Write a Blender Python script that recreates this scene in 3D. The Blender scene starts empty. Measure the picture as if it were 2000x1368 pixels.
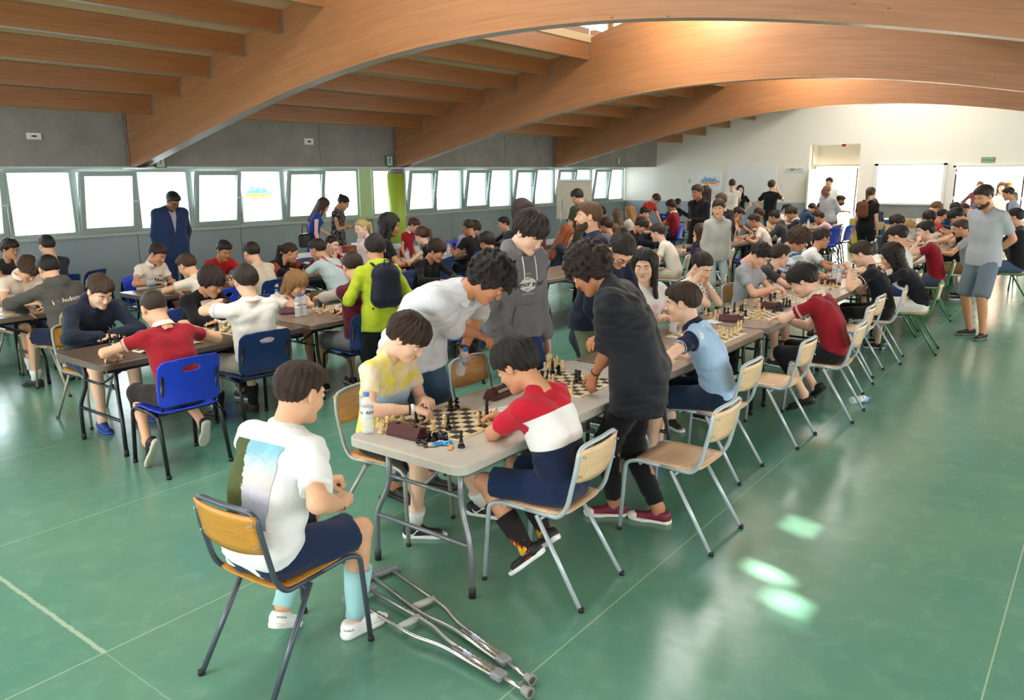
import bpy, math, random
import numpy as np
from mathutils import Vector, Matrix, Quaternion
from mathutils.bvhtree import BVHTree

# ---------------------------------------------------------------- camera
FPX, YAW, PITCH, ROLL, CAMH = 1544.9, .6517, .2202, .0093, 2.05
_F = np.array([math.cos(YAW)*math.cos(PITCH), math.sin(YAW)*math.cos(PITCH), -math.sin(PITCH)])
_r = np.array([math.sin(YAW), -math.cos(YAW), 0.]); _d = np.cross(_F, _r)
_c, _s = math.cos(ROLL), math.sin(ROLL)
RC = np.array([_c*_r+_s*_d, -_s*_r+_c*_d, _F]); CAM = np.array([0, 0, CAMH])
def at(u, v, z=None, X=None, Y=None):
    """a measured sight line met with a plane of the hall"""
    w = RC.T @ np.array([u-1000, v-684, FPX])
    t = (z-CAMH)/w[2] if z is not None else (X/w[0] if X is not None else Y/w[1])
    return CAM + w*t
SC = bpy.context.scene; COL = SC.collection
cam = bpy.data.objects.new('camera', bpy.data.cameras.new('camera')); COL.objects.link(cam)
cam.matrix_world = Matrix((( RC[0][0], -RC[1][0], -RC[2][0], 0), (RC[0][1], -RC[1][1], -RC[2][1], 0),
                           (RC[0][2], -RC[1][2], -RC[2][2], CAMH), (0, 0, 0, 1)))
cam.data.sensor_width = 36; cam.data.lens = FPX*36/2000; cam.data.clip_end = 300; cam.data.clip_start = .05
SC.camera = cam
# ---------------------------------------------------------------- exposure, sky, lights
SC.view_settings.view_transform = 'Standard'; SC.view_settings.look = 'None'
SC.view_settings.exposure = 0.16; SC.view_settings.gamma = 1; SC.view_settings.use_curve_mapping = False
SC.cycles.max_bounces = 8; SC.cycles.diffuse_bounces = 4; SC.cycles.glossy_bounces = 3
SC.cycles.transmission_bounces = 6; SC.cycles.transparent_max_bounces = 8
SC.cycles.caustics_reflective = False; SC.cycles.caustics_refractive = False
SC.cycles.sample_clamp_indirect = 6
SC.cycles.use_denoising = True
wd = bpy.data.worlds.new('sky'); SC.world = wd; wd.use_nodes = True
bgn = wd.node_tree.nodes['Background']; bgn.inputs[0].default_value = (.86, .94, 1, 1); bgn.inputs[1].default_value = 2.6
def area(name, loc, direction, sx, sy, power, color=(1, 1, 1), spread=180):
    l = bpy.data.lights.new(name, 'AREA'); l.shape = 'RECTANGLE'; l.size = sx; l.size_y = sy; l.energy = power; l.color = color
    l.spread = math.radians(spread)
    o = bpy.data.objects.new(name, l); o.location = loc
    o.rotation_euler = Vector(direction).to_track_quat('-Z', 'Y').to_euler(); COL.objects.link(o); return o
# daylight through the openings of the hall (all outside the frame, or in the openings themselves)
area('window_light', (9, 13.62, 1.7), (0, -1, -.15), 34, 1.0, 560, (.9, .96, 1))
area('window_light', (9, -2.75, 1.7), (0, 1, -.25), 28, 1.3, 620, (1, .98, .95))
area('window_light', (-5.0, 5.2, 1.9), (1, 0, -.1), 12, 2.2, 400, (1, .99, .97))
area('skylight_light', (10, 4.9, 5.3), (0, 0, -1), 29, 1.4, 900, (1, .97, .92))
for bx_ in (12.2, 18.1): area('skylight_glow', (bx_-1.5, 5.6, 4.72), (1, 0, -.25), .5, .3, 26, (1, .86, .6), 120)
SUND = Vector((.3, 1, -.5)).normalized()
sun = bpy.data.lights.new('sun', 'SUN'); sun.energy = 75.0; sun.angle = math.radians(.9); sun.color = (1, .92, .78)
so = bpy.data.objects.new('sun', sun); so.rotation_euler = SUND.to_track_quat('-Z', 'Y').to_euler(); COL.objects.link(so)

# ---------------------------------------------------------------- helpers
rng = np.random.RandomState(7)
def lin(c):
    """sRGB hex or 0-255 triple -> linear"""
    if isinstance(c, str): c = [int(c[i:i+2], 16) for i in (0, 2, 4)]
    return tuple(((x/255)/12.92 if x/255 <= .04045 else ((x/255+.055)/1.055)**2.4) for x in c)
MATS = {}
class N:
    """tiny node-tree writer"""
    def __init__(s, name):
        s.m = bpy.data.materials.new(name); s.m.use_nodes = True; s.t = s.m.node_tree; s.t.nodes.clear()
        s.out = s.t.nodes.new('ShaderNodeOutputMaterial'); s.b = s.t.nodes.new('ShaderNodeBsdfPrincipled')
        s.t.links.new(s.b.outputs[0], s.out.inputs[0])
    def n(s, typ, ins=None, **kw):
        nd = s.t.nodes.new('ShaderNode'+typ)
        for k, v in kw.items(): setattr(nd, k, v)
        for k, v in (ins or {}).items(): s.set(nd.inputs[k], v)
        return nd
    def set(s, sock, v):
        if isinstance(v, bpy.types.NodeSocket): s.t.links.new(v, sock)
        elif isinstance(v, bpy.types.Node): s.t.links.new(v.outputs[0], sock)
        else:
            if sock.type == 'RGBA' and len(v) == 3: v = (*v, 1)
            sock.default_value = v
    def bs(s, **kw):
        for k, v in kw.items(): s.set(s.b.inputs[k.replace('_', ' ')], v)
        return s
    def math(s, op, a, b=None, c=None, clamp=False):
        nd = s.t.nodes.new('ShaderNodeMath'); nd.operation = op; nd.use_clamp = clamp
        for i, v in enumerate((a, b, c)):
            if v is not None: s.set(nd.inputs[i], v)
        return nd.outputs[0]
    def mix(s, f, a, b):
        nd = s.t.nodes.new('ShaderNodeMix'); nd.data_type = 'RGBA'
        s.set(nd.inputs[0], f); s.set(nd.inputs[6], a); s.set(nd.inputs[7], b); return nd.outputs[2]
    def noise(s, vec=None, scale=5, detail=3, rough=.5, dist=0):
        nd = s.n('TexNoise', {'Scale': scale, 'Detail': detail, 'Roughness': rough, 'Distortion': dist})
        if vec is not None: s.set(nd.inputs['Vector'], vec)
        return nd
    def ramp(s, fac, stops):
        nd = s.t.nodes.new('ShaderNodeValToRGB'); s.set(nd.inputs[0], fac); e = nd.color_ramp.elements
        while len(e) < len(stops): e.new(.5)
        for i, (p, c) in enumerate(stops): e[i].position = p; e[i].color = (*c, 1)
        return nd.outputs[0]
    def mapping(s, vec, scale=(1, 1, 1), loc=(0, 0, 0), rot=(0, 0, 0)):
        return s.n('Mapping', {'Vector': vec, 'Scale': scale, 'Location': loc, 'Rotation': rot}).outputs[0]
    def obj(s): return s.n('TexCoord').outputs['Object']
    def attr(s, name='tc'): return s.n('Attribute', attribute_name=name).outputs['Vector']
    def xyz(s, vec): return s.n('SeparateXYZ', {0: vec}).outputs
    def bump(s, h, strength=.3, dist=.01):
        return s.n('Bump', {'Height': h, 'Strength': strength, 'Distance': dist}).outputs[0]
    def step(s, x, edge, w=.002):
        """0 below edge, 1 above, a soft edge w wide"""
        return s.n('MapRange', {'Value': x, 'From Min': edge-w, 'From Max': edge+w}, clamp=True).outputs[0]
    def band(s, x, a, b, w=.002): return s.math('MULTIPLY', s.step(x, a, w), s.math('SUBTRACT', 1., s.step(x, b, w)))
def flat(name, c, rough=.5, metal=0, spec=.5, **kw):
    key = (name, tuple(c) if not isinstance(c, str) else c, rough, metal)
    if key not in MATS:
        MATS[key] = N(name).bs(Base_Color=lin(c), Roughness=rough, Metallic=metal, **kw).m
    return MATS[key]

def mkmesh(name, V, F, mats=(), mi=None, smooth=True, tc=None, extra=None):
    V = np.asarray(V, np.float32); me = bpy.data.meshes.new(name)
    if isinstance(F, np.ndarray):
        k = F.shape[1]; fl = F.ravel(); st = np.arange(len(F))*k; tot = np.full(len(F), k)
    else:
        tot = np.array([len(f) for f in F]); fl = np.array([i for f in F for i in f]); st = np.concatenate([[0], np.cumsum(tot)[:-1]])
    me.vertices.add(len(V)); me.vertices.foreach_set('co', V.ravel())
    me.loops.add(len(fl)); me.loops.foreach_set('vertex_index', fl.astype(np.int32))
    me.polygons.add(len(tot)); me.polygons.foreach_set('loop_start', st.astype(np.int32)); me.polygons.foreach_set('loop_total', tot.astype(np.int32))
    for m in mats: me.materials.append(m)
    if mi is not None: me.polygons.foreach_set('material_index', np.asarray(mi, np.int32))
    if tc is not None:
        a = me.attributes.new('tc', 'FLOAT_VECTOR', 'POINT'); a.data.foreach_set('vector', np.asarray(tc, np.float32).ravel())
    if extra is not None:
        a = me.attributes.new('lb', 'FLOAT_VECTOR', 'POINT'); a.data.foreach_set('vector', np.asarray(extra, np.float32).ravel())
    me.update(calc_edges=True)
    me.polygons.foreach_set('use_smooth', np.full(len(tot), bool(smooth)))
    me.validate(); return me
class MB:
    """collects boxes, tubes, lathes and prisms; becomes one mesh object"""
    def __init__(s): s.V = []; s.F = []; s.S = []; s.n = 0; s.M = []; s.mat = 0
    def add(s, V, F, smooth=False):
        s.V += [tuple(v) for v in V]; s.F += [tuple(i+s.n for i in f) for f in F]; s.S += [smooth]*len(F); s.M += [s.mat]*len(F); s.n += len(V); return s
    def box(s, c, d, rot=None, bev=0):
        x, y, z = [q/2 for q in d]; b = min(bev, x*.9, y*.9, z*.9)
        if b > 0:
            V = []; 
            for sx in (-1, 1):
                for sy in (-1, 1):
                    for sz in (-1, 1):
                        V += [(sx*x, sy*(y-b), sz*(z-b)), (sx*(x-b), sy*y, sz*(z-b)), (sx*(x-b), sy*(y-b), sz*z)]
            I = lambda sx, sy, sz: (((sx > 0)*2+(sy > 0))*2+(sz > 0))*3
            F = []
            for a in (-1, 1):
                F.append([I(a, -1, -1), I(a, 1, -1), I(a, 1, 1), I(a, -1, 1)][::a])
                F.append([I(-1, a, -1)+1, I(1, a, -1)+1, I(1, a, 1)+1, I(-1, a, 1)+1][::-a])
                F.append([I(-1, -1, a)+2, I(1, -1, a)+2, I(1, 1, a)+2, I(-1, 1, a)+2][::a])
                for e in (-1, 1):
                    F.append([I(a, e, -1), I(a, e, -1)+1, I(a, e, 1)+1, I(a, e, 1)][::(-a*e)])
                    F.append([I(a, -1, e), I(a, -1, e)+2, I(a, 1, e)+2, I(a, 1, e)][::(a*e)])
                    F.append([I(-1, a, e)+1, I(-1, a, e)+2, I(1, a, e)+2, I(1, a, e)+1][::(-a*e)])
                    for g in (-1, 1): F.append([I(a, e, g), I(a, e, g)+1, I(a, e, g)+2][::(a*e*g)])
        else:
            V = [(a*x, b_*y, c_*z) for a in (-1, 1) for b_ in (-1, 1) for c_ in (-1, 1)]
            F = [(0, 1, 3, 2), (4, 6, 7, 5), (0, 4, 5, 1), (2, 3, 7, 6), (0, 2, 6, 4), (1, 5, 7, 3)]
        M = Matrix.Translation(c) @ (rot.to_matrix().to_4x4() if isinstance(rot, Quaternion) else (rot.to_4x4() if rot else Matrix()))
        return s.add([M @ Vector(v) for v in V], F)
    def tube(s, pts, r, n=8, cap=True, closed=False):
        P = [Vector(p) for p in pts]; k = len(P); rs = r if isinstance(r, (list, tuple)) else [r]*k
        V = []; up = None
        for i in range(k):
            a = P[(i+1) % k] if (i < k-1 or closed) else P[i]; b = P[i-1] if (i > 0 or closed) else P[i]
            t = (a-b).normalized()
            if up is None: up = Vector((0, 0, 1)) if abs(t.z) < .9 else Vector((1, 0, 0))
            x = t.cross(up).normalized(); y = x.cross(t).normalized(); up = y
            V += [P[i]+(x*math.cos(2*math.pi*j/n)+y*math.sin(2*math.pi*j/n))*rs[i] for j in range(n)]
        F = [(i*n+j, i*n+(j+1) % n, ((i+1) % k)*n+(j+1) % n, ((i+1) % k)*n+j) for i in range(k if closed else k-1) for j in range(n)]
        s.add(V, F, True)
        if cap and not closed:
            s.F += [tuple(s.n-len(V)+j for j in range(n))[::-1], tuple(s.n-n+j for j in range(n))]; s.S += [False]*2; s.M += [s.mat]*2
        return s
    def lathe(s, prof, n=16, c=(0, 0, 0), axis=None, smooth=True):
        V = []; 
        for r, z in prof: V += [Vector((r*math.cos(2*math.pi*j/n), r*math.sin(2*math.pi*j/n), z)) for j in range(n)]
        if axis is not None:
            q = Vector((0, 0, 1)).rotation_difference(Vector(axis)); V = [q @ v for v in V]
        V = [v+Vector(c) for v in V]
        F = [(i*n+j, i*n+(j+1) % n, (i+1)*n+(j+1) % n, (i+1)*n+j) for i in range(len(prof)-1) for j in range(n)]
        s.add(V, F, smooth)
        s.F += [tuple(s.n-len(V)+j for j in range(n))[::-1], tuple(s.n-n+j for j in range(n))]; s.S += [False]*2; s.M += [s.mat]*2
        return s
    def prism(s, poly, z0, z1, M=None):
        """poly in xy, counter-clockwise, extruded z0..z1, through matrix M"""
        n = len(poly); V = [Vector((x, y, z0)) for x, y in poly]+[Vector((x, y, z1)) for x, y in poly]
        if M is not None: V = [M @ v for v in V]
        F = [tuple(range(n))[::-1], tuple(range(n, 2*n))]+[(i, (i+1) % n, n+(i+1) % n, n+i) for i in range(n)]
        return s.add(V, F)
    def mesh(s, name, mats):
        me = mkmesh(name, np.array([tuple(v) for v in s.V]), s.F, mats if isinstance(mats, (list, tuple)) else [mats], s.M, False)
        me.polygons.foreach_set('use_smooth', np.array(s.S, bool)); return me
    def build(s, name, mats, parent=None, **kw): return link(name, s.mesh(name, mats), parent, **kw)
def rrect(w, h, r, n=5):
    P = []
    for cx, cy, a0 in ((w/2-r, h/2-r, 0), (-w/2+r, h/2-r, 90), (-w/2+r, -h/2+r, 180), (w/2-r, -h/2+r, 270)):
        P += [(cx+r*math.cos(math.radians(a0+90*i/n)), cy+r*math.sin(math.radians(a0+90*i/n))) for i in range(n+1)]
    return P
def link(name, data, parent=None, loc=None, rz=None, **props):
    o = bpy.data.objects.new(name, data); COL.objects.link(o)
    if parent: o.parent = parent
    if loc is not None: o.location = loc
    if rz is not None: o.rotation_euler = (0, 0, rz)
    for k, v in props.items():
        if v is not None: o[k] = v
    return o
def thing(name, label, cat, loc=(0, 0, 0), rz=0, group=None):
    return link(name, None, None, loc, rz, label=label, category=cat, group=group)
def tag(o, label, cat, group=None):
    o['label'] = label; o['category'] = cat
    if group: o['group'] = group
    return o
def struct(name, mb, m, parent=None, **kw):
    o = mb.build(name, m, parent, **kw)
    if not parent: o['kind'] = 'structure'
    return o
def dup(root, loc, rz, label, group=None, swap=None):
    """copy a thing and its parts; swap maps material -> material for the copies"""
    def rec(o, parent):
        c = o.copy(); COL.objects.link(c)
        if parent: c.parent = parent
        if swap and o.type == 'MESH':
            for i, sl in enumerate(c.material_slots):
                if sl.material in swap: m_ = swap[sl.material]; sl.link = 'OBJECT'; sl.material = m_
        for ch in o.children: rec(ch, c)
        return c
    r = rec(root, None); r.location = loc; r.rotation_euler = (0, 0, rz); r['label'] = label
    if group: r['group'] = group
    elif 'group' in r: del r['group']
    return r
# ---------------------------------------------------------------- implicit surfaces
def A3(*v): return np.array(v, np.float32)
def cap(p, a, b, ra, rb, sq=None):
    """tapered capsule; sq = (axis, factor) flattens it along an axis"""
    a = np.asarray(a, np.float32); b = np.asarray(b, np.float32)
    d = b-a; q = p-a; L = float(d@d)+1e-9
    t = np.clip(q@d/L, 0, 1)
    r = q-t[..., None]*d
    if sq is not None:
        ax = np.asarray(sq[0], np.float32); f = sq[1]
        r = r+(r@ax)[..., None]*ax*(1/f-1)
    return np.sqrt((r*r).sum(-1))-(ra+(rb-ra)*t)
def ell(p, c, r):
    r = np.asarray(r, np.float32); q = (p-np.asarray(c, np.float32))
    k0 = np.sqrt(((q/r)**2).sum(-1)); k1 = np.sqrt(((q/(r*r))**2).sum(-1))+1e-6
    return k0*(k0-1)/k1
def smin(a, b, k):
    h = np.clip(1-np.abs(a-b)/k, 0, None); return np.minimum(a, b)-h*h*k*.25
def smax(a, b, k): return -smin(-a, -b, k)
class Grid:
    def __init__(s, lo, hi, h):
        s.h = h; s.lo = np.asarray(lo, np.float32)-2*h; s.n = np.maximum(np.ceil((np.asarray(hi)-s.lo)/h).astype(int)+3, 4)
        s.d = np.full(s.n, 9., np.float32)
        s.ax = [s.lo[i]+h*np.arange(s.n[i], dtype=np.float32) for i in range(3)]
    def sl(s, lo, hi):
        i0 = np.clip(((np.asarray(lo)-s.lo)/s.h).astype(int)-1, 0, s.n-1); i1 = np.clip(((np.asarray(hi)-s.lo)/s.h).astype(int)+2, 1, s.n)
        i1 = np.maximum(i1, i0+1)
        S = tuple(slice(a, b) for a, b in zip(i0, i1))
        P = np.stack(np.meshgrid(*[s.ax[i][S[i]] for i in range(3)], indexing='ij'), -1)
        return S, P
    def cap(s, a, b, ra, rb, k=.03, sq=None, cut=None):
        m = max(ra, rb)*(max(1, sq[1]) if sq else 1)+k+2*s.h
        S, P = s.sl(np.minimum(a, b)-m, np.maximum(a, b)+m)
        v = cap(P, a, b, ra, rb, sq)
        for c, n in (cut or ()):
            n = np.asarray(n, np.float32); n = n/np.linalg.norm(n); v = np.maximum(v, (P-np.asarray(c, np.float32))@n)
        s.d[S] = smin(s.d[S], v, k)
    def f(s, fn, lo, hi, k=.02, op='add'):
        S, P = s.sl(lo, hi); v = fn(P)
        s.d[S] = smin(s.d[S], v, k) if op == 'add' else smax(s.d[S], -v, k) if op == 'sub' else smax(s.d[S], v, k)
    def all(s): return np.stack(np.meshgrid(*s.ax, indexing='ij'), -1)
    def nets(s):
        d = s.d; n = s.n; h = s.h; neg = d < 0
        cn = n-1; tot = int(np.prod(cn)); acc = np.zeros((tot, 4)); quads = []
        st = np.array([cn[1]*cn[2], cn[2], 1]); E = []
        for a in range(3):
            b, c = (a+1) % 3, (a+2) % 3
            A = [slice(None)]*3; B = [slice(None)]*3; A[a] = slice(0, -1); B[a] = slice(1, None)
            x = neg[tuple(A)] != neg[tuple(B)]
            I = np.argwhere(x)
            ok = (I[:, b] > 0) & (I[:, b] < n[b]-1) & (I[:, c] > 0) & (I[:, c] < n[c]-1); I = I[ok]
            J = I.copy(); J[:, a] += 1
            d0 = d[tuple(I.T)]; d1 = d[tuple(J.T)]; t = d0/(d0-d1)
            P = I.astype(np.float64); P[:, a] += t
            base = I@st; ids = []
            for ob, oc in ((-1, -1), (0, -1), (0, 0), (-1, 0)):
                ci = base+ob*st[b]+oc*st[c]; ids.append(ci)
            ids = np.array(ids)
            E.append((ids, P, d0 < 0))
        allid = np.concatenate([e[0].ravel() for e in E]); allp = np.concatenate([np.tile(e[1], (4, 1)) for e in E])
        u, inv = np.unique(allid, return_inverse=True)
        cnt = np.bincount(inv, minlength=len(u)); V = np.stack([np.bincount(inv, allp[:, i], len(u))/cnt for i in range(3)], 1)
        o = 0; Q = []
        for ids, P, sgn in E:
            m = ids.shape[1]; q = inv[o:o+4*m].reshape(4, m).T; o += 4*m
            q = np.where(sgn[:, None], q, q[:, ::-1]); Q.append(q)
        return (s.lo+V*h).astype(np.float32), np.concatenate(Q).astype(np.int32)
def wrinkle(P, amp, seed=0.):
    x, y, z = P[..., 0], P[..., 1], P[..., 2]
    w = np.sin(7*x+5*y+9*z+seed)+.8*np.sin(13*z-6*x+4*y+seed*1.7)
    a = np.sin(38*z+9*x+2.6*w+seed); b = np.sin(24*x-21*y+31*z+2.2*w); return amp*((1-2*np.abs(a))*.5+b*.4+.25*np.sin(60*z-30*x+3*w))
def lump(P, f, seed=0.):
    x, y, z = P[..., 0]*f, P[..., 1]*f, P[..., 2]*f
    return (np.sin(x+1.3*np.sin(y*.9+seed))+np.sin(y*1.1+1.2*np.sin(z+seed))+np.sin(z*.95+1.3*np.sin(x*1.05+seed)))/3

# ---------------------------------------------------------------- heads, hair, hands, shoes as templates
SKIN_MI = dict(skin=0, lip=1, brow=2, white=3, iris=4)
def cat_mesh(parts):
    """[(V,F(quads),mi)] -> one"""
    V = []; F = []; M = []; o = 0
    for v, f, m in parts:
        V.append(v); F.append(f+o); M.append(np.full(len(f), m) if np.isscalar(m) else m); o += len(v)
    return np.concatenate(V), np.concatenate(F), np.concatenate(M)
def usphere(c, r, nu=10, nv=7, v0=0, v1=math.pi, axis='z'):
    u = np.linspace(0, 2*math.pi, nu, endpoint=False); v = np.linspace(v0, v1, nv)
    U, W = np.meshgrid(u, v); P = np.stack([np.cos(U)*np.sin(W), np.sin(U)*np.sin(W), np.cos(W)], -1).reshape(-1, 3)
    if axis == 'y': P = P[:, [0, 2, 1]]*np.array([-1, 1, 1])
    F = np.array([(i*nu+j, i*nu+(j+1) % nu, (i+1)*nu+(j+1) % nu, (i+1)*nu+j) for i in range(nv-1) for j in range(nu)])
    return (P*r+np.asarray(c)).astype(np.float32), F.astype(np.int32)
def head_template(h, female=0, age=1):
    g = Grid((-.1, -.13, -.17), (.1, .14, .13), h)
    P = g.all(); j = .9 if female else 1.
    d = ell(P, (0, -.018, .03), (.074, .093, .086))
    d = smin(d, ell(P, (0, .024, -.03), (.059, .064, .083)), .03)
    for s in (-1, 1):
        d = smin(d, cap(P, (0, .05, -.086), (s*.043*j, -.002, -.062), .024, .022), .025)
        d = smin(d, ell(P, (s*.033, .055, -.028), (.028, .026, .026)), .02)
        d = smin(d, cap(P, (s*.012, .086, .026), (s*.042, .068, .026), .007, .008), .014)
        d = smax(d, -ell(P, (s*.031, .101, .004), (.019, .019, .013)), .014)
        d = smin(d, ell(P, (s*.0115, .099, -.0285), (.0075, .009, .0065)), .006)
    d = smin(d, cap(P, (0, .084, .012), (0, .103, -.022), .0065, .0095), .011)
    d = smin(d, ell(P, (0, .087, -.0505), (.021, .011, .0052)), .006)
    d = smin(d, ell(P, (0, .085, -.060), (.018, .012, .0062)), .006)
    d = smax(d, -cap(P, (-.02, .099, -.0552), (.02, .099, -.0552), .0022, .0022), .004)
    d = smin(d, ell(P, (0, .074, -.094), (.02*j, .017, .017)), .02)
    for s in (-1, 1):
        e = ell(P-A3(s*.0795, -.008, 0), (0, 0, 0), (.011, .0195, .031))
        e = smax(e, -ell(P, (s*.091, -.003, .004), (.009, .011, .017)), .006)
        d = smin(d, e, .008)
    d = smin(d, cap(P, (0, -.03, -.05), (0, -.05, -.16), .05*j, .052*j), .03)
    g.d[:] = d
    V, F = g.nets(); C = V[F].mean(1); M = np.zeros(len(F), int)
    M[(np.abs(C[:, 0]) < .0215-(np.abs(C[:, 2]+.0555)*.9)) & (np.abs(C[:, 2]+.0555) < .0085) & (C[:, 1] > .085)] = 1
    parts = [(V, F, M)]
    for s in (-1, 1):
        e = (s*.0305, .0755, .003)
        if h < .008:
            parts.append((*usphere(e, .0122, 12, 8, axis='y'), 3))
            v, f = usphere((e[0], e[1]+.0004, e[2]-.001), .0125, 12, 4, 0, .52, axis='y'); parts.append((v, f, 4))
            v, f = usphere(e, .0137, 12, 6, 0, 1.50); v = (v-np.array(e))@np.array(Matrix.Rotation(math.radians(-44), 3, 'X')).T+np.array(e); parts.append((v.astype(np.float32), f, 0))
        # eyebrow
        n = 7; pts = [(s*(.014+.036*i/(n-1)), .0905-.02*(i/(n-1))**2, .0215+.006*math.sin(math.pi*(i/(n-1))**.8)) for i in range(n)]
        mb = MB(); mb.tube(pts, [.0026, .0034, .0034, .003, .0026, .002, .0012], 5, cap=False)
        parts.append((np.array([tuple(v) for v in mb.V], np.float32), np.array(mb.F, np.int32), 2))
    return cat_mesh(parts)
def hair_template(style, h):
    g = Grid((-.17, -.2, -.5 if 'long' in style else -.24), (.17, .17, .19), h); P = g.all(); x, y, z = P[..., 0], P[..., 1], P[..., 2]
    T = dict(short=.013, buzz=.006, mop=.026, bowl=.028, curly=.04, curlytop=.016, long=.02, longwavy=.024, pony=.013, bun=.014, bob=.026, crop=.017, balding=.005, messy=.024)[style]
    shell = ell(P, (0, -.02, .033), (.074+T, .094+T, .084+T*1.15))
    if style in ('mop', 'crop', 'messy', 'short'):   # volume at the front top
        shell = smin(shell, ell(P, (0, .035, .075), (.062+T*.4, .05+T*.5, .035+T*.6)), .03)
    front = dict(short=.062, buzz=.062, mop=.032, bowl=.018, curly=.04, curlytop=.058, long=.068, longwavy=.064, pony=.07, bun=.064, bob=.03, crop=.056, balding=.2, messy=.036)[style]
    nape = dict(short=-.07, buzz=-.06, mop=-.09, bowl=-.1, curly=-.12, curlytop=-.02, long=-.12, longwavy=-.12, pony=-.065, bun=-.07, bob=-.13, crop=-.07, balding=-.06, messy=-.1)[style]
    side = dict(mop=-.02, bowl=-.04, curly=-.04, long=-.1, longwavy=-.1, bob=-.1, messy=-.025).get(style, .0)
    zc = np.interp(y.ravel(), [-.1, -.05, -.02, .012, .035, .06, .085], [nape, nape*.8+.0, side-.0, side-.012, (side+.03 if side > -.03 else side*.4), front*.75+.01, front]).reshape(y.shape)
    if style in ('mop', 'bowl', 'messy', 'bob'): zc = zc+.007*np.sin(x*190)+.01*np.abs(x)/.07
    if style in ('short', 'crop', 'buzz', 'pony', 'bun', 'mop', 'messy'):   # thinner towards nape and temples
        shell = shell+T*.85*np.clip(1-(z-zc)/.045, 0, 1)*np.clip((.05-y)/.03, 0, 1)
    d = smax(shell, (zc-z)*.75, .008)
    if style == 'balding': d = smax(d, (z-.03), .01)
    if style == 'curlytop':
        top = smax(ell(P, (0, .0, .085), (.075, .1, .05)), (.058-z), .01); d = smin(d, top, .01)
        d = smax(d, -1+0*d, .01)
        side_ = smax(ell(P, (0, -.02, .033), (.078, .098, .09)), (-.03+.9*y*0-z+np.where(y > .02, .05, -.02)), .01); d = smin(d, side_, .01)
    face = ell(P, (0, .075, -.03), (.056, .06, .062+ (.02 if front > .05 else 0)))
    if style in ('long', 'longwavy', 'bob'):
        L = -.42 if style == 'long' else -.36 if style == 'longwavy' else -.13
        back = 9+0*x
        for sx in (-.055, 0, .055): back = smin(back, cap(P, (sx, -.07, .04), (sx*1.25, -.085, L), .045, .028), .03)
        for s in (-1, 1): back = smin(back, cap(P, (s*.07, -.005, .03), (s*.09, .0, L*.62), .024, .018), .03)
        d = smin(d, back, .03)
    if style == 'pony':
        for a, b, ra, rb in (((0, -.11, .045), (0, -.15, .02), .02, .026), ((0, -.15, .02), (0, -.145, -.14), .03, .012)): d = smin(d, cap(P, a, b, ra, rb), .012)
    if style == 'bun': d = smin(d, ell(P, (.0, -.105, .085), (.036, .034, .034)), .01)
    d = smax(d, -face, .008)
    # locks running from the crown
    th = np.arctan2(x, y+.035); rr = np.sqrt(x*x+(y+.035)**2)
    if style in ('curly', 'longwavy', 'curlytop'):
        a = dict(curly=.011, longwavy=.006, curlytop=.009)[style]; d = d-a*lump(P, 150, 1.)-a*.7*lump(P, 70, 2.)
    elif style not in ('buzz', 'balding'):
        a = .0035 if style in ('short', 'pony', 'bun', 'crop') else .005
        d = d-a*(np.sin(th*17+22*z+2.5*np.sin(rr*40))*.6+np.sin(th*31-16*z+1.)*.4)*np.clip(rr/.04, 0, 1)
        if style in ('messy', 'mop', 'crop'): d = d-.006*lump(P, 55, 3.)
    g.d[:] = d
    return g.nets()
def hand_template(pose, h):
    """right hand, wrist at origin, fingers along +y, palm facing -z, thumb on the left (-x)"""
    g = Grid((-.09, -.03, -.11), (.06, .2, .05), h)
    F = []; curl = dict(flat=(.12, .15, .1), relax=(.45, .5, .35), fist=(1.35, 1.5, .9), pinch=(.85, .55, .3), hold=(.75, .95, .6))[pose]
    g.cap((0, -.03, 0), (0, .012, 0), .024, .024, .02, sq=((0, 0, 1), .75))
    for i, (x, w) in enumerate(((-.024, .0095), (-.008, .0095), (.008, .009), (.023, .0085))):
        g.cap((x*.6, .01, 0), (x, .078-.004*abs(i-1), 0), .0145, .0115, .02, sq=((0, 0, 1), .9))
    for i, (x, w, L) in enumerate(((-.026, .0088, .066), (-.0085, .0090, .075), (.009, .0086, .069), (.025, .0078, .054))):
        p = np.array([x, .082-.005*abs(i-1), 0.]); ang = 0; sp = x*1.6
        k = 1+.12*i if pose in ('relax', 'pinch') else 1
        for j, f in enumerate((.45, .3, .25)):
            ang += curl[j]*k; q = p+L*f*np.array([math.sin(sp)*.6, math.cos(ang), -math.sin(ang)])
            g.cap(p, q, w*(1-.08*j), w*(.94-.1*j), .004); p = q
    t0 = np.array([-.02, .02, -.004]); dirs = dict(flat=((-.75, .65, -.1), (-.45, .9, -.05)), relax=((-.7, .6, -.4), (-.25, .9, -.35)), fist=((-.45, .7, -.6), (.5, .7, -.5)),
        pinch=((-.45, .75, -.5), (-.05, .85, -.55)), hold=((-.6, .5, -.65), (.1, .6, -.8)))[pose]
    t1 = t0+.04*np.array(dirs[0]); t2 = t1+.034*np.array(dirs[0])*.6+.034*.4*np.array(dirs[1]); t3 = t2+.028*np.array(dirs[1])
    g.cap(t0, t1, .0155, .0125, .012); g.cap(t1, t2, .0115, .0098, .005); g.cap(t2, t3, .0098, .0082, .004)
    V, Fq = g.nets(); return V, Fq
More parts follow.
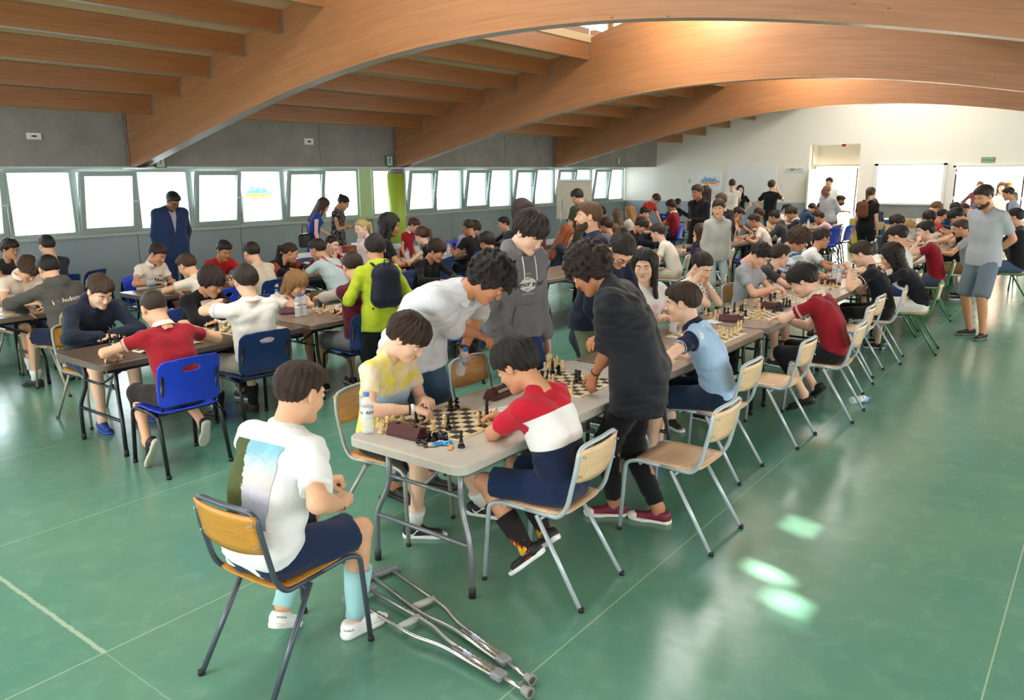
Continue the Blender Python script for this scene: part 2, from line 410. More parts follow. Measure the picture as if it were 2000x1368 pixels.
def shoe_template(h, part, kind):
    """toe along +y, ankle above the origin, sole on z=0"""
    g = Grid((-.07, -.1, -.01), (.07, .22, .15), h); P = g.all()
    out = smin(cap(P, (0, -.045, .02), (.002, .13, .02), .034, .038), cap(P, (-.008, .10, .02), (-.006, .165, .02), .036, .03), .03)
    if part == 'sole':
        d = np.maximum(out-.003, np.maximum(-P[..., 2], P[..., 2]-(.024 if kind != 'canvas' else .022)-.006*(P[..., 1] < -.0)))
        g.d[:] = d
    else:
        d = smin(cap(P, (0, -.035, .035), (0, .14, .028), .034, .028), cap(P, (0, -.035, .05), (0, .03, .055), .034, .030), .03)
        d = smin(d, cap(P, (0, -.03, .05), (0, -.02, .095 if kind == 'high' else .075), .036, .036), .02)
        d = np.maximum(d, P[..., 2]-(.10 if kind == 'high' else .078)-.12*np.clip(P[..., 1]*0, 0, 1)); d = np.maximum(d, .02-P[..., 2])
        for i in range(4):
            y = .02+.022*i; z = .088-.011*i*1.1
            d = smin(d, cap(P, (-.022, y, z-.012), (.022, y, z-.012), .004, .004), .003)
        g.d[:] = d
    return g.nets()
_T = {}
def tmpl(fn, *a):
    k = (fn.__name__,)+a
    if k not in _T: _T[k] = fn(*a)
    return _T[k]
# ---------------------------------------------------------------- cloth, skin, hair materials
def mat_skin(c, kind='skin'):
    k = ('skin', c, kind)
    if k not in MATS:
        m = N('skin_'+kind); col = lin(c)
        if kind == 'lip': col = (col[0]*.82, col[1]*.5, col[2]*.5)
        n = m.noise(m.obj(), 40, 4, .6)
        cc = m.mix(m.math('MULTIPLY', n.outputs[0], .5), (*col, 1), (col[0]*.86, col[1]*.72, col[2]*.68, 1))
        m.bs(Base_Color=cc, Roughness=.48, Subsurface_Weight=.12, Subsurface_Radius=(.9, .35, .2), Subsurface_Scale=.02, Normal=m.bump(m.noise(m.obj(), 500, 2).outputs[0], .12, .001))
        m.b.inputs['Specular IOR Level'].default_value = .35
        MATS[k] = m.m
    return MATS[k]
def mat_hair(c):
    k = ('hair', c)
    if k not in MATS:
        m = N('hair'); col = lin(c); o = m.obj()
        q = m.xyz(o); th = m.math('ARCTAN2', q[0], m.math('ADD', q[1], .035))
        v = m.n('CombineXYZ', {0: m.math('MULTIPLY', th, 9.), 1: m.math('MULTIPLY', q[2], 8.), 2: m.math('MULTIPLY', q[1], 6.)}).outputs[0]
        n = m.noise(v, 3.2, 5, .75, .6)
        f = m.n('MapRange', {'Value': n.outputs[0], 'From Min': .3, 'From Max': .72}).outputs[0]
        m.bs(Base_Color=m.mix(f, (*[x*.35 for x in col], 1), (*[min(1, x*1.25+.003) for x in col], 1)), Roughness=.42, Normal=m.bump(n.outputs[0], .9, .008))
        m.b.inputs['Specular IOR Level'].default_value = .4
        MATS[k] = m.m
    return MATS[k]
def cloth(base, blocks=None, sleeve=None, cuff=None, pat=None, col2=None, col3=None, rough=.85, weave=900, side=None):
    """cloth with printed or knitted colours laid out along the garment: blocks = [(height up the back, colour above it)]"""
    k = ('cloth', base, str(blocks), sleeve, str(cuff), pat, col2, col3, rough, str(side))
    if k in MATS: return MATS[k]
    m = N('cloth'); tc = m.attr('tc'); lb = m.attr('lb'); o = m.obj()
    s = m.xyz(tc)[2]; l = m.xyz(lb)[0]; c = (*lin(base), 1)
    for e, bc in blocks or (): c = m.mix(m.step(s, e, .004), c, (*lin(bc), 1))
    if pat == 'tiedye':
        n = m.noise(o, 7, 3, .55, .8).outputs[0]; w = m.math('ADD', s, m.math('MULTIPLY', m.math('SUBTRACT', n, .5), .12))
        c = m.mix(m.n('MapRange', {'Value': n, 'From Min': .42, 'From Max': .58}).outputs[0], (*lin(col2), 1), (*lin(base), 1))
        c = m.mix(m.math('MULTIPLY', m.band(w, .36, .60, .015), m.math('LESS_THAN', m.math('ABSOLUTE', m.xyz(tc)[0]), .16)), c, (*lin(col3), 1))
    if pat == 'stripes':
        f = m.math('GREATER_THAN', m.math('SINE', m.math('MULTIPLY', s, 62.)), .15); c = m.mix(f, c, (*lin(col2), 1))
        f = m.math('GREATER_THAN', m.math('SINE', m.math('MULTIPLY', s, 31.)), .75); c = m.mix(f, c, (*lin(col3), 1))
    if pat == 'plaid':
        q = m.xyz(o); a = m.math('ADD', m.math('MULTIPLY', q[0], 160.), m.math('MULTIPLY', q[1], 160.)); b = m.math('MULTIPLY', q[2], 210.)
        f = m.math('ADD', m.math('MULTIPLY', m.math('GREATER_THAN', m.math('SINE', a), .1), .5), m.math('MULTIPLY', m.math('GREATER_THAN', m.math('SINE', b), .1), .5))
        c = m.mix(f, c, (*lin(col2), 1))
    if pat == 'spots':
        n = m.n('TexVoronoi', {'Vector': o, 'Scale': 38.}).outputs[0]; nn = m.noise(o, 60, 2).outputs[0]
        c = m.mix(m.math('LESS_THAN', m.math('ADD', n, m.math('MULTIPLY', nn, .5)), .55), c, (*lin(col2), 1))
    if pat == 'fleck':
        n = m.n('TexVoronoi', {'Vector': o, 'Scale': 120.}).outputs[0]; c = m.mix(m.math('LESS_THAN', n, .16), c, (*lin(col2), 1))
    if pat == 'marl':
        n = m.noise(m.mapping(o, (1, 1, 3)), 160, 3, .7).outputs[0]; c = m.mix(m.math('MULTIPLY', n, .7), c, (*lin(col2), 1))
    if side: c = m.mix(m.math('GREATER_THAN', m.math('ABSOLUTE', m.xyz(tc)[0]), side[0]), c, (*lin(side[1]), 1))
    if sleeve: c = m.mix(m.step(l, .045, .01), c, (*lin(sleeve), 1))
    if cuff:
        for a, b, cc in cuff: c = m.mix(m.band(l, a, b, .002), c, (*lin(cc), 1))
    n = m.noise(o, 9, 3, .6).outputs[0]
    hs = m.n('HueSaturation', {'Value': m.n('MapRange', {'Value': n, 'To Min': .93, 'To Max': 1.06}).outputs[0], 'Color': c}).outputs[0]
    h = m.math('ADD', m.math('MULTIPLY', m.noise(m.mapping(o, (1, 1, .6)), 16, 4, .55, 1.2).outputs[0], 1.), m.math('MULTIPLY', m.noise(o, weave, 1).outputs[0], .05))
    m.bs(Base_Color=hs, Roughness=rough, Sheen_Weight=.12, Normal=m.bump(h, .55, .012)); m.b.inputs['Specular IOR Level'].default_value = .2
    MATS[k] = m.m; return m.m
WHITE_EYE = flat('eye_white', 'e4ded8', .25); 
def pitchdir(L, sd=0): L = math.radians(L); sd = math.radians(sd); return np.array([math.sin(sd), math.sin(L)*math.cos(sd), math.cos(L)*math.cos(sd)])
def unit(v): v = np.asarray(v, float); return v/max(1e-9, np.linalg.norm(v))
PEOPLE = {}
SEATZ = .45
def person(key, label, u, v, face, S=1.6, pose='sit', X=None, Y=None, lean=14, side=0, hp=35, hy=0, hr=0, twist=0, aL='table', aR='table',
           top=('tee', 'ffffff'), bot=('pants', '20222a'), shoe=('202020', 'e8e8e8'), hair=('short', '2c1d15'), skin='d6a588', chair=None, lod=None,
           glasses=None, beard=None, mask=None, cat='person', legs=None, build=.95, handL=None, handR=None, topmat=None, botmat=None, collar=None,
           hood=None, hem=None, seatz=SEATZ, group=None, socks=None, spread=1., loose=0., sleeve=None, hipz=None, hairs=1., belt=False, dressd=None):
    A = math.radians(face-90); ca, sa = math.cos(A), math.sin(A)
    def build_pose(S):
        w = S/1.65; J = {}
        hz = (seatz+.095*w) if pose == 'sit' else (hipz or .515)*S
        J['hip'] = np.array([0, 0, hz]); T = .30*S
        J['mid'] = J['hip']+T*.5*pitchdir(lean*.65, side); J['nb'] = J['mid']+T*.5*pitchdir(lean*1.35, side)
        hd = 1.075*(.75+.25*w) # head scale
        J['hs'] = hd
        nd = pitchdir(lean*.9+8, side); J['ht'] = J['nb']+nd*.040*w
        # head orientation: yaw about up, then pitch (down positive), roll
        Rh = Matrix.Rotation(math.radians(-hy), 3, 'Z') @ Matrix.Rotation(math.radians(-hp), 3, 'X') @ Matrix.Rotation(math.radians(hr), 3, 'Y')
        J['R'] = np.array(Rh)
        J['head'] = J['ht']+J['R']@np.array([0, .045, .115])*hd*.95
        sx = np.array([math.cos(math.radians(twist)), -math.sin(math.radians(twist)), math.tan(math.radians(side))*-.6]); sx = unit(sx); J['sx'] = sx
        cb = J['nb']-unit(J['nb']-J['mid'])*.062*w
        for s, n in ((-1, 'L'), (1, 'R')): J['sh'+n] = cb+sx*s*.101*S*build**.5
        J['w'] = w; J['S'] = S; return J
    J = build_pose(S)
    if X is not None or Y is not None:
        # X or Y fixes the distance of the head; the bend of the back (seated, or bending over) or the stature follows from the sight line
        W = at(u, v, X=X, Y=Y); base = seatz if pose == 'sit' else 0
        if pose == 'sit' or lean > 25:
            lo_, hi_ = (2, 48) if pose == 'sit' else (20, 85)
            for _ in range(14):
                lean = (lo_+hi_)/2; J = build_pose(S)
                if J['head'][2] > W[2]: lo_ = lean
                else: hi_ = lean
        if abs(W[2]-J['head'][2]) > .01:
            for _ in range(4):
                S = float(np.clip(S*(W[2]-base)/(J['head'][2]-base), 1.22, 1.95)); J = build_pose(S)
        if abs(W[2]-J['head'][2]) > .02 or S < 1.3: print('HEADZ', key, round(W[2], 2), round(float(J['head'][2]), 2), 'S', round(S, 2), 'lean', round(lean))
    else: W = at(u, v, z=float(J['head'][2]))
    hl = J['head']; root = np.array([W[0]-(ca*hl[0]-sa*hl[1]), W[1]-(sa*hl[0]+ca*hl[1]), 0.])
    def toworld(p): return np.array([root[0]+ca*p[0]-sa*p[1], root[1]+sa*p[0]+ca*p[1], p[2]])
    def tolocal(p): x, y = p[0]-root[0], p[1]-root[1]; return np.array([ca*x+sa*y, -sa*x+ca*y, p[2]])
    root_fix = None
    dist = float(np.linalg.norm(W-CAM)); PEOPLE[key] = dict(root=root, face=face, J=J, W=W, S=S, toworld=toworld)
    if lod is None: lod = 0 if dist < 5.6 else 1 if dist < 11 else 2
    w = J['w']; S = J['S']; bw = w*build
    hB, hH, hN, hR = ((.013, .0038, .0046, .005), (.0195, .0068, .0078, .0085), (.029, .0115, .0092, .0135))[lod]
    # ---- arms
    U, L = .172*S, .150*S
    def arm(spec, s, n):
        sh = J['sh'+n]; pole = np.array([s*.55, -.35, -.75]); hdr = None; hup = np.array([0, 0, 1.]); tgt = None; rest = False
        if isinstance(spec, dict): tgt0 = spec.get('t'); pole = np.array(spec.get('pole', pole), float); hdr = spec.get('dir'); hup = np.array(spec.get('up', hup), float); spec = tgt0
        if spec == 'table': tgt = np.array([s*.10, sh[1]+.22*S if lean > 5 else sh[1]+.24*S, .765]); tgt[1] = min(tgt[1], sh[1]+math.sqrt(max(.01, (U+L-.03)**2-(sh[2]-.765)**2))); pole = np.array([s*.9, -.1, -.55]); rest = True
        elif spec == 'fold': tgt = np.array([-s*.03, sh[1]+.17*S, .765]); pole = np.array([s*1., .0, -.5]); hdr = (-s*.9, .2, 0); rest = True
        elif spec == 'hang': tgt = sh+np.array([s*.05, .04, -(U+L)*.985]); hdr = (0, .15, -1); hup = np.array([s*1., 0, 0]) ; pole = np.array([s*.3, -1, 0])
        elif spec == 'back': tgt = np.array([s*.02, J['hip'][1]-.15, J['hip'][2]+.04]); pole = np.array([s*.9, -.5, -.2]); hdr = (-s*.8, 0, -.5); hup = np.array([0, 1, 0.])
        elif spec == 'hip': tgt = J['hip']+np.array([s*.17, .02, .07]); pole = np.array([s*1., -.5, -.1]); hdr = (-s*.3, .6, -.7); hup = np.array([s, 0, .2])
        elif spec == 'pocket': tgt = J['hip']+np.array([s*.18, .05, -.0]); pole = np.array([s*.6, -.8, 0]); hdr = (0, .2, -1); hup = np.array([s*1., 0, 0])
        elif spec == 'chin': tgt = J['head']+J['R']@np.array([s*.03, .09, -.19]); pole = np.array([s*.45, .35, -1]); hdr = J['R']@np.array([-s*.25, -.05, 1]); hup = J['R']@np.array([s*.2, 1, .1])
        elif spec == 'cheek': tgt = J['head']+J['R']@np.array([s*.085, .06, -.15]); pole = np.array([s*.5, .4, -1]); hdr = J['R']@np.array([-s*.1, .05, 1]); hup = J['R']@np.array([s*1., .4, .0])
        elif spec == 'mouth': tgt = J['head']+J['R']@np.array([s*.10, .10, -.10]); pole = np.array([s*.5, .3, -1]); hdr = J['R']@np.array([-s*.9, .1, .3]); hup = J['R']@np.array([s*.2, 1, .3])
        elif spec == 'lap': tgt = J['hip']+np.array([s*.07, .30, .10]); pole = np.array([s*.8, -.4, -.6]); rest = True
        elif spec == 'belly': tgt = J['hip']+np.array([s*.02, .24, .2]); pole = np.array([s*.8, -.4, -.6]); hdr = (-s*.8, .3, 0)
        elif isinstance(spec, tuple) and spec[0] == 'px': tgt = tolocal(at(spec[1], spec[2], z=spec[3])); rest = len(spec) > 4 and spec[4] == 'r'
        elif isinstance(spec, tuple) and spec[0] == 'w': tgt = tolocal(np.array(spec[1:4], float))
        else: tgt = np.array(spec, float)
        d = tgt-sh; D = np.linalg.norm(d)
        if D > U+L-.012: tgt = sh+d/D*(U+L-.012); D = U+L-.012
        if D < abs(U-L)+.05: D = abs(U-L)+.05; tgt = sh+unit(d)*D
        a = (U*U-L*L+D*D)/(2*D); hh = math.sqrt(max(1e-6, U*U-a*a)); dn = (tgt-sh)/D
        pp = pole-dn*(pole@dn); el = sh+dn*a+unit(pp)*hh
        if rest and el[2] < .77 and (pose == 'sit') and abs(tgt[2]-.765) < .03:   # the elbow stays above the table edge
            for q in np.linspace(0, 1, 12):
                p2 = pole*(1-q)+np.array([s*1., .1, .35])*q; p2 = p2-dn*(p2@dn); el = sh+dn*a+unit(p2)*hh
                if el[2] > .765: break
        hd_ = unit(hdr) if hdr is not None else unit(unit(tgt-el)*(1, 1, .35 if rest else 1)+np.array([0, 0, -.12 if not rest else 0]))
        J['el'+n] = el; J['wr'+n] = tgt; J['hd'+n] = hd_; J['hu'+n] = hup
    arm(aL, -1, 'L'); arm(aR, 1, 'R')
    # ---- legs
    TH, SH = .245*S, .235*S; ank = .085*w
    for s, n in ((-1, 'L'), (1, 'R')):
        hp_ = J['hip']+np.array([s*.082*w, 0, -.02]); J['hj'+n] = hp_; lg = (legs[0 if s < 0 else 1] if isinstance(legs, (tuple, list)) else legs)
        if pose == 'sit':
            kz = seatz+.055*w; kx = s*(.10+.05*spread)*w; ky = math.sqrt(max(.01, TH**2-(kz-hp_[2])**2-(kx-hp_[0])**2)); kn = np.array([kx, ky, kz])
            m = lg or 'plain'; pit = 0; yaw = s*12
            if isinstance(m, dict): kn = np.array([m.get('kx', kx), ky, m.get('kz', kz)]); an = np.array(m['an'], float); pit = m.get('pit', 0); yaw = m.get('yaw', yaw)
            elif m == 'plain': an = np.array([kx+s*.01, ky+.02, ank])
            elif m == 'tuck': an = np.array([kx-s*.03, ky-.24*w, ank+.07]); pit = -50
            elif m == 'out': an = np.array([kx, ky+.18*w, ank])
            elif m == 'cross': an = np.array([-kx*.3, ky+.05, ank+.02]); pit = -8
            dv = an-kn; D = np.linalg.norm(dv); an = kn+dv/D*min(SH*1.03, max(D, SH*.97)) if D > SH*1.03 or D < SH*.97 else an
            if m == 'plain' or m == 'out':
                if an[2] < ank or an[2] > ank+.01:
                    dz = kn[2]-ank; hor = math.sqrt(max(0, (SH*1.02)**2-dz*dz)); an = kn+np.array([0, hor if m == 'out' or hor > .0 else 0, -dz])
        else:
            m = lg or {}; an = np.array(m.get('an', (s*.095, .0, ank)), float); pit = m.get('pit', 0); yaw = m.get('yaw', s*10)
            if 'anw' in m: an = tolocal(np.array([*m['anw'], ank]))
            dv = an-hp_; D = np.linalg.norm(dv); D2 = min(D, (TH+SH)*.999); TT = TH*max(1, D/(TH+SH)); SS = SH*max(1, D/(TH+SH))
            a = (TT*TT-SS*SS+D*D)/(2*D); hh = math.sqrt(max(0, TT*TT-a*a)); dn = dv/D; pl = np.array([s*.15, 1, 0.]); pl = unit(pl-dn*(pl@dn)); kn = hp_+dn*a+pl*hh
        J['kn'+n] = kn; J['an'+n] = an; J['pit'+n] = pit; J['yaw'+n] = yaw
    # ---- surfaces
    pts = np.array([J[k] for k in ('hip', 'mid', 'nb', 'shL', 'shR', 'elL', 'elR', 'wrL', 'wrR', 'knL', 'knR', 'anL', 'anR', 'ht')])
    kind, topc = top[0], top[1]; tw = loose+(.0 if kind not in ('hoodie', 'jacket', 'coat') else .010)
    fem = cat_f = (hair[0] in ('long', 'longwavy', 'pony', 'bun', 'bob'))
    root_e = thing('person', label, cat, (root[0], root[1], 0), A, group)
    ch = J['mid']*.35+J['nb']*.65-unit(J['nb']-J['mid'])*.05*w; sx = J['sx']
    fw = np.cross(np.array([0, 0, 1.]), sx)
    nrm = unit(np.cross(sx, unit(J['nb']-J['mid'])))       # out of the back or chest
    def torso(g, e, shk=.05, waist=1., low=None):
        hw = np.array([.068*bw, 0, 0]); mw = sx*.062*bw; cw = sx*.078*bw*(.93 if fem else 1)
        q = .098*bw+e; hp0 = J['hip']+np.array([0, -.012*w, .02]) if low is None else low
        for s in (-1, 1):
            g.cap(hp0+s*hw, J['mid']+s*mw*waist, q*1.04, (.088*bw+e)*waist, .05)
            g.cap(J['mid']+s*mw*waist, ch+s*cw, (.088*bw+e)*waist, .094*bw+e, .05)
        for s, n in ((-1, 'L'), (1, 'R')):
            g.cap(J['nb'], J['sh'+n], .036*bw+e, .041*bw+e, .045)
            g.cap(ch+s*cw*.8, J['sh'+n]-unit(J['nb']-J['mid'])*.01, .075*bw+e, .045*bw+e, .04)
        if fem and e > 0:
            for s in (-1, 1): g.f(lambda P, s=s: ell(P, ch+s*sx*.065*w+nrm*-.0+fwdv*.07*w-np.array([0, 0, .02]), (.05*w,)*3), ch-.25, ch+.25, .04)
    fwdv = unit(np.cross(unit(J['nb']-J['mid']), sx));
    if fwdv[1] < 0: fwdv = -fwdv
    # body: one surface from the limbs, joined by the head and hands
    g = Grid(pts.min(0)-.16, pts.max(0)+.10, hB); torso(g, -.012)
    g.cap(J['nb']-np.array([0, 0, .02]), J['ht']+(J['head']-J['ht'])*.35, .047*w*(.92 if fem else 1), .046*w, .03)
    for s, n in ((-1, 'L'), (1, 'R')):
        sh, el, wr = J['sh'+n], J['el'+n], J['wr'+n]; m_ = .9 if fem else 1
        g.cap(sh, el, .046*bw*m_, .036*bw*m_, .025); g.cap(el, wr, .037*bw*m_, .024*w*m_, .015); mid = el+(wr-el)*.28; g.cap(el+(wr-el)*.05, mid+(wr-el)*.2, .036*bw*m_, .034*bw*m_, .03)
        g.cap(J['hj'+n], J['kn'+n], .078*bw, .052*bw, .03); g.cap(J['kn'+n], J['an'+n], .05*bw, .034*w, .02)
        kn, an = J['kn'+n], J['an'+n]; bk = np.array([0, -.018*w, 0]); g.cap(kn+(an-kn)*.18+bk, kn+(an-kn)*.45+bk, .042*bw, .04*bw, .04)
        g.cap(an, an-np.array([0, 0, .03]), .036*w, .034*w, .02)
    V, F = g.nets(); parts = [(V, F, 0)]
    Vh, Fh, Mh = tmpl(head_template, hH, int(fem)); hs = J['hs']
    parts.append(((Vh*hs)@J['R'].T.astype(np.float32)+J['head'].astype(np.float32), Fh, Mh))
    def hand_M(n, s):
        y = J['hd'+n]; z = J['hu'+n]-y*(J['hu'+n]@y); z = unit(z); x = np.cross(y, z); return np.stack([x, y, z], 1)
    for s, n, ps in ((-1, 'L', handL), (1, 'R', handR)):
        Vn, Fn = tmpl(hand_template, ps or 'relax', hN); Vn = Vn.copy()
        if s < 0: Vn[:, 0] *= -1; Fn = Fn[:, ::-1]
        hsz = (.90 if fem else .97)*(.6+.4*w)
        M = hand_M(n, s); parts.append(((Vn*hsz)@M.T.astype(np.float32)+J['wr'+n].astype(np.float32), Fn, 0)); J['hM'+n] = M; J['hsz'] = hsz
    V, F, M = cat_mesh(parts)
    hc = hair[1]
    mats = [mat_skin(skin), mat_skin(skin, 'lip'), mat_hair(hc if hair[0] != 'balding' else '2a2019'), WHITE_EYE, flat('iris', '2a1a10', .2)]
    bo = link('body', mkmesh('body', V, F, mats, M), root_e)
    def rest_coords(V):
        P = V.astype(float); o, m, t = J['hip'], J['mid'], J['nb']; a1, a2 = m-o, t-m
        t1 = np.clip(((P-o)@a1)/(a1@a1), -1, 1); t2 = np.clip(((P-m)@a2)/(a2@a2), 0, 1.4); s_ = .5*t1+.5*t2
        c = np.where((t2 > 0)[:, None], m+t2[:, None]*a2, o+t1[:, None]*a1); r = P-c
        tc = np.stack([r@sx, r@fwdv, s_], 1); lb = np.zeros((len(P), 3))
        for s, n in ((-1, 'L'), (1, 'R')):
            sh, el, wr = J['sh'+n], J['el'+n], J['wr'+n]
            for a, b, t_0, t_1 in ((sh, el, 0, .54), (el, wr, .54, 1.)):
                d = b-a; t = ((P-a)@d)/(d@d); q = np.linalg.norm(P-(a+np.clip(t, 0, 1)[:, None]*d), axis=1)
                ok = (q < .10) & (t > (.02 if t_0 == 0 else 0)) & (np.abs((P-J['nb'])@sx) > .075*w) if t_0 == 0 else (q < .085) & (t > 0)
                lb[ok, 0] = np.maximum(lb[ok, 0], (t_0+(t_1-t_0)*np.clip(t, 0, 1))[ok]); 
            kn, an, hj = J['kn'+n], J['an'+n], J['hj'+n]; d = kn-hj; t = ((P-hj)@d)/(d@d); lb[:, 1] = np.maximum(lb[:, 1], np.where((P[:, 0]*s > -.02), np.clip(t, 0, 1.2), 0))
        return tc, lb
    # lower garment
    bk_, bc = bot[0], bot[1]; gm = botmat or cloth(bc)
    if bk_ != 'none':
        hips = pts[[0, 9, 10, 11, 12]]; g = Grid(hips.min(0)-.18, np.maximum(hips.max(0), J['hip']+.14)+.13, hB)
        for s in (-1, 1): g.cap(J['hip']+np.array([s*.06*bw, -.01, .0]), J['hip']+np.array([s*.055*bw, 0, .02])+.05*unit(J['mid']-J['hip'])*(pose != 'sit'), .104*bw, .088*bw, .05)
        for s, n in ((-1, 'L'), (1, 'R')):
            hj, kn, an = J['hj'+n], J['kn'+n], J['an'+n]; dn = kn-hj
            if bk_ == 'pants':
                g.cap(hj, kn, .095*bw, .068*bw, .05); cut = [(an+(kn-an)*.08, an-kn)]; g.cap(kn, an, .066*bw, .047*w, .03, cut=cut)
            elif bk_ == 'slim':
                g.cap(hj, kn, .090*bw, .060*bw, .05); cut = [(an+(kn-an)*.1, an-kn)]; g.cap(kn, an, .058*bw, .040*w, .03, cut=cut)
            elif bk_ == 'shorts':
                e = hj+dn*.86; g.cap(hj, e+dn*.2, .098*bw, .086*bw, .04, cut=[(e, dn)])
            elif bk_ == 'longshorts':
                e = hj+dn*1.02; g.cap(hj, e+dn*.1, .098*bw, .084*bw, .04, cut=[(e, dn)])
            elif bk_ == 'skirt':
                e = hj+dn*.6; g.cap(hj, e+dn*.2, .108*bw, .125*bw, .08, cut=[(e, dn)])
        if lod < 2: g.d += wrinkle(g.all(), .0045, hash(key) % 97 if False else (u*7+v) % 97)
        if pose == 'sit': 
            S_, P_ = g.sl(g.lo, g.lo+g.h*g.n); g.d = smax(g.d, (seatz+.001)-P_[..., 2]-10*(P_[..., 1] > J['knL'][1]-.08), .01)
        V, F = g.nets(); tc, lb = rest_coords(V); nm = {'shorts': 'shorts', 'longshorts': 'shorts', 'skirt': 'skirt'}.get(bk_, 'trousers')
        link(nm, mkmesh(nm, V, F, [gm], tc=tc, extra=lb), root_e)
    # upper garment
    tm = topmat or cloth(topc); slv = sleeve if sleeve is not None else dict(tee=.6, polo=.52, shirt=2., long=2., hoodie=2., jacket=2., coat=2., tank=0., dress=0., dress_s=.3, rolled=1.2)[kind]
    g = Grid(pts[[0, 1, 2, 3, 4, 5, 6, 7, 8]].min(0)-(.19, .19, .42 if pose != 'sit' else .19), pts[[0, 1, 2, 3, 4, 5, 6, 7, 8]].max(0)+.12, hB)
    hem_ = hem if hem is not None else (.0 if pose == 'sit' else dict(hoodie=-.06, jacket=-.17, coat=-.2, dress=-.30, dress_s=-.3, shirt=-.13, rolled=-.1).get(kind, -.07))
    e0 = .008+tw
    torso(g, e0, waist=1.02 if not fem else .94)
    if pose != 'sit' or hem_ < 0:
        for s in (-1, 1):
            g.cap(J['hip']+np.array([s*.066*bw, 0, .03]), J['hip']+np.array([s*(.075 if 'dress' not in kind else .10)*bw, 0, hem_-.04]), .108*bw+e0, (.112 if 'dress' not in kind else .13)*bw+e0, .05, cut=[(J['hip']+(0, 0, hem_), (0, 0, -1))])
    if pose == 'sit':
        Pz = J['hip'][2]-.02; 
        S_, P_ = g.sl(g.lo, g.lo+g.h*g.n); g.d = smax(g.d, (seatz+.005)-P_[..., 2], .01); g.d = smax(g.d, (J['hip'][2]-.035-P_[..., 2])*.9+(P_[..., 1]-.02)*.75-.0, .03)
    for s, n in ((-1, 'L'), (1, 'R')):
        sh, el, wr = J['sh'+n], J['el'+n], J['wr'+n]; d = el-sh; fl = 1.06 if kind in ('tee', 'polo', 'rolled') else 1
        if 0 < slv <= 1:
            f = slv if slv > .3 or kind == 'dress_s' else slv; e = sh+d*f; g.cap(sh, e+d*.2, (.051*bw+tw)*1., (.057*bw+tw)*fl, .03, cut=[(e, d)])
        elif slv > 1:
            g.cap(sh, el, .049*bw+tw, .046*bw+tw*1.1, .03); f = min(.97, slv-1); dd = wr-el; e = el+dd*f
            g.cap(el, e+dd*.1, .047*bw+tw*1.1, .037*w+tw*.9, .03, cut=[(e, dd)])
            if kind == 'hoodie': g.cap(el+dd*.88, el+dd*.90, .037*w+tw, .037*w+tw, .006)
    if kind == 'rolled':
        for s, n in ((-1, 'L'), (1, 'R')):
            el, wr = J['el'+n], J['wr'+n]; dd = wr-el; g.cap(el+dd*(slv-1.12), el+dd*(slv-1.0), .05*bw, .047*bw, .008, cut=[(el+dd*(slv-.99), dd)])
    if kind == 'hoodie' or hood:
        nb = J['nb']; up = unit(nb-J['mid']); b = nb-fwdv*.07*w+up*.005
        for s in (-1, 1):
            g.cap(b+sx*s*.015, nb+sx*s*.07*w-fwdv*.025*w+up*.02, .048*w, .036*w, .03); g.cap(nb+sx*s*.07*w-fwdv*.02*w+up*.02, nb+sx*s*.035*w+fwdv*.075*w-up*.015, .032*w, .02*w, .025)
        g.cap(b-up*.02, b-up*.07-fwdv*.008, .05*w, .035*w, .04)
    if kind in ('coat',):
        pass
    # open neck
    nb = J['nb']; nk = (J['ht']+(J['head']-J['ht'])*.3); g.f(lambda P: cap(P, nb+fwdv*.018*w+unit(nk-nb)*.012, nk+fwdv*.03, .046*w, .075*w), np.minimum(nb, nk)-.12, np.maximum(nb, nk)+.12, .012, 'sub')
    if lod < 2:
        al = g.all(); g.d += wrinkle(al, .0055 if kind not in ('hoodie', 'rolled', 'jacket', 'shirt') and not loose else .0085, (u*3+v) % 89)
    V, F = g.nets(); tc, lb = rest_coords(V); nm = dict(tee='t_shirt', polo='polo_shirt', shirt='shirt', rolled='shirt', long='sweater', hoodie='hooded_sweatshirt', jacket='jacket', coat='jacket', tank='tank_top', dress='dress', dress_s='dress')[kind]
    tm_l = [tm]; sh_o = link(nm, mkmesh(nm, V, F, tm_l, tc=tc, extra=lb), root_e)
    PEOPLE[key]['shirt'] = sh_o; PEOPLE[key]['shirtVF'] = (V, F); PEOPLE[key]['fwd'] = fwdv; PEOPLE[key]['ch'] = ch; PEOPLE[key]['root_e'] = root_e
    if collar:
        up = unit(J['ht']-nb); q = MB(); n_ = 18; V = []; th0 = .32
        for ring, (rr, zz) in enumerate(((.051, .030), (.0525, .043), (.0575, .040), (.072, .010), (.0735, .004), (.069, .004))):
            for i in range(n_+1):
                a = th0+(2*math.pi-2*th0)*i/n_; f_ = math.cos(a)
                c_ = nb-up*.004; V.append(c_+(sx*math.sin(a)*1.06+fwdv*(f_*1.0+.12))*rr*w*1.12+up*(zz-.016*max(0, f_))*w-fwdv*0)
        F = [(r*(n_+1)+i, r*(n_+1)+i+1, (r+1)*(n_+1)+i+1, (r+1)*(n_+1)+i) for r in range(5) for i in range(n_)]
        me = mkmesh('collar', V, F, [cloth(collar)]); link('collar', me, sh_o)
    # hair
    if hair[0] != 'bald':
        kk = ('hairmesh', hair[0], hR, hc)
        if kk not in _T: Vr, Fr = tmpl(hair_template, hair[0], hR); _T[kk] = mkmesh('hair', Vr, Fr, [mat_hair(hc)])
        ho = link('hair', _T[kk], root_e); M4 = Matrix(J['R'].tolist()).to_4x4(); M4.translation = Vector(J['head']); ho.matrix_local = M4 @ Matrix.Scale(J['hs']*hairs, 4)
    Rh4 = Matrix(J['R'].tolist()).to_4x4(); Rh4.translation = Vector(J['head']); Rh4 = Rh4 @ Matrix.Scale(J['hs'], 4)
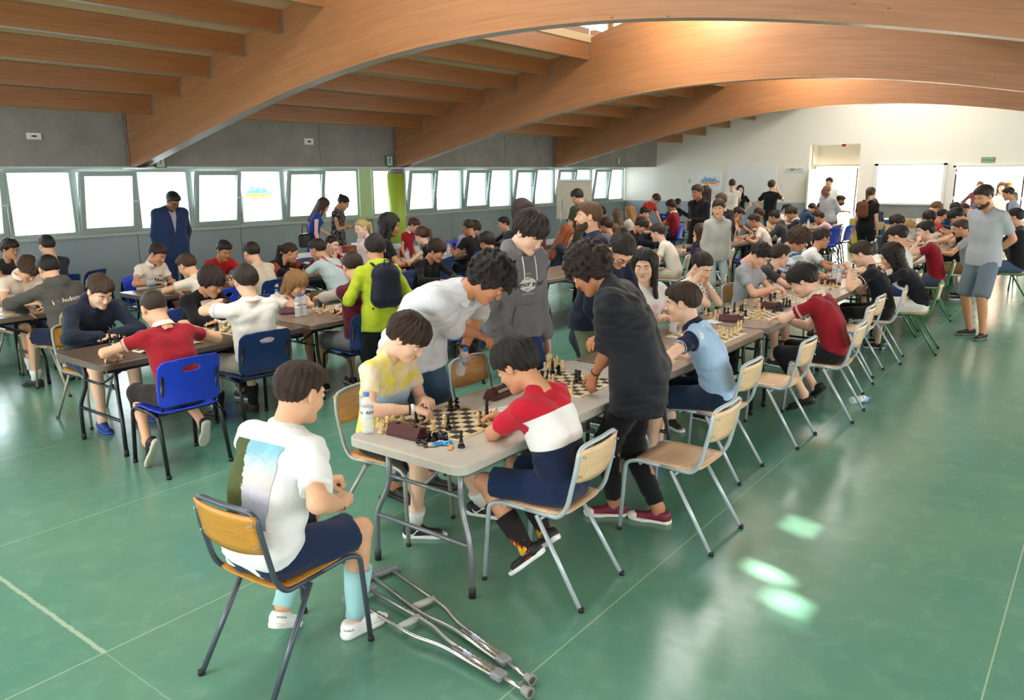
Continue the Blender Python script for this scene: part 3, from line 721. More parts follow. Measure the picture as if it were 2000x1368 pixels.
    if glasses:
        q = MB()
        for s in (-1, 1):
            q.tube([(s*.031+.022*math.cos(a), .094, .003+.017*math.sin(a)) for a in np.linspace(0, 2*math.pi, 14, endpoint=False)], .0016, 5, closed=True)
            q.tube([(s*.053, .093, .007), (s*.077, .06, .008), (s*.083, -.01, .012)], .0016, 5)
        q.tube([(-.009, .096, .006), (.009, .096, .006)], .0016, 5)
        o = q.build('glasses', flat('glasses_frame', glasses, .3), root_e); o.matrix_local = Rh4
    if beard:
        g = Grid((-.09, -.03, -.13), (.09, .12, .02), max(hH, .005)); P = g.all()
        d = ell(P, (0, .024, -.03), (.062, .068, .087)); d = smin(d, cap(P, (0, .05, -.089), (.045, 0, -.064), .027, .025), .02); d = smin(d, cap(P, (0, .05, -.089), (-.045, 0, -.064), .027, .025), .02)
        d = smin(d, ell(P, (0, .076, -.096), (.022, .019, .019)), .02); d = smax(d, -(-.028-.9*np.clip(np.abs(P[..., 0])-.03, 0, 1)*0-P[..., 2]), .01)
        d = np.maximum(d, P[..., 2]+.028+.35*np.clip(.055-P[..., 1]*0-.055, 0, 1)); d = smax(d, -ell(P, (0, .105, -.056), (.024, .03, .012)), .004); d = smax(d, -P[..., 1]-.0, .01); d = smax(d, -ell(P, (.0, .075, -.022), (.036, .05, .014)), .004)
        g.d[:] = d-.001*lump(P, 400, 1.); Vb, Fb = g.nets()
        if len(Vb): o = link('beard', mkmesh('beard', Vb, Fb, [mat_hair(beard)]), root_e); o.matrix_local = Rh4
    if mask:
        g = Grid((-.09, .0, -.14), (.09, .13, .02), .006); P = g.all(); d = smin(ell(P, (0, .028, -.035), (.064, .072, .085)), ell(P, (0, .09, -.035), (.03, .027, .03)), .03)
        d = np.maximum(d, P[..., 2]+.012-.1*0); d = np.maximum(d, .035-P[..., 1]); g.d[:] = d; Vb, Fb = g.nets(); o = link('face_mask', mkmesh('face_mask', Vb, Fb, [flat('mask_cloth', mask, .8)]), root_e); o.matrix_local = Rh4
    # shoes
    sc_, so_ = shoe[0], shoe[1]; knd = shoe[2] if len(shoe) > 2 else 'trainer'; hS = (.006, .009, .013)[lod]
    for s, n in ((-1, 'L'), (1, 'R')):
        ps = []
        for part, c in (('upper', sc_), ('sole', so_)):
            kk = ('shoe', part, hS, c, knd)
            if kk not in _T: Vs, Fs = tmpl(shoe_template, hS, part, knd); _T[kk] = mkmesh('shoe' if part == 'upper' else 'sole', Vs, Fs, [flat('shoe_'+part, c, .6)])
        o = link('shoe', _T[('shoe', 'upper', hS, sc_, knd)], root_e); so2 = link('sole', _T[('shoe', 'sole', hS, so_, knd)], o)
        pit = J['pit'+n]; fs = .93*w**.6; Rz = Matrix.Rotation(math.radians(-J['yaw'+n]), 4, 'Z') @ Matrix.Rotation(math.radians(pit), 4, 'X')
        off = Rz @ Vector((0, -.005, -.085)); pos = Vector(J['an'+n])+off*fs
        lowest = min((Rz @ Vector(c) * fs + pos).z for c in ((0, -.07, 0), (0, .19, 0), (.035, .1, 0), (-.035, .1, 0)))
        if pose != 'sit' or lowest < 0 or lowest < .04: pos.z -= lowest
        o.matrix_local = Matrix.Translation(pos) @ Rz @ Matrix.Scale(fs, 4)
        if socks:
            an, kn = J['an'+n], J['kn'+n]; hi = socks[1] if len(socks) > 1 else .3; q = an+(kn-an)*hi; mb = MB(); dd = unit(kn-an)
            mb.tube([an-dd*.02, an+dd*.02, an+(q-an)*.5, q], [.043*w, .0415*w, (.046+.018*hi)*w, (.047+.03*hi)*w], 16); mb.build('sock', socks[0] if not isinstance(socks[0], str) else flat('sock_cloth', socks[0], .9), root_e)
    return PEOPLE[key]
# ================================================================ the hall
XE, YW, YB = 24.0, 13.5, 12.3          # end wall, window wall, face of the concrete beam
X0, YR = -5.2, -2.6                    # back wall, right wall
def mat_floor():
    m = N('green_floor'); o = m.obj(); p = m.xyz(o)
    n1 = m.noise(o, .7, 4, .6).outputs[0]; n2 = m.noise(o, 7, 5, .65, .5).outputs[0]; n3 = m.noise(m.mapping(o, (1, .25, 1)), 14, 4, .7).outputs[0]
    c = m.mix(m.n('MapRange', {'Value': n1, 'From Min': .35, 'From Max': .65}).outputs[0], (*lin('538776'), 1), (*lin('66907a'), 1))
    c = m.mix(m.math('MULTIPLY', m.n('MapRange', {'Value': n2, 'From Min': .5, 'From Max': .8}).outputs[0], .35), c, (*lin('7fae98'), 1))
    # welded seams of the sheet floor, every 1.55 m along X, and worn cross joints
    for y0 in (-2.9, -1.35, .20, 1.73, 3.33, 4.85, 6.42, 7.97, 9.5, 11.0, 12.5):
        w = m.math('ABSOLUTE', m.math('SUBTRACT', p[1], y0)); l = m.math('LESS_THAN', w, .0035)
        c = m.mix(m.math('MULTIPLY', l, .55), c, (*lin('b9c9a8'), 1))
    wob = m.math('MULTIPLY', m.noise(m.mapping(o, (1, 6, 1)), 4, 3, .7).outputs[0], .02)
    w = m.math('ABSOLUTE', m.math('SUBTRACT', m.math('ADD', p[0], wob), 1.39))
    l = m.math('MULTIPLY', m.math('LESS_THAN', w, .011), m.math('GREATER_THAN', p[1], 3.33)); c = m.mix(m.math('MULTIPLY', l, .6), c, (*lin('b6c6b0'), 1))
    l = m.math('LESS_THAN', w, .003); c = m.mix(m.math('MULTIPLY', l, .3), c, (*lin('b6c6b0'), 1))
    r = m.n('MapRange', {'Value': n3, 'To Min': .15, 'To Max': .30}).outputs[0]
    m.bs(Base_Color=c, Roughness=r, Normal=m.bump(m.math('ADD', m.noise(o, 3, 3, .5).outputs[0], m.math('MULTIPLY', m.noise(o, 260, 2).outputs[0], .03)), .10, .02))
    m.b.inputs['Specular IOR Level'].default_value = .6; return m.m
def mat_concrete(name, c, scale=1.):
    m = N(name); o = m.obj(); n = m.noise(o, 2.2*scale, 6, .62).outputs[0]; q = m.noise(o, 26*scale, 4, .6).outputs[0]
    v = m.n('TexVoronoi', {'Vector': o, 'Scale': 9.*scale}).outputs[0]; pit = m.math('MULTIPLY', m.math('LESS_THAN', v, .055), m.math('GREATER_THAN', m.noise(o, 1.1, 2).outputs[0], .48))
    b = lin(c); cc = m.mix(m.n('MapRange', {'Value': n, 'From Min': .3, 'From Max': .7}).outputs[0], (*[x*.80 for x in b], 1), (*[x*1.14 for x in b], 1))
    cc = m.mix(m.math('MULTIPLY', q, .25), cc, (*[x*.7 for x in b], 1)); cc = m.mix(m.math('MULTIPLY', pit, .7), cc, (*lin('2f2d29'), 1))
    m.bs(Base_Color=cc, Roughness=.8, Normal=m.bump(q, .25, .01)); return m.m
def mat_dado():
    m = N('painted_metal_dado'); o = m.obj(); n = m.noise(o, 1.4, 5, .65).outputs[0]; q = m.noise(o, 30, 4, .7).outputs[0]
    c = m.mix(n, (*lin('a3b1b8'), 1), (*lin('bccace'), 1)); c = m.mix(m.math('MULTIPLY', q, .3), c, (*lin('6f8086'), 1))
    m.bs(Base_Color=c, Roughness=m.n('MapRange', {'Value': q, 'To Min': .28, 'To Max': .5}).outputs[0], Metallic=.0); return m.m
def mat_wood(name, c, lam=1, rough=.38, grain=1., obj=False):
    """c: mid colour; tc = (along the grain, across)"""
    m = N(name); tc = m.obj() if obj else m.attr('tc'); b = lin(c)
    g = m.noise(m.mapping(tc, (.6*grain, 14*grain, 14*grain)), 2.4, 6, .62, .5).outputs[0]
    g2 = m.noise(m.mapping(tc, (.35, 2.2, 2.2)), 1.3, 3, .5).outputs[0]
    cc = m.mix(m.n('MapRange', {'Value': g, 'From Min': .3, 'From Max': .7}).outputs[0], (*[x*.74 for x in b], 1), (*[min(1, x*1.2) for x in b], 1))
    cc = m.mix(m.n('MapRange', {'Value': g2, 'From Min': .35, 'From Max': .65, 'To Max': .55}).outputs[0], cc, (*[min(1, x*y) for x, y in zip(b, (1.22, 1.28, 1.35))], 1))
    if lam:
        p = m.xyz(tc); y = m.math('MULTIPLY', p[1], 22.); fr = m.math('FRACT', y); fl = m.math('FLOOR', y)
        rn = m.n('TexWhiteNoise', {0: m.n('CombineXYZ', {0: m.math('FLOOR', m.math('ADD', m.math('MULTIPLY', p[0], .55), m.math('MULTIPLY', fl, .37))), 1: fl}).outputs[0]}).outputs[0]
        cc = m.mix(m.math('MULTIPLY', rn, .28), cc, (*[x*.72 for x in b], 1)); cc = m.mix(m.math('MULTIPLY', m.math('LESS_THAN', fr, .05), .35), cc, (*[x*.5 for x in b], 1))
        v = m.n('TexVoronoi', {'Vector': m.mapping(tc, (1.5, 4, 1)), 'Scale': 1.6}).outputs[0]; cc = m.mix(m.math('MULTIPLY', m.math('LESS_THAN', v, .045), .75), cc, (*[x*.3 for x in b], 1))
    m.bs(Base_Color=cc, Roughness=rough, Normal=m.bump(g, .12, .01)); return m.m
M_FLOOR = mat_floor(); M_CONC = mat_concrete('fair_faced_concrete', '9a9893'); M_DADO = mat_dado()
M_GLU = mat_wood('glued_timber', 'a5714a'); M_PUR = mat_wood('purlin_timber', '9f6a3f'); M_DECK = flat('roof_deck_board', 'd2b890', .8)
_p = N('cream_plaster'); M_CREAM = _p.bs(Base_Color=_p.mix(_p.noise(_p.obj(), .6, 4).outputs[0], (*lin('f1ebdb'), 1), (*lin('f8f4ea'), 1)), Roughness=.7, Normal=_p.bump(_p.noise(_p.obj(), 60, 3).outputs[0], .1, .003)).m; M_FRAME = flat('window_frame_paint', 'aebdb6', .4); M_WFR = flat('white_frame_paint', 'eef0f0', .4)
M_STEEL = flat('galvanised_steel', 'a6acb2', .35, .8); M_GREEN = flat('lime_paint', 'b4cf4c', .35); M_PALEG = flat('pale_green_paint', 'c6dcb0', .5)
M_BLACK = flat('black_plastic', '17181a', .35); M_WHITE = flat('white_plastic', 'f2f2f0', .4); M_SIGN = flat('sign_green', '1c7a4c', .4); M_RED = flat('red_plastic', 'a3241c', .4)
def mat_glass():
    m = N('window_glass'); tr = m.n('BsdfTransparent', {0: (.95, .98, .98, 1)}); gl = m.n('BsdfGlossy', {'Color': (1, 1, 1, 1), 'Roughness': .03})
    fr = m.n('Fresnel', {0: 1.45}).outputs[0]; mx = m.n('MixShader', {0: m.math('MULTIPLY', fr, .8), 1: tr, 2: gl}); m.t.links.new(mx.outputs[0], m.out.inputs[0]); return m.m
M_GLASS = mat_glass()
def box_struct(name, lo, hi, m, parent=None, bev=0):
    lo, hi = np.array(lo, float), np.array(hi, float); mb = MB(); mb.box((lo+hi)/2, hi-lo, None, bev); return struct(name, mb, m, parent)
box_struct('floor', (X0-.3, YR-.3, -.1), (XE+.3, YW+.3, 0), M_FLOOR)
# ---- window wall: dado panels, sill, windows, header, concrete beam
wl = struct('wall_left', MB().box(((X0+XE)/2, YW+.17, .55), (XE-X0, .3, 1.1)).box(((X0+XE)/2, YW+.17, 2.75), (XE-X0, .3, 1.1)), M_CREAM)
x = X0
while x < XE-.1:
    x1 = min(x+2.04, XE); mb = MB(); mb.box(((x+x1)/2, YW-.01, .54), (x1-x-.012, .04, 1.08), None, .004); mb.build('panel', M_DADO, wl); x = x1
box_struct('trim_1', (X0, YW-.10, 1.08), (XE, YW+.1, 1.125), flat('sill_paint', 'c3cdc6', .4))
box_struct('trim_2', (X0, YW-.12, 2.17), (XE, YW+.1, 2.26), flat('header_paint', 'd4dad6', .4))
cb = box_struct('beam_concrete', (X0, YB, 2.2), (XE, YW+.02, 3.35), M_CONC)
for xx in (3.35, 10.15, 15.9, 21.9):
    box_struct('joint', (xx-.004, YB-.002, 2.2), (xx+.004, YB+.01, 3.3), flat('joint_dark', '4a4946', .9), cb)  # thin dark strip marks each joint in the concrete
P_ = 1.02; wi = 0
def window_frame(i, xa, xb, y, sash, s=1):
    """fixed pane, or a bottom-hung sash tilted into the hall; s=-1 faces the other way"""
    mb = MB(); z0, z1 = 1.125, 2.17; t = .05
    for c, d in (((xa+t/2, y, (z0+z1)/2), (t, .07, z1-z0)), ((xb-t/2, y, (z0+z1)/2), (t, .07, z1-z0)), (((xa+xb)/2, y, z0+t/2), (xb-xa-2*t, .07, t)), (((xa+xb)/2, y, z1-t/2), (xb-xa-2*t, .07, t))): mb.box(c, d, None, .004)
    w = struct('window_%d' % i, mb, M_FRAME)
    if not sash: MB().box(((xa+xb)/2, y, (z0+z1)/2), (xb-xa-2*t, .008, z1-z0-2*t)).build('pane', M_GLASS, w)
    else:
        q = MB(); h = z1-z0-.05; ww = xb-xa-.06; t = .075
        for c, d in (((-ww/2+t/2, 0, h/2), (t, .05, h)), ((ww/2-t/2, 0, h/2), (t, .05, h)), ((0, 0, t/2), (ww-2*t, .05, t)), ((0, 0, h-t/2), (ww-2*t, .05, t))): q.box(c, d, None, .004)
        so_ = q.build('sash', M_FRAME, w); so_.location = ((xa+xb)/2, y-.03*s, z0+.03); so_.rotation_euler = (math.radians(9)*s, 0, 0)
        MB().box((0, 0, h/2), (ww-2*t, .008, h-2*t)).build('pane', M_GLASS, so_)
        hb = MB(); hb.tube([(ww/2-.1, -.03*s, h*.5), (ww/2+.03, -.05*s, h*.5)], .009, 6); hb.build('handle', M_WHITE, so_)
        st = MB(); yy = y-.03*s-math.sin(math.radians(9))*h*s
        for xs in (xa+.02, xb-.02): st.tube([(xs, y, z0+.1), (xs, yy, z0+h*.98)], .006, 5)
        st.build('stay', M_STEEL, w)
x = -4.16-.0; k = 0; edges = []
# sash positions measured along the wall
SASH = {6.07, 8.09, 10.12, 15.65, 17.7, 19.8, 21.85, 4.05, 2.03, .01, -2.01, -4.03}
for xa in [-4.03+1.012*i for i in range(16)]:
    wi += 1; window_frame(wi, xa, xa+1.0, YW+.02, (i_ := round((xa+4.03)/1.012)) % 2 == 0)
wi += 1; box_struct('wall_pier', (12.17, YW-.03, .0), (12.52, YW+.05, 2.2), M_PALEG)
for j in range(11):
    xa = 12.55+1.04*j; wi += 1; window_frame(wi, xa, min(xa+1.03, XE), YW+.02, j % 2 == 1)
# column with its collar
mb = MB(); mb.lathe([(.185, 0), (.185, 2.06)], 40, (12.25, 12.42, 0)); col = struct('column', mb, M_GREEN)
MB().lathe([(.165, 2.06), (.165, 2.2)], 32, (12.25, 12.42, 0)).build('collar', M_CONC, col)
# ---- arched beams
PROF = np.array([(0, 3.39), (1, 3.365), (2, 3.275), (3, 3.13), (4, 2.935), (5, 2.71), (6, 2.475), (7, 2.235), (7.4, 2.14)])
YC = 4.9
def zlow(y): return np.interp(abs(y-YC), PROF[:, 0], PROF[:, 1])
def ztop(y): d = abs(y-YC); return min(np.interp(d, [0, 2.1, 2.7, 7.4], [4.68, 4.42, 4.24, 3.2]), 9)
M_SOFF = mat_wood('dusty_timber_soffit', 'a89880')
BX = [X0+.3-.25, .65, 6.5, 12.2, 18.1]
for bi, bx in enumerate(BX[1:]):
    ys = np.linspace(YC-7.4, YC+7.4, 75); hw = .09; V = []; TC = []; L = 0
    zl = np.array([zlow(y) for y in ys]); zl = np.convolve(np.pad(zl, 2, 'edge'), np.ones(5)/5, 'valid'); nv = 5
    for i, y in enumerate(ys):
        if i: L += math.hypot(ys[i]-ys[i-1], zl[i]-zl[i-1])
        zt = ztop(y)
        for x_, z_ in ((bx-hw, zl[i]), (bx+hw, zl[i]), (bx+hw, zt), (bx-hw, zt)): V.append((x_, y, z_)); TC.append((L, (z_-zl[i]), x_-bx))
    F = [(i*4+a, i*4+(a+1) % 4, (i+1)*4+(a+1) % 4, (i+1)*4+a) for i in range(74) for a in range(4)]+[(3, 2, 1, 0), (296, 297, 298, 299)]
    F = [f[::-1] for f in F]
    bo_ = link('beam', mkmesh('arched_beam', V, F, [M_GLU, M_SOFF], [1 if (i < 74*4 and i % 4 == 0) else 0 for i in range(len(F))], smooth=False, tc=TC), None, kind='structure', label='arched glued timber beam spanning the hall')
    for ye, sg in ((YB, -1), (YR+.2+.0, 1)):
        mb = MB(); mb.box((bx-.11, ye+.0*sg, 2.72), (.02, .12, .95)); mb.box((bx+.11, ye, 2.72), (.02, .12, .95)); mb.box((bx, ye+sg*.15, 2.175), (.3, .45, .02)); mb.build('bracket', M_STEEL, bo_)
        for q in range(4): MB().lathe([(.018, 0), (.018, .012), (.01, .016)], 8, (bx-.09, ye+sg*.22, 2.45+.12*q), (-1, 0, 0)).build('bolt', M_STEEL, bo_)
# ---- roof: deck, purlins, skylight
def zp(y): return 2.94+(11.46-(y if y > YC else 2*YC-y))*.2525
ce = MB()
for s in (1, -1):
    a, b = YC+s*(YB+.6-YC), YC+s*(7.5-YC)
    za, zb = zp(a)+.25, zp(b)+.25; V = [(X0-.1, a, za), (XE+.1, a, za), (XE+.1, b, zb), (X0-.1, b, zb)]; V += [(v[0], v[1], v[2]+.12) for v in V]
    ce.add(V, [(0, 3, 2, 1), (4, 5, 6, 7), (0, 1, 5, 4), (1, 2, 6, 5), (2, 3, 7, 6), (3, 0, 4, 7)])
ceil = struct('ceiling', ce, M_DECK)
# raised lantern over the middle: clerestory glazing and a white lining with an open strip
ln = MB()
for s in (1, -1): ln.add([(X0-.1, YC+s*2.75, 5.15), (XE+.1, YC+s*2.75, 5.15), (XE+.1, YC+s*.75, 5.5), (X0-.1, YC+s*.75, 5.5)], [(0, 1, 2, 3)])
lan = ln.build('lining', flat('white_lining', 'f0ece2', .8), ceil)
for s in (1, -1):
    for i in range(29):
        xa = X0+i*1.0; MB().box((xa, YC+s*2.62, 4.82), (.07, .07, .75)).build('post', M_GLU if False else flat('post_timber', 'b5793f', .5), ceil)
    MB().box(((X0+XE)/2, YC+s*2.62, 5.17), (XE-X0, .1, .08)).build('rail', flat('post_timber', 'b5793f', .5), ceil)
    MB().box(((X0+XE)/2, YC+s*2.66, 4.82), (XE-X0, .01, .66)).build('glazing', M_GLASS if s > 0 else flat('opal_clerestory', 'f0eee6', .5), ceil)
bays = [(X0, .56), (.74, 6.41), (6.59, 12.11), (12.29, 18.01), (18.19, XE)]
MB().box(((X0+XE)/2, YC, 5.52), (XE-X0, 1.6, .03)).build('opal_glazing', N('opal_glazing').bs(Base_Color=(.9,.9,.88,1), Roughness=.5, Transmission_Weight=.25).m, ceil)

MB().box(((X0+XE)/2, YC-2.72, 4.36), (XE-X0, .04, .42)).build('upstand', flat('white_lining', 'f0ece2', .8), ceil)
MB().box(((X0+XE)/2, YC-2.72, 5.2), (XE-X0, .04, .2)).build('upstand', flat('white_lining', 'f0ece2', .8), ceil)
pm = {}
for (xa, xb) in bays:
    L = xb-xa
    for ys_ in [(11.46-.775*i) for i in range(6)]:
        for s in (1, -1):
            y = ys_ if s > 0 else 2*YC-ys_; deep = .5 if abs(ys_-7.585) < .02 else .25; kk = (round(L, 2), deep)
            if kk not in pm:
                V = [(a*L/2, b*.05, c) for a in (-1, 1) for b in (-1, 1) for c in (0, deep)]; F = [(0, 1, 3, 2), (4, 6, 7, 5), (0, 4, 5, 1), (2, 3, 7, 6), (0, 2, 6, 4), (1, 5, 7, 3)]
                pm[kk] = mkmesh('purlin', V, F, [M_PUR, M_SOFF], [0, 0, 0, 0, 1, 0], smooth=False, tc=[(v[0], v[2]*1.0, v[1]) for v in V])
                hb = MB()
                for e in (-1, 1): hb.box((e*(L/2-.006), 0, deep*.4), (.05, .125, min(.2, deep*.8))); 
                pm[kk, 'h'] = hb.mesh('hanger', M_STEEL)
            po = link('purlin', pm[kk], ceil, ((xa+xb)/2, y, zp(ys_ if s > 0 else y)))
            if abs(y-YC) < 8.2: link('hanger', pm[kk, 'h'], po)
# ---- end wall with dado, niche, window and doors (pieces of one wall around the openings)
ew = MB(); NY = (6.02, 7.40); WY = (3.81, 5.60); DY = (1.9, 3.66)
def wseg(y0, y1, z0, z1, m=None): ew.box((XE+.15, (y0+y1)/2, (z0+z1)/2), (.3, y1-y0, z1-z0))
wseg(NY[1], YW, 0, 6); wseg(NY[0], NY[1], 2.77, 6); wseg(WY[1], NY[0], 0, 6); wseg(WY[0], WY[1], 0, 1.11); wseg(WY[0], WY[1], 2.2, 6); wseg(DY[1], WY[0], 0, 6); wseg(DY[0], DY[1], 2.14, 6); wseg(YR-.3, DY[0], 0, 6)
wf = struct('wall_far', ew, M_CREAM)
for a, b in ((NY[1]+.02, YW-.03), (WY[1]+.02-0, NY[0]-.02)):
    y = a
    while y < b-.05: y1 = min(y+2.04, b); MB().box((XE-.01, (y+y1)/2, .56), (.03, y1-y-.01, 1.12), None, .004).build('panel', M_DADO, wf); y = y1
MB().box((XE-.01, (WY[0]+WY[1])/2, .55), (.03, WY[1]-WY[0], 1.08), None, .004).build('panel', mat_concrete('grey_panel', '8f9290'), wf)
# niche box and its door
nc = MB(); nc.box((XE+.85, (NY[0]+NY[1])/2, 2.47), (.1, 1.5, .62)); nc.box((XE+.6, NY[1]+.05, 1.38), (.7, .1, 2.8)); nc.box((XE+.6, NY[0]-.05, 1.38), (.7, .1, 2.8)); nc.box((XE+.6, (NY[0]+NY[1])/2, 2.82), (.7, 1.5, .1)); struct('wall_niche', nc, M_CREAM)
d1 = MB()
for y in (NY[0]+.04, NY[1]-.04): d1.box((XE+.5, y, 1.08), (.1, .08, 2.16), None, .005)
d1.box((XE+.5, (NY[0]+NY[1])/2, 2.18), (.1, NY[1]-NY[0], .05), None, .005)
d1 = struct('door_1', d1, flat('door_frame_cream', 'e4ddc4', .5))
lf = MB(); lf.box((XE+.12, NY[1]-.10, 1.05), (.9, .045, 2.08), None, .005); lf = lf.build('door_leaf', flat('door_leaf_cream', 'e6dfc8', .45), d1)
hd = MB(); hd.tube([(XE-.15, NY[1]-.13, 1.02), (XE-.15, NY[1]-.2, 1.02), (XE-.02, NY[1]-.21, 1.02)], .012, 8); hd.build('door_handle', M_BLACK, lf)
for i in range(2): MB().box((XE+.86, NY[0]+.34+.42*i, 1.08), (.02, .012, 2.1)).build('glazing_bar', flat('glazing_bar_grey', '9fb0b6', .4), d1)
cl = MB(); cl.tube([(XE+.3, NY[0]+.1, 2.1), (XE+.3, NY[0]+.12, 1.1), (XE+.3, NY[0]+.08, .1)], .02, 8); cl.build('closer_rod', flat('dark_olive_metal', '4c4b3c', .4), d1)
# window 60 in the end wall
fr = MB()
for c, d in (((XE-.0, WY[0]+.04, 1.655), (.12, .08, 1.13)), ((XE, WY[1]-.05, 1.655), (.12, .1, 1.13)), ((XE, (WY[0]+WY[1])/2, 1.13), (.12, WY[1]-WY[0], .05)), ((XE, (WY[0]+WY[1])/2, 2.18), (.12, WY[1]-WY[0], .06))): fr.box(c, d, None, .004)
w60 = struct('window_60', fr, M_WFR); MB().box((XE, (WY[0]+WY[1])/2, 1.655), (.008, WY[1]-WY[0]-.16, 1.02)).build('pane', M_GLASS, w60)
d2 = MB()
for y in (DY[1]-.03, DY[0]+.03): d2.box((XE, y, 1.07), (.12, .06, 2.14), None, .004)
d2.box((XE, (DY[0]+DY[1])/2, 2.12), (.12, DY[1]-DY[0], .07), None, .004); d2 = struct('door_2', d2, M_WFR)
for y in (DY[1]-.075, DY[0]+.16):
    MB().box((XE-.02, y, 1.02), (.05, .035, 2.04)).build('gasket', flat('dark_gasket', '2b1e22', .5), d2)
    for z in (.6, 1.3, 1.95): MB().box((XE-.05, y, z), (.03, .045, .09)).build('hinge', M_WFR, d2)
# other walls, mostly out of the frame
rw = MB(); rw.box(((X0+XE)/2, YR-.15, .5), (XE-X0, .3, 1.0)); rw.box(((X0+XE)/2, YR-.15, 3.0), (XE-X0, .3, 1.3)); struct('wall_right', rw, M_CREAM)
rwin = MB()
for i in range(25): rwin.box((X0+.75+1.2*i, YR-.05, 1.7), (.07, .08, 1.4))
struct('window_70', rwin, M_FRAME)
bw_ = MB(); bw_.box((X0-.15, 5.45, .35), (.3, 16.2, .7)); bw_.box((X0-.15, 5.45, 4.2), (.3, 16.2, 2.6)); bw_.box((X0-.15, -1.4, 1.8), (.3, 2.4, 2.4)); bw_.box((X0-.15, 12.6, 1.8), (.3, 2.0, 2.4)); struct('wall_back', bw_, M_CREAM)
# outside: yard, facade seen through the glass
box_struct('ground_outside', (XE+.4, -12, -.12), (XE+26, 22, -.02), flat('pale_paving', 'e4e0d8', .8))
fm = N('striped_facade'); yy_ = m_ = fm.xyz(fm.obj())[1]
c_ = fm.mix(fm.math('GREATER_THAN', fm.noise(fm.n('CombineXYZ', {0: yy_}).outputs[0], 1.7, 1).outputs[0], .53), (*lin('fffaf4'), 1), (*lin('f3b7a0'), 1)); fm.bs(Base_Color=c_, Roughness=.8)
fc = MB(); fc.box((XE+9, 4, 2.6), (.4, 22, 5.2)); struct('wall_outside', fc, fm.m)

# added unseen panel outside the right-hand windows, gaps cut to shape the sun patches
def inpoly(p, P):
    c = False
    for i in range(len(P)):
        a, b = P[i], P[i-1]
        if (a[1] > p[1]) != (b[1] > p[1]) and p[0] < (b[0]-a[0])*(p[1]-a[1])/(b[1]-a[1])+a[0]: c = not c
    return c
GAPS = [[(1522, 1030), (1545, 1000), (1583, 998), (1584, 1066), (1560, 1050)], [(1483, 1060), (1497, 1058), (1512, 1090), (1560, 1165), (1545, 1215), (1488, 1215), (1485, 1130)], [(1445, 1113), (1472, 1072), (1480, 1080), (1460, 1115)],
        [(939, 1150), (1000, 1105), (1005, 1180), (955, 1225)], [(1060, 1080), (1130, 1030), (1140, 1090), (1080, 1130)], [(1455, 705), (1480, 690), (1485, 705), (1460, 715)], [(640, 1290), (720, 1285), (700, 1330), (650, 1330)]]
GW = [[tuple(at(u, v, z=0)[:2]) for u, v in g] for g in GAPS]
V = []; F = []; HY = -4.5; cs = .05; hr = np.random.RandomState(5)
for iz in range(int(5.2/cs)):
    z = (iz+.5)*cs; run = None
    for ix in range(int(30/cs)+1):
        x = -8+(ix+.5)*cs; t = z/.5; q = (x+.3*t, HY+t); gap = ix == int(30/cs) or (-1 < q[1] < 3 and any(inpoly(q, g) for g in GW))
        if not gap and run is None: run = x-cs/2
        if gap and run is not None:
            n0 = len(V); y = HY+hr.rand()*.06; V += [(run, y, z-cs/2), (x-cs/2, y, z-cs/2), (x-cs/2, y, z+cs/2), (run, y, z+cs/2)]; V += [(v[0], v[1]-.12, v[2]) for v in V[n0:n0+4]]
            F += [(n0, n0+1, n0+2, n0+3), (n0+7, n0+6, n0+5, n0+4), (n0, n0+4, n0+5, n0+1), (n0+3, n0+2, n0+6, n0+7), (n0+1, n0+5, n0+6, n0+2), (n0, n0+3, n0+7, n0+4)]; run = None
link('sun_blocker', mkmesh('sun_blocker', V, F, [flat('sun_blocker_green', '2f4a24', .8)], smooth=False), None, kind='structure')
# ================================================================ furniture
def mat_ply(name, c, rough=.32):
    return mat_wood(name, c, lam=0, rough=rough, grain=2.2, obj=True)
PLY_PALE = mat_ply('pale_birch_ply', 'dcb890'); PLY_GOLD = mat_ply('golden_beech_ply', 'b9822f'); PLY_TAN = mat_ply('orange_beech_ply', 'cf9a60')
FR = dict(pale=flat('pale_blue_grey_tube', 'b3c0c8', .3, .2), slate=flat('slate_tube', '4d5562', .3, .3), green=flat('green_tube', '3f7d50', .35, .1), silver=flat('silver_grey_tube', '9b9c98', .35, .3), olive=flat('warm_grey_tube', '8f8f80', .35, .2))
RUB = flat('rubber_foot', '1a1a1c', .6); SCREW = flat('screw_head', 'c8c8c8', .25, 1)
def smooth_path(P, r=.05, n=5):
    P = [Vector(p) for p in P]; out = [P[0]]
    for i in range(1, len(P)-1):
        a, b, c = P[i-1], P[i], P[i+1]; rr = min(r, (b-a).length*.48, (c-b).length*.48)
        p0 = b+(a-b).normalized()*rr; p1 = b+(c-b).normalized()*rr
        for k in range(n+1): t = k/n; out.append(p0*(1-t)**2+b*2*t*(1-t)+p1*t*t)
    return out+[P[-1]]
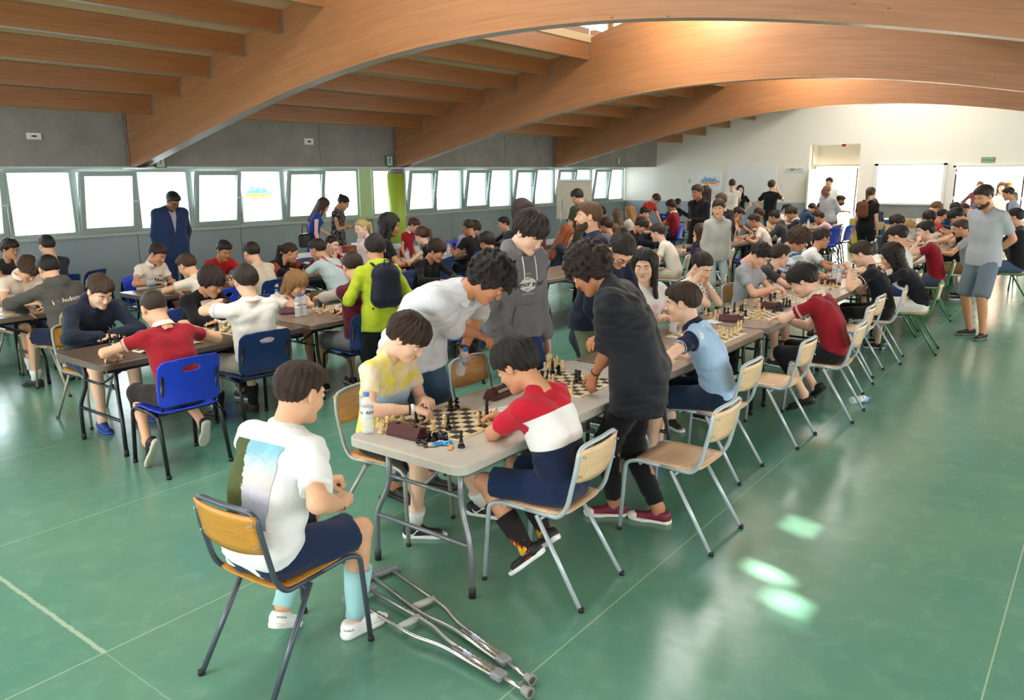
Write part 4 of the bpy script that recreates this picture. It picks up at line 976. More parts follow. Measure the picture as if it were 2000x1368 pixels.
def school_chair(name, label, frame, ply, loc, rz):
    t = thing(name, label, 'chair', loc, rz); w = .19; R_ = .0118
    for s in (-1, 1):
        lg = MB().tube(smooth_path([(s*.215, .26, .0), (s*.2, .235, .42), (s*w, .17, .442), (s*w, .02, .440)], .06), R_, 10).build('leg', frame, t)
        MB().lathe([(.0145, 0), (.0145, .02), (.012, .022)], 10, (s*.215, .26, 0)).build('foot_cap', RUB, lg)
        lg = MB().tube(smooth_path([(s*.215, -.31, .0), (s*(w+.004), -.045, .425)], .02), R_, 10).build('leg', frame, t)
        MB().lathe([(.0145, 0), (.0145, .02), (.012, .022)], 10, (s*.215, -.31, 0)).build('foot_cap', RUB, lg)
    P = smooth_path([(-w, .03, .440), (-w, -.17, .436), (-w, -.215, .50), (-w, -.262, .70), (-w+.012, -.272, .80), (-.10, -.285, .812), (0, -.292, .812), (.10, -.285, .812), (w-.012, -.272, .80), (w, -.262, .70), (w, -.215, .50), (w, -.17, .436), (w, .03, .440)], .045)
    MB().tube(P, R_, 10).build('back_frame', frame, t)
    MB().tube([(-w, -.06, .405), (w, -.06, .405)], .009, 8).build('stretcher', frame, t); MB().tube([(-w, .15, .425), (w, .15, .425)], .009, 8).build('stretcher', frame, t)
    V = []; F = []; nx, ny = 11, 11
    for k, dz in ((0, 0), (1, -.010)):
        for j in range(ny):
            y = -.205+.41*j/(ny-1)
            for i in range(nx):
                q = -1+2*i/(nx-1); rx = .193*(1-.10*(abs(j/(ny-1)-.5)*2)**6); x = q*rx; z = .456+dz-.008*(1-q*q)*(1-((y+.02)/.2)**2)-(.02*max(0, (y-.13)/.075)**2)+(.006*max(0, (-y-.12)/.08)**2)
                V.append((x, y-.012*(q*q)**3*(1 if y > 0 else -1), z))
    n = nx*ny
    for j in range(ny-1):
        for i in range(nx-1): a = j*nx+i; F += [(a, a+1, a+nx+1, a+nx), (n+a, n+a+nx, n+a+nx+1, n+a+1)]
    bd = [i for i in range(nx)]+[j*nx+nx-1 for j in range(1, ny)]+[(ny-1)*nx+i for i in range(nx-2, -1, -1)]+[j*nx for j in range(ny-2, 0, -1)]
    for a, b in zip(bd, bd[1:]+bd[:1]): F.append((a, n+a, n+b, b))
    st = link('seat', mkmesh('seat', V, F, [ply]), t)
    sc = MB()
    for x in (-.15, .15):
        for y in (-.14, .12): sc.lathe([(.006, 0), (.005, .0025)], 8, (x, y, .4535))
    sc.build('screws', SCREW, st, kind='stuff')
    # curved back panel held between the uprights
    V = []; F = []; nx, nz = 13, 7
    for k in (0, 1):
        for j in range(nz):
            f = j/(nz-1); hw = .186
            for i in range(nx):
                q = -1+2*i/(nx-1); z = .612+(.795-.612)*f+(.02*q*q if f < .5 else 0)*(1-f)*1.0; y = -.238-(z-.6)*.19-.024*(1-q*q)+(.0-.010*k)
                V.append((q*hw, y, z))
    n = nx*nz
    for j in range(nz-1):
        for i in range(nx-1): a = j*nx+i; F += [(a, a+nx, a+nx+1, a+1), (n+a, n+a+1, n+a+nx+1, n+a+nx)]
    bd = [i for i in range(nx)]+[j*nx+nx-1 for j in range(1, nz)]+[(nz-1)*nx+i for i in range(nx-2, -1, -1)]+[j*nx for j in range(nz-2, 0, -1)]
    for a, b in zip(bd, bd[1:]+bd[:1]): F.append((a, b, n+b, n+a))
    bk = link('backrest', mkmesh('backrest', V, F, [ply]), t)
    sc = MB()
    for x in (-.165, .165):
        for z in (.66, .76): sc.lathe([(.007, 0), (.006, .003)], 8, (x, -.243-(z-.6)*.19-.012, z), (0, 1, 0)); sc.lathe([(.007, 0), (.006, .003)], 8, (x, -.254-(z-.6)*.19-.012, z), (0, -1, 0))
    sc.build('screws', SCREW, bk, kind='stuff')
    return t
BLUE_B = flat('bright_blue_plastic', '1c3fd0', .32); BLUE_D = flat('navy_plastic', '17306e', .35); BFR = flat('black_oval_tube', '15161a', .3)
def plastic_chair(name, label, loc, rz):
    t = thing(name, label, 'chair', loc, rz)
    for s in (-1, 1):
        for pts in ([(s*.235, .25, 0), (s*.225, .22, .42), (s*.22, .12, .435), (s*.22, 0, .432)], [(s*.235, -.27, 0), (s*.225, -.19, .41), (s*.22, -.1, .432), (s*.22, .01, .432)]):
            lg = MB().tube(smooth_path(pts, .05), .0145, 10).build('leg', BFR, t); MB().lathe([(.018, 0), (.018, .025), (.0145, .028)], 10, pts[0]).build('foot_cap', RUB, lg)
        MB().tube(smooth_path([(s*.19, -.05, .425), (s*.19, -.17, .43), (s*.195, -.20, .50), (s*.20, -.245, .72)], .05), .013, 8).build('back_frame', BFR, t)
    MB().tube([(-.22, .0, .425), (.22, .0, .425)], .011, 8).build('stretcher', BFR, t); MB().tube([(-.22, -.12, .42), (.22, -.12, .42)], .011, 8).build('stretcher', BFR, t)
    g = Grid((-.25, -.24, .40), (.25, .25, .50), .009); P = g.all(); x, y, z = P[..., 0], P[..., 1], P[..., 2]
    zz = .452-.016*np.exp(-((y+.03)/.12)**2)*np.exp(-(x/.15)**2)-.03*np.clip((y-.13)/.09, 0, 1.4)**2+.01*np.clip((np.abs(x)-.15)/.07, 0, 1)**2
    q = np.maximum(np.abs(x)-(.225-.05), 0)**2+np.maximum(np.abs(y)-(.215-.06), 0)**2
    g.d[:] = np.maximum(np.abs(z-zz)-.0065, np.sqrt(q)-.055); V, F = g.nets(); link('seat', mkmesh('seat', V, F, [BLUE_B]), t)
    g = Grid((-.26, -.36, .46), (.26, -.14, .85), .0085); P = g.all(); x, y, z = P[..., 0], P[..., 1], P[..., 2]
    yy = -.205-(z-.5)*.16-.035*(1-(x/.23)**2)+.012*np.cos((z-.66)*12); zc = z-.655-.006*0
    q = np.maximum(np.abs(x)-(.175-.04*np.clip(zc/.17, 0, 1)**2*0), 0)**2+np.maximum(np.abs(zc-.012*(1-(x/.23)**2))-.115, 0)**2
    d = np.maximum(np.abs(y-yy)-.0065, np.sqrt(q)-.055); hole = np.sqrt((x/.065)**2+((z-.755)/.022)**2)-1; d = np.maximum(d, -hole*.022); g.d[:] = d
    V, F = g.nets(); bk = link('backrest', mkmesh('backrest', V, F, [BLUE_B]), t)
    return t
CH0 = {}
CHN = 0
def chair(kind, loc, face, label, group=None):
    """kind: frame colour of the plywood school chair, or blue / navy for the plastic one"""
    fam = 'plastic' if kind in ('blue', 'navy') else 'school'; rz = math.radians(face-90)
    if fam not in CH0:
        c = (plastic_chair('plastic_chair', label, loc, rz) if fam == 'plastic' else school_chair('school_chair', label, FR['pale'], PLY_PALE, loc, rz)); CH0[fam] = c
        if kind in ('blue', 'pale'):
            if group: c['group'] = group
            return c
    sw = {} if kind in ('blue', 'pale') else {BLUE_B: BLUE_D} if kind == 'navy' else {FR['pale']: FR[kind], PLY_PALE: {'slate': PLY_GOLD, 'green': PLY_PALE, 'silver': PLY_TAN, 'olive': PLY_GOLD}[kind]}
    return dup(CH0[fam], loc, rz, label, group, sw)
def school0(): pass
# the first of each family carries its own colours, so it is always made first
chair('pale', (4.02, 1.86, 0), 90, 'empty pale wooden school chair standing clear behind the person in the black shirt')
# ---- folding tables
def mat_top(name, c, c2):
    m = N(name); o = m.obj(); n = m.noise(o, 3, 5, .65).outputs[0]; q = m.noise(m.mapping(o, (1, 4, 1)), 9, 5, .7).outputs[0]
    cc = m.mix(m.n('MapRange', {'Value': n, 'From Min': .35, 'From Max': .65}).outputs[0], (*lin(c), 1), (*lin(c2), 1))
    cc = m.mix(m.math('MULTIPLY', m.n('MapRange', {'Value': q, 'From Min': .5, 'From Max': .75}).outputs[0], .3), cc, (*[x*.72 for x in lin(c)], 1))
    m.bs(Base_Color=cc, Roughness=m.n('MapRange', {'Value': q, 'To Min': .22, 'To Max': .42}).outputs[0], Normal=m.bump(m.noise(o, 420, 2).outputs[0], .2, .002)); return m.m
TOPG = mat_top('grey_moulded_top', 'bcb7ae', 'cbc5ba'); TOPB = mat_top('brown_moulded_top', '7d6d60', '8f7c6c'); TOPD = mat_top('dark_brown_moulded_top', '54473c', '64564a')
LEGG = flat('grey_table_tube', '7d8287', .3, .4); LEGD = flat('black_table_tube', '1b1c1f', .35)
def folding_table(label, loc, rz, top, legm, L=1.83, W=.76):
    t = thing('folding_table', label, 'table', loc, rz); H_ = .73
    poly = rrect(L, W, .07, 7)
    p2 = rrect(L-.012, W-.012, .064, 7); V = []; n = len(poly)
    for ring, z in ((p2, H_), (poly, H_-.007), (poly, H_-.045), (rrect(L-.03, W-.03, .06, 7), H_-.05)): V += [(x, y, z) for x, y in ring]
    F = [tuple(range(n))]+[(r*n+i, (r+1)*n+i, (r+1)*n+(i+1) % n, r*n+(i+1) % n) for r in range(3) for i in range(n)]+[tuple(range(3*n, 4*n))[::-1]]
    me = mkmesh('tabletop', V, F, [top], smooth=False); link('tabletop', me, t)
    MB().box((0, W/2-.05, H_-.062), (L-.12, .03, .025)).build('rail', legm, t); MB().box((0, -W/2+.05, H_-.062), (L-.12, .03, .025)).build('rail', legm, t)
    for e in (-1, 1):
        x = e*(L/2-.16)
        for s in (-1, 1):
            lg = MB().tube(smooth_path([(x, s*.25, H_-.06), (x, s*.25, .45), (x+e*.03, s*.33, .28), (x+e*.03, s*.335, .0)], .06), .0155, 10).build('leg', legm, t)
            MB().lathe([(.0185, 0), (.0185, .05), (.016, .052)], 10, (x+e*.03, s*.335, 0)).build('foot_cap', RUB, lg)
        MB().tube([(x+e*.028, -.33, .27), (x+e*.028, .33, .27)], .0125, 8).build('crossbar', legm, t)
        MB().tube([(x, -.12, .50), (x, .12, .50)], .011, 8).tube([(x, -.25, .50), (x, -.12, .50)], .011, 8).tube([(x, .12, .50), (x, .25, .5)], .011, 8).tube([(x, 0, .50), (x-e*.38, 0, H_-.06)], .010, 8).build('brace', legm, t)
    return t
# ---- chess sets
CREAM_P = flat('boxwood_plastic', 'e6c893', .28); BLACK_P = flat('black_piece_plastic', '121214', .18)
PROF_ = dict(
 pawn=[(.015, 0), (.0165, .003), (.0155, .008), (.0115, .012), (.0085, .02), (.006, .028), (.0055, .031), (.0095, .033), (.0095, .035), (.0055, .037), (.0085, .042), (.0098, .047), (.0085, .052), (.0045, .056), (.0005, .057)],
 rook=[(.0165, 0), (.018, .003), (.017, .009), (.0135, .014), (.0105, .022), (.0095, .038), (.0125, .041), (.0125, .044), (.0135, .045), (.0138, .054), (.0105, .054), (.0102, .050), (.0005, .050)],
 bishop=[(.0165, 0), (.018, .003), (.017, .009), (.0125, .014), (.009, .024), (.0065, .042), (.0115, .045), (.0115, .047), (.0065, .050), (.009, .056), (.0098, .061), (.007, .069), (.003, .073), (.0035, .076), (.0005, .079)],
 queen=[(.018, 0), (.0195, .003), (.0185, .010), (.014, .015), (.010, .028), (.007, .052), (.0125, .056), (.0125, .058), (.0075, .061), (.0085, .070), (.012, .081), (.009, .081), (.004, .083), (.004, .087), (.0005, .089)],
 king=[(.018, 0), (.0195, .003), (.0185, .010), (.014, .015), (.0105, .028), (.0075, .056), (.013, .060), (.013, .062), (.008, .065), (.009, .074), (.0115, .084), (.006, .088), (.0005, .089)])
PCM = {}
def piece_mesh(kind, dark):
    k = (kind, dark)
    if k not in PCM:
        mb = MB()
        if kind != 'knight': mb.lathe(PROF_[kind], 14)
        if kind == 'king': mb.box((0, 0, .096), (.0035, .003, .014)).box((0, 0, .0975), (.010, .003, .0035))
        if kind == 'rook':
            for i in range(4): a = math.pi*i/2; mb.box((.0118*math.cos(a), .0118*math.sin(a), .0555), (.005, .007, .004), Matrix.Rotation(a, 3, 'Z'))
        if kind == 'queen':
            for i in range(7): a = 2*math.pi*i/7; mb.lathe([(.002, 0), (.002, .003), (.0005, .004)], 6, (.0105*math.cos(a), .0105*math.sin(a), .080))
        if kind == 'knight':
            mb.lathe([(.0165, 0), (.018, .003), (.017, .009), (.0125, .013), (.011, .016)], 14)
            out = [(-.010, .014), (.011, .014), (.012, .024), (.009, .034), (.013, .046), (.010, .056), (.004, .063), (.001, .069), (-.003, .062), (-.010, .055), (-.019, .045), (-.0185, .039), (-.013, .038), (-.006, .042), (-.008, .034), (-.012, .024)]
            mb.prism(out, -.0055, .0055, Matrix(((1, 0, 0, 0), (0, 0, -1, 0), (0, 1, 0, 0), (0, 0, 0, 1))))
            mb.prism([(x*.86+.0, .014+(z-.014)*.94) for x, z in out], -.008, .008, Matrix(((1, 0, 0, 0), (0, 0, -1, 0), (0, 1, 0, 0), (0, 0, 0, 1))))
        PCM[k] = mb.mesh('chess_'+kind, BLACK_P if dark else CREAM_P)
    return PCM[k]
PIECE_N = 0
def piece(kind, dark, x, y, where, z=.733, rz=None, lying=False, group=None, label=None):
    global PIECE_N; PIECE_N += 1
    nm = ('black' if dark else 'cream')
    o = link('chess_'+kind, piece_mesh(kind, dark), None, (x, y, z), rz if rz is not None else rng.rand()*6.28)
    if lying: o.rotation_euler = (math.radians(90), 0, rng.rand()*6.28); o.location.z = z+.0185
    tag(o, label or '%s chess %s %s' % (nm, kind, where), 'chess piece', group or 'chess pieces '+where); return o
def mat_board():
    m = N('vinyl_chess_print'); p = m.xyz(m.obj()); h = .22
    sx = m.math('FLOOR', m.math('DIVIDE', p[0], .055)); sy = m.math('FLOOR', m.math('DIVIDE', p[1], .055))
    ch = m.math('FLOORED_MODULO', m.math('ADD', sx, sy), 2.)
    ins = m.math('MULTIPLY', m.math('LESS_THAN', m.math('ABSOLUTE', p[0]), h), m.math('LESS_THAN', m.math('ABSOLUTE', p[1]), h))
    ln = m.math('MULTIPLY', m.math('LESS_THAN', m.math('MAXIMUM', m.math('ABSOLUTE', p[0]), m.math('ABSOLUTE', p[1])), h+.003), m.math('SUBTRACT', 1., ins))
    c = m.mix(m.math('MULTIPLY', ch, ins), (*lin('e3d3ac'), 1), (*lin('38332f'), 1)); c = m.mix(ln, c, (*lin('38332f'), 1))
    m.bs(Base_Color=c, Roughness=.33); return m.m
M_BOARD = mat_board(); BOARDS = {}
FONT = None
def text_mesh(txt, size, align='CENTER', ext=.0, shear=0, bold=0, res=2):
    c = bpy.data.curves.new('lettering', 'FONT'); c.body = txt; c.size = size; c.align_x = align; c.align_y = 'CENTER'; c.extrude = ext; c.shear = shear; c.offset = bold; c.resolution_u = res
    o = bpy.data.objects.new('tmp', c); COL.objects.link(o); dg = bpy.context.evaluated_depsgraph_get(); me = bpy.data.meshes.new_from_object(o.evaluated_get(dg))
    bpy.data.objects.remove(o); bpy.data.curves.remove(c); return me
INK = flat('dark_print', '2b2a28', .5)
_nm = None
def chess_board(x, y, face, label, z=.730, curl=False):
    """roll-up board; face = direction a player on its near side looks"""
    rz = math.radians(face-90)
    if 'flat' not in BOARDS:
        V = []; F = []; n = 12; s = .25
        for k, dz in ((0, .002), (1, 0)):
            for j in range(n+1):
                for i in range(n+1): V.append((-s+2*s*i/n, -s+2*s*j/n, dz))
        N_ = (n+1)**2
        for j in range(n):
            for i in range(n): a = j*(n+1)+i; F += [(a, a+1, a+n+2, a+n+1), (N_+a, N_+a+n+1, N_+a+n+2, N_+a+1)]
        bd = [i for i in range(n+1)]+[j*(n+1)+n for j in range(1, n+1)]+[n*(n+1)+i for i in range(n-1, -1, -1)]+[j*(n+1) for j in range(n-1, 0, -1)]
        for a, b in zip(bd, bd[1:]+bd[:1]): F.append((a, N_+a, N_+b, b))
        BOARDS['flat'] = mkmesh('chess_board', V, F, [M_BOARD])
        Vc = [(v[0], v[1], v[2]+.018*max(0, (abs(v[0])-.17)/.08)**2*(1 if v[1] < 0 else .5)) for v in V]; BOARDS['curl'] = mkmesh('chess_board', Vc, F, [M_BOARD])
        mb = MB(); ms = []
        for i, ch in enumerate('abcdefgh'):
            for yy in (-.235, .235):
                me = text_mesh(ch, .016, res=1); mb.add([(v.co.x-.1925+.055*i, v.co.y+yy, .0026) for v in me.vertices], [tuple(p.vertices) for p in me.polygons])
        for i in range(8):
            for xx in (-.235, .235):
                me = text_mesh(str(i+1), .016, res=1); mb.add([(v.co.x+xx, v.co.y-.1925+.055*i, .0026) for v in me.vertices], [tuple(p.vertices) for p in me.polygons])
        BOARDS['nota'] = mb.mesh('notation', INK)
    t = link('chess_board', BOARDS['curl' if curl else 'flat'], None, (x, y, z), rz); tag(t, label, 'chess board')
    if math.hypot(x, y) < 9 and not curl: link('notation', BOARDS['nota'], t)
    return t
def sq(b, f, r):
    """world xy of square (file 0-7, rank 0-7) of board object b"""
    a = b.rotation_euler.z; x = -.1925+.055*f; y = -.1925+.055*r
    return b.location.x+math.cos(a)*x-math.sin(a)*y, b.location.y+math.sin(a)*x+math.cos(a)*y
MAROON = flat('maroon_clock_case', '4b1d20', .35); LCD = flat('clock_display', '9aa79a', .2)
CLK = {}
def chess_clock(x, y, face, label, z=.73, case=None):
    if not CLK:
        mb = MB(); Mx = Matrix(((0, 0, 1, 0), (1, 0, 0, 0), (0, 1, 0, 0), (0, 0, 0, 1)))
        mb.prism([(-.04, 0), (.045, 0), (.045, .018), (.018, .062), (-.02, .062), (-.04, .03)], -.105, .105, Mx); CLK['case'] = mb.mesh('clock_case', MAROON)
        mb = MB(); mb.box((0, -.0335, .047), (.12, .001, .018), Matrix.Rotation(math.radians(-32), 3, 'X')); CLK['d'] = mb.mesh('display', LCD)
        CLK['b'] = MB().lathe([(.012, 0), (.012, .006), (.009, .008)], 12, (0, 0, .062)).mesh('button', BLACK_P)
    t = link('chess_clock', CLK['case'], None, (x, y, z), math.radians(face-90)); tag(t, label, 'chess clock'); link('display', CLK['d'], t); link('button', CLK['b'], t, (-.06, 0, 0)); link('button', CLK['b'], t, (.06, 0, 0)); return t
M_PET = N('clear_bottle_plastic').bs(Base_Color=(.96, .985, 1, 1), Roughness=.04, Alpha=.32, IOR=1.4).m
M_WATER = N('water').bs(Base_Color=(.93, .98, 1, 1), Roughness=.02, Alpha=.22, IOR=1.33).m
M_CAPB = flat('blue_bottle_cap', '2f7fd8', .35); M_LABEL = None
def mat_label():
    m = N('water_label'); p = m.xyz(m.obj()); a = m.math('ARCTAN2', p[1], p[0])
    c = m.mix(m.math('GREATER_THAN', m.math('SINE', m.math('ADD', a, m.math('MULTIPLY', p[2], 30.))), .35), (*lin('e9f0f6'), 1), (*lin('a3c6e6'), 1)); m.bs(Base_Color=c, Roughness=.4); return m.m
BOT = {}
def bottle(x, y, label, z=.73, h=.215, tilt=None, group=None):
    if not BOT:
        pr = [(.020, 0), (.029, .003), (.0325, .012), (.0325, .03)]
        for i in range(5): zz = .035+.012*i; pr += [(.0305, zz), (.0325, zz+.006)]
        pr += [(.032, .10), (.0325, .11), (.032, .15), (.029, .168), (.018, .190), (.0135, .196), (.0135, .205)]
        pr = [(r, z_) for i, (r, z_) in enumerate(pr) if i == 0 or z_ > pr[i-1][1]]
        BOT['b'] = MB().lathe(pr, 24).mesh('water_bottle', M_PET)
        BOT['w'] = MB().lathe([(.018, .003), (.0295, .008), (.0300, .115)], 18).mesh('water', M_WATER)
        BOT['c'] = MB().lathe([(.0155, .200), (.016, .203), (.016, .217), (.0145, .219)], 18).mesh('cap', M_CAPB)
        lb_ = MB().lathe([(.0331, .092), (.0331, .148)], 28); lb_.F = lb_.F[:-2]; lb_.S = lb_.S[:-2]; lb_.M = lb_.M[:-2]; BOT['l'] = lb_.mesh('label', mat_label())
        tm = text_mesh('Ribes', .024, bold=.0006); V = []
        for k in (0, 1, 2): V.append([(.0336*math.cos(v.co.x/.0336+k*2.1), .0336*math.sin(v.co.x/.0336+k*2.1), .118+v.co.y) for v in tm.vertices])
        mb = MB(); [mb.add(v, [tuple(p.vertices) for p in tm.polygons]) for v in V]; BOT['t'] = mb.mesh('lettering', flat('label_ink', '3a4a66', .5))
    t = link('water_bottle', BOT['b'], None, (x, y, z), 2.5); tag(t, label, 'bottle', group)
    link('water', BOT['w'], t); link('cap', BOT['c'], t); l = link('label', BOT['l'], t); link('lettering', BOT['t'], l)
    if tilt: t.rotation_euler = tilt
    return t
# ---- bags
def backpack(label, loc, rz, c, c2='202024', size=1., lean=0, strap=True, name='backpack'):
    t = thing(name, label, 'bag', loc, 0); t.rotation_euler = (math.radians(lean), 0, rz); t.scale = (size,)*3
    g = Grid((-.18, -.14, -.02), (.18, .14, .52), .016); P = g.all(); x, y, z = P[..., 0], P[..., 1], P[..., 2]
    d = smin(cap(P, (-.06, 0, .12), (-.05, 0, .33), .10, .085, ((0, 1, 0), .8)), cap(P, (.06, 0, .12), (.05, 0, .33), .10, .085, ((0, 1, 0), .8)), .06); d = smin(d, ell(P, (0, 0, .36), (.13, .08, .10)), .04); d = smax(d, -z, .02)+wrinkle(P, .004, c.__hash__() % 7 if False else 1.)
    g.d[:] = d; V, F = g.nets(); m = cloth(c, rough=.6); link('bag_body', mkmesh('bag_body', V, F, [m]), t)
    g = Grid((-.15, -.2, .02), (.15, 0, .28), .016); P = g.all(); g.d[:] = smin(cap(P, (-.05, -.085, .1), (.05, -.085, .1), .06, .06, ((0, 1, 0), .6)), cap(P, (-.05, -.085, .19), (.05, -.085, .19), .045, .045, ((0, 1, 0), .6)), .03)
    V, F = g.nets(); link('front_pocket', mkmesh('front_pocket', V, F, [cloth(c2, rough=.6)]), t)
    MB().tube([(-.03, .05, .44), (-.025, .05, .485), (.025, .05, .485), (.03, .05, .44)], .008, 6).build('grab_handle', M_BLACK, t)
    if strap:
        for s in (-1, 1): MB().tube(smooth_path([(s*.05, .07, .42), (s*.08, .15, .36), (s*.11, .15, .2), (s*.12, .08, .06)], .06), .014, 6).build('strap', cloth('1c1c20'), t)
    return t
# ================================================================ things on and around the tables
KD = dict(pale='wooden school chair with pale frame', slate='golden chair with slate frame', green='wooden school chair with green frame', silver='tan plywood chair with grey frame',
          olive='golden chair with warm grey frame', blue='bright blue plastic chair', navy='navy plastic chair')
def PP(key, who, desc, u, v, face, chair_=None, cface=None, coff=.08, **kw):
    p = person(key, who+' '+desc, u, v, face, **kw); p['who'] = who
    if chair_:
        cf = cface if cface is not None else face; a = math.radians(cf); x, y = p['root'][0]+math.cos(a)*coff, p['root'][1]+math.sin(a)*coff
        p['chair'] = chair(chair_, (x, y, 0), cf, KD[chair_]+' under the '+who)
    return p
BL = '17191f'; NV = '1c2742'; KH = 'a09880'; MR = '8e1626'; WH = 'e9e7e4'; CR = 'ece0cf'
SK = 'e0b090'; SK2 = 'd09a78'; SK3 = 'b97f5c'; SK4 = '8a5a40'; SKP = 'ecc4aa'
H1 = '2c1c12'; H2 = '40291a'; H3 = '17110e'; H4 = '5a3e28'; H5 = '8f6a42'; H6 = 'c8a878'
# ---- tables, row by row
folding_table('light grey folding table at the front of the right-hand row', (3.62, 2.655, 0), 0, TOPG, LEGG, 2.10, .79)
folding_table('brown folding table beside the boy in the light blue polo', (5.63, 2.655, 0), 0, TOPB, LEGD)
folding_table('brown folding table in front of the boy in the maroon polo', (7.52, 2.66, 0), 0, TOPB, LEGD)
folding_table('brown folding table with the cream tote bag beside it', (9.42, 2.66, 0), 0, TOPB, LEGD)
FAR1 = ['brown folding table beyond the girl with waist-long dark hair', 'brown folding table before the boy in maroon with hand on mouth', 'brown folding table between the blond child and the grey tee kid', 'brown folding table behind the standing man in grey tee', 'brown folding table last in the right-hand row by the doors']
for i in range(5): folding_table(FAR1[i], (11.32+1.9*i, 2.66, 0), 0, TOPB, LEGD)
R2L = ['dark brown folding table in front of the navy hooded sweatshirt boy', 'brown folding table holding two water bottles before the blond boy', 'brown folding table behind the lime jacket boy', 'brown folding table behind the man in the grey-white shirt', 'brown folding table left of the seated redhead girl', 'brown folding table under the boy in black turtleneck', 'brown folding table left of the girl in denim jacket', 'brown folding table beside the boy in pinkish tee', 'brown folding table beside the boy in brown tee', 'brown folding table next to the standing man in plaid shirt']
for i in range(10): folding_table(R2L[i], (3.50+1.87*i, 6.05+(.0 if i < 6 else -.1), 0), 0, TOPD if i == 0 else TOPB, LEGD)
R3L = ['dark folding table before the boy with the wrist brace', 'dark folding table between the boy in red and the boy in grey-beige tee', 'dark folding table before the girl with orange sleeve print', 'dark folding table beside the girl in black tank top', 'dark folding table before the man in black tee seen from behind', 'dark folding table near the boy with cropped black hair by the wall', 'dark folding table behind the smiling man in navy polo', 'dark folding table before the blonde girl in white']
for i in range(8): folding_table(R3L[i], (5.42+1.87*i, 8.85, 0), 0, TOPD, LEGD)
folding_table('dark folding table between two players at the left edge', (2.55, 8.80, 0), 0, TOPB, LEGD)
folding_table('grey topped folding table by the wall at the left edge', (3.55, 11.25, 0), 0, TOPG, LEGD)
m = N('flame_sock'); q = m.xyz(m.obj()); n = m.noise(m.mapping(m.obj(), (1, 1, .5)), 42, 2, .5, .8).outputs[0]; h_ = m.math('ADD', q[2], m.math('MULTIPLY', n, -.16))
M_FLAME = m.bs(Base_Color=m.ramp(m.n('MapRange', {'Value': h_, 'From Min': .10, 'From Max': .22}).outputs[0], [(.0, lin('f2d22a')), (.30, lin('f0c020')), (.38, lin('c02a1c')), (.48, lin('7a1420')), (.56, lin('151214')), (1, lin('151214'))]), Roughness=.9).m
# ---- the front group
P1 = PP('tee', 'boy in white tee with painted back print', 'seated watching beside the crutches', 588, 768, 6, 'slate', cface=4, coff=.10, S=1.66, Y=2.66, hp=18, hy=6, hr=0,
   aL=(.02, .33, .73), aR=dict(t=('px', 668, 985, .74), pole=(.75, -.5, -.6), dir=(-.5, .8, .1)), handR='fist', handL='fist', top=('tee', 'e4e6ea'), bot=('shorts', '1b2a4a'),
   hair=('short', '3b2416'), skin=SK, shoe=('f2f2f2', 'e9e9ea'), socks=('9fd0d6', .55), legs=[dict(an=(-.10, .12, .13), pit=-28, yaw=-18), dict(an=(.13, .36, .085), yaw=12)], spread=1.2, build=.99, sleeve=.74, loose=.008, lean=16)
P2 = PP('yellow', 'boy in yellow tie-dye tee', 'moving a chess piece at the front table', 797, 662, -84, 'silver', S=1.66, Y=3.13, hp=38, hy=-10,
   aR=dict(t=('px', 812, 800, .80), pole=(.9, .1, -.5), dir=(-.35, .9, -.25)), aL=(-.05, .30, .78), handR='pinch', top=('tee', 'ede0c8'), topmat=cloth('e6d7c4', pat='tiedye', col2='e6d95e', col3='a4c6df'),
   bot=('shorts', '141416'), hair=('mop', '3a2417'), skin=SKP, shoe=('17181b', 'e8e8e8'), legs=[dict(an=(-.27, .52, .10), pit=-14, yaw=-40), dict(an=(.10, .30, .085), yaw=-30)], spread=1.1, socks=('e6e6e6', .16))
P3 = PP('redwhite', 'boy in red, white and navy tee', 'leaning on the front table over his game', 1008, 716, 93, 'pale', S=1.60, Y=2.33, hp=34, hy=-4,
   aL=dict(t=('px', 1000, 818, .775, 'r'), pole=(-1, -.1, -.6), dir=(.7, .6, 0)), aR=(.12, .42, .775), top=('tee', '20294a'), topmat=cloth('1c2747', blocks=[(.42, 'f0f0f2'), (.745, 'c11b33')], sleeve='c11b33'),
   bot=('shorts', '1a2a50'), hair=('mop', '1d1512'), skin=SK2, shoe=('17181b', 'f0f0f0'), socks=(M_FLAME, .48), legs=[dict(an=(-.16, .07, .16), pit=-42, yaw=-10), dict(an=(.02, .08, .15), pit=-40, yaw=10)], sleeve=.72, loose=.004)
P4 = PP('shirtman', 'man in light grey shirt with rolled sleeves', 'bending far over the front table', 957, 548, -83, pose='stand', S=1.90, Y=2.92, lean=55, hp=52, hy=-26, build=1.06, loose=.014,
   aR=dict(t=('px', 985, 696, .80), pole=(.7, -.5, -.7), dir=(-.1, .9, -.35)), aL=dict(t=('px', 905, 686, .92), pole=(-1, -.4, -.3), dir=(.2, .6, -.7), up=(-.9, .3, .2)), top=('rolled', 'dcdfe6'), topmat=cloth('d5d8de', pat='fleck', col2='9fa4ad', rough=.7), bot=('slim', '46607c'),
   hair=('curly', '1a1210'), skin='c98e68', shoe=('1c1618', '2a2224'), collar='d8dbe1', handL='hold', hem=-.12, sleeve=1.12, legs=[dict(an=(-.13, .0, .085)), dict(an=(.12, -.1, .085))])
P5 = PP('hoodie', 'boy in grey hooded sweatshirt with badge print', 'standing with arms down behind the table', 1035, 456, -104, pose='stand', X=4.42, S=1.75, lean=4, hp=36, hy=-6,
   aL='hang', aR='hang', top=('hoodie', '77787b'), topmat=cloth('7b7c80', pat='marl', col2='5d5e62'), bot=('pants', '223a74'), hair=('mop', '2a1e18'), skin=SKP, shoe=('202022', '303030'), build=.98, hairs=1.02)
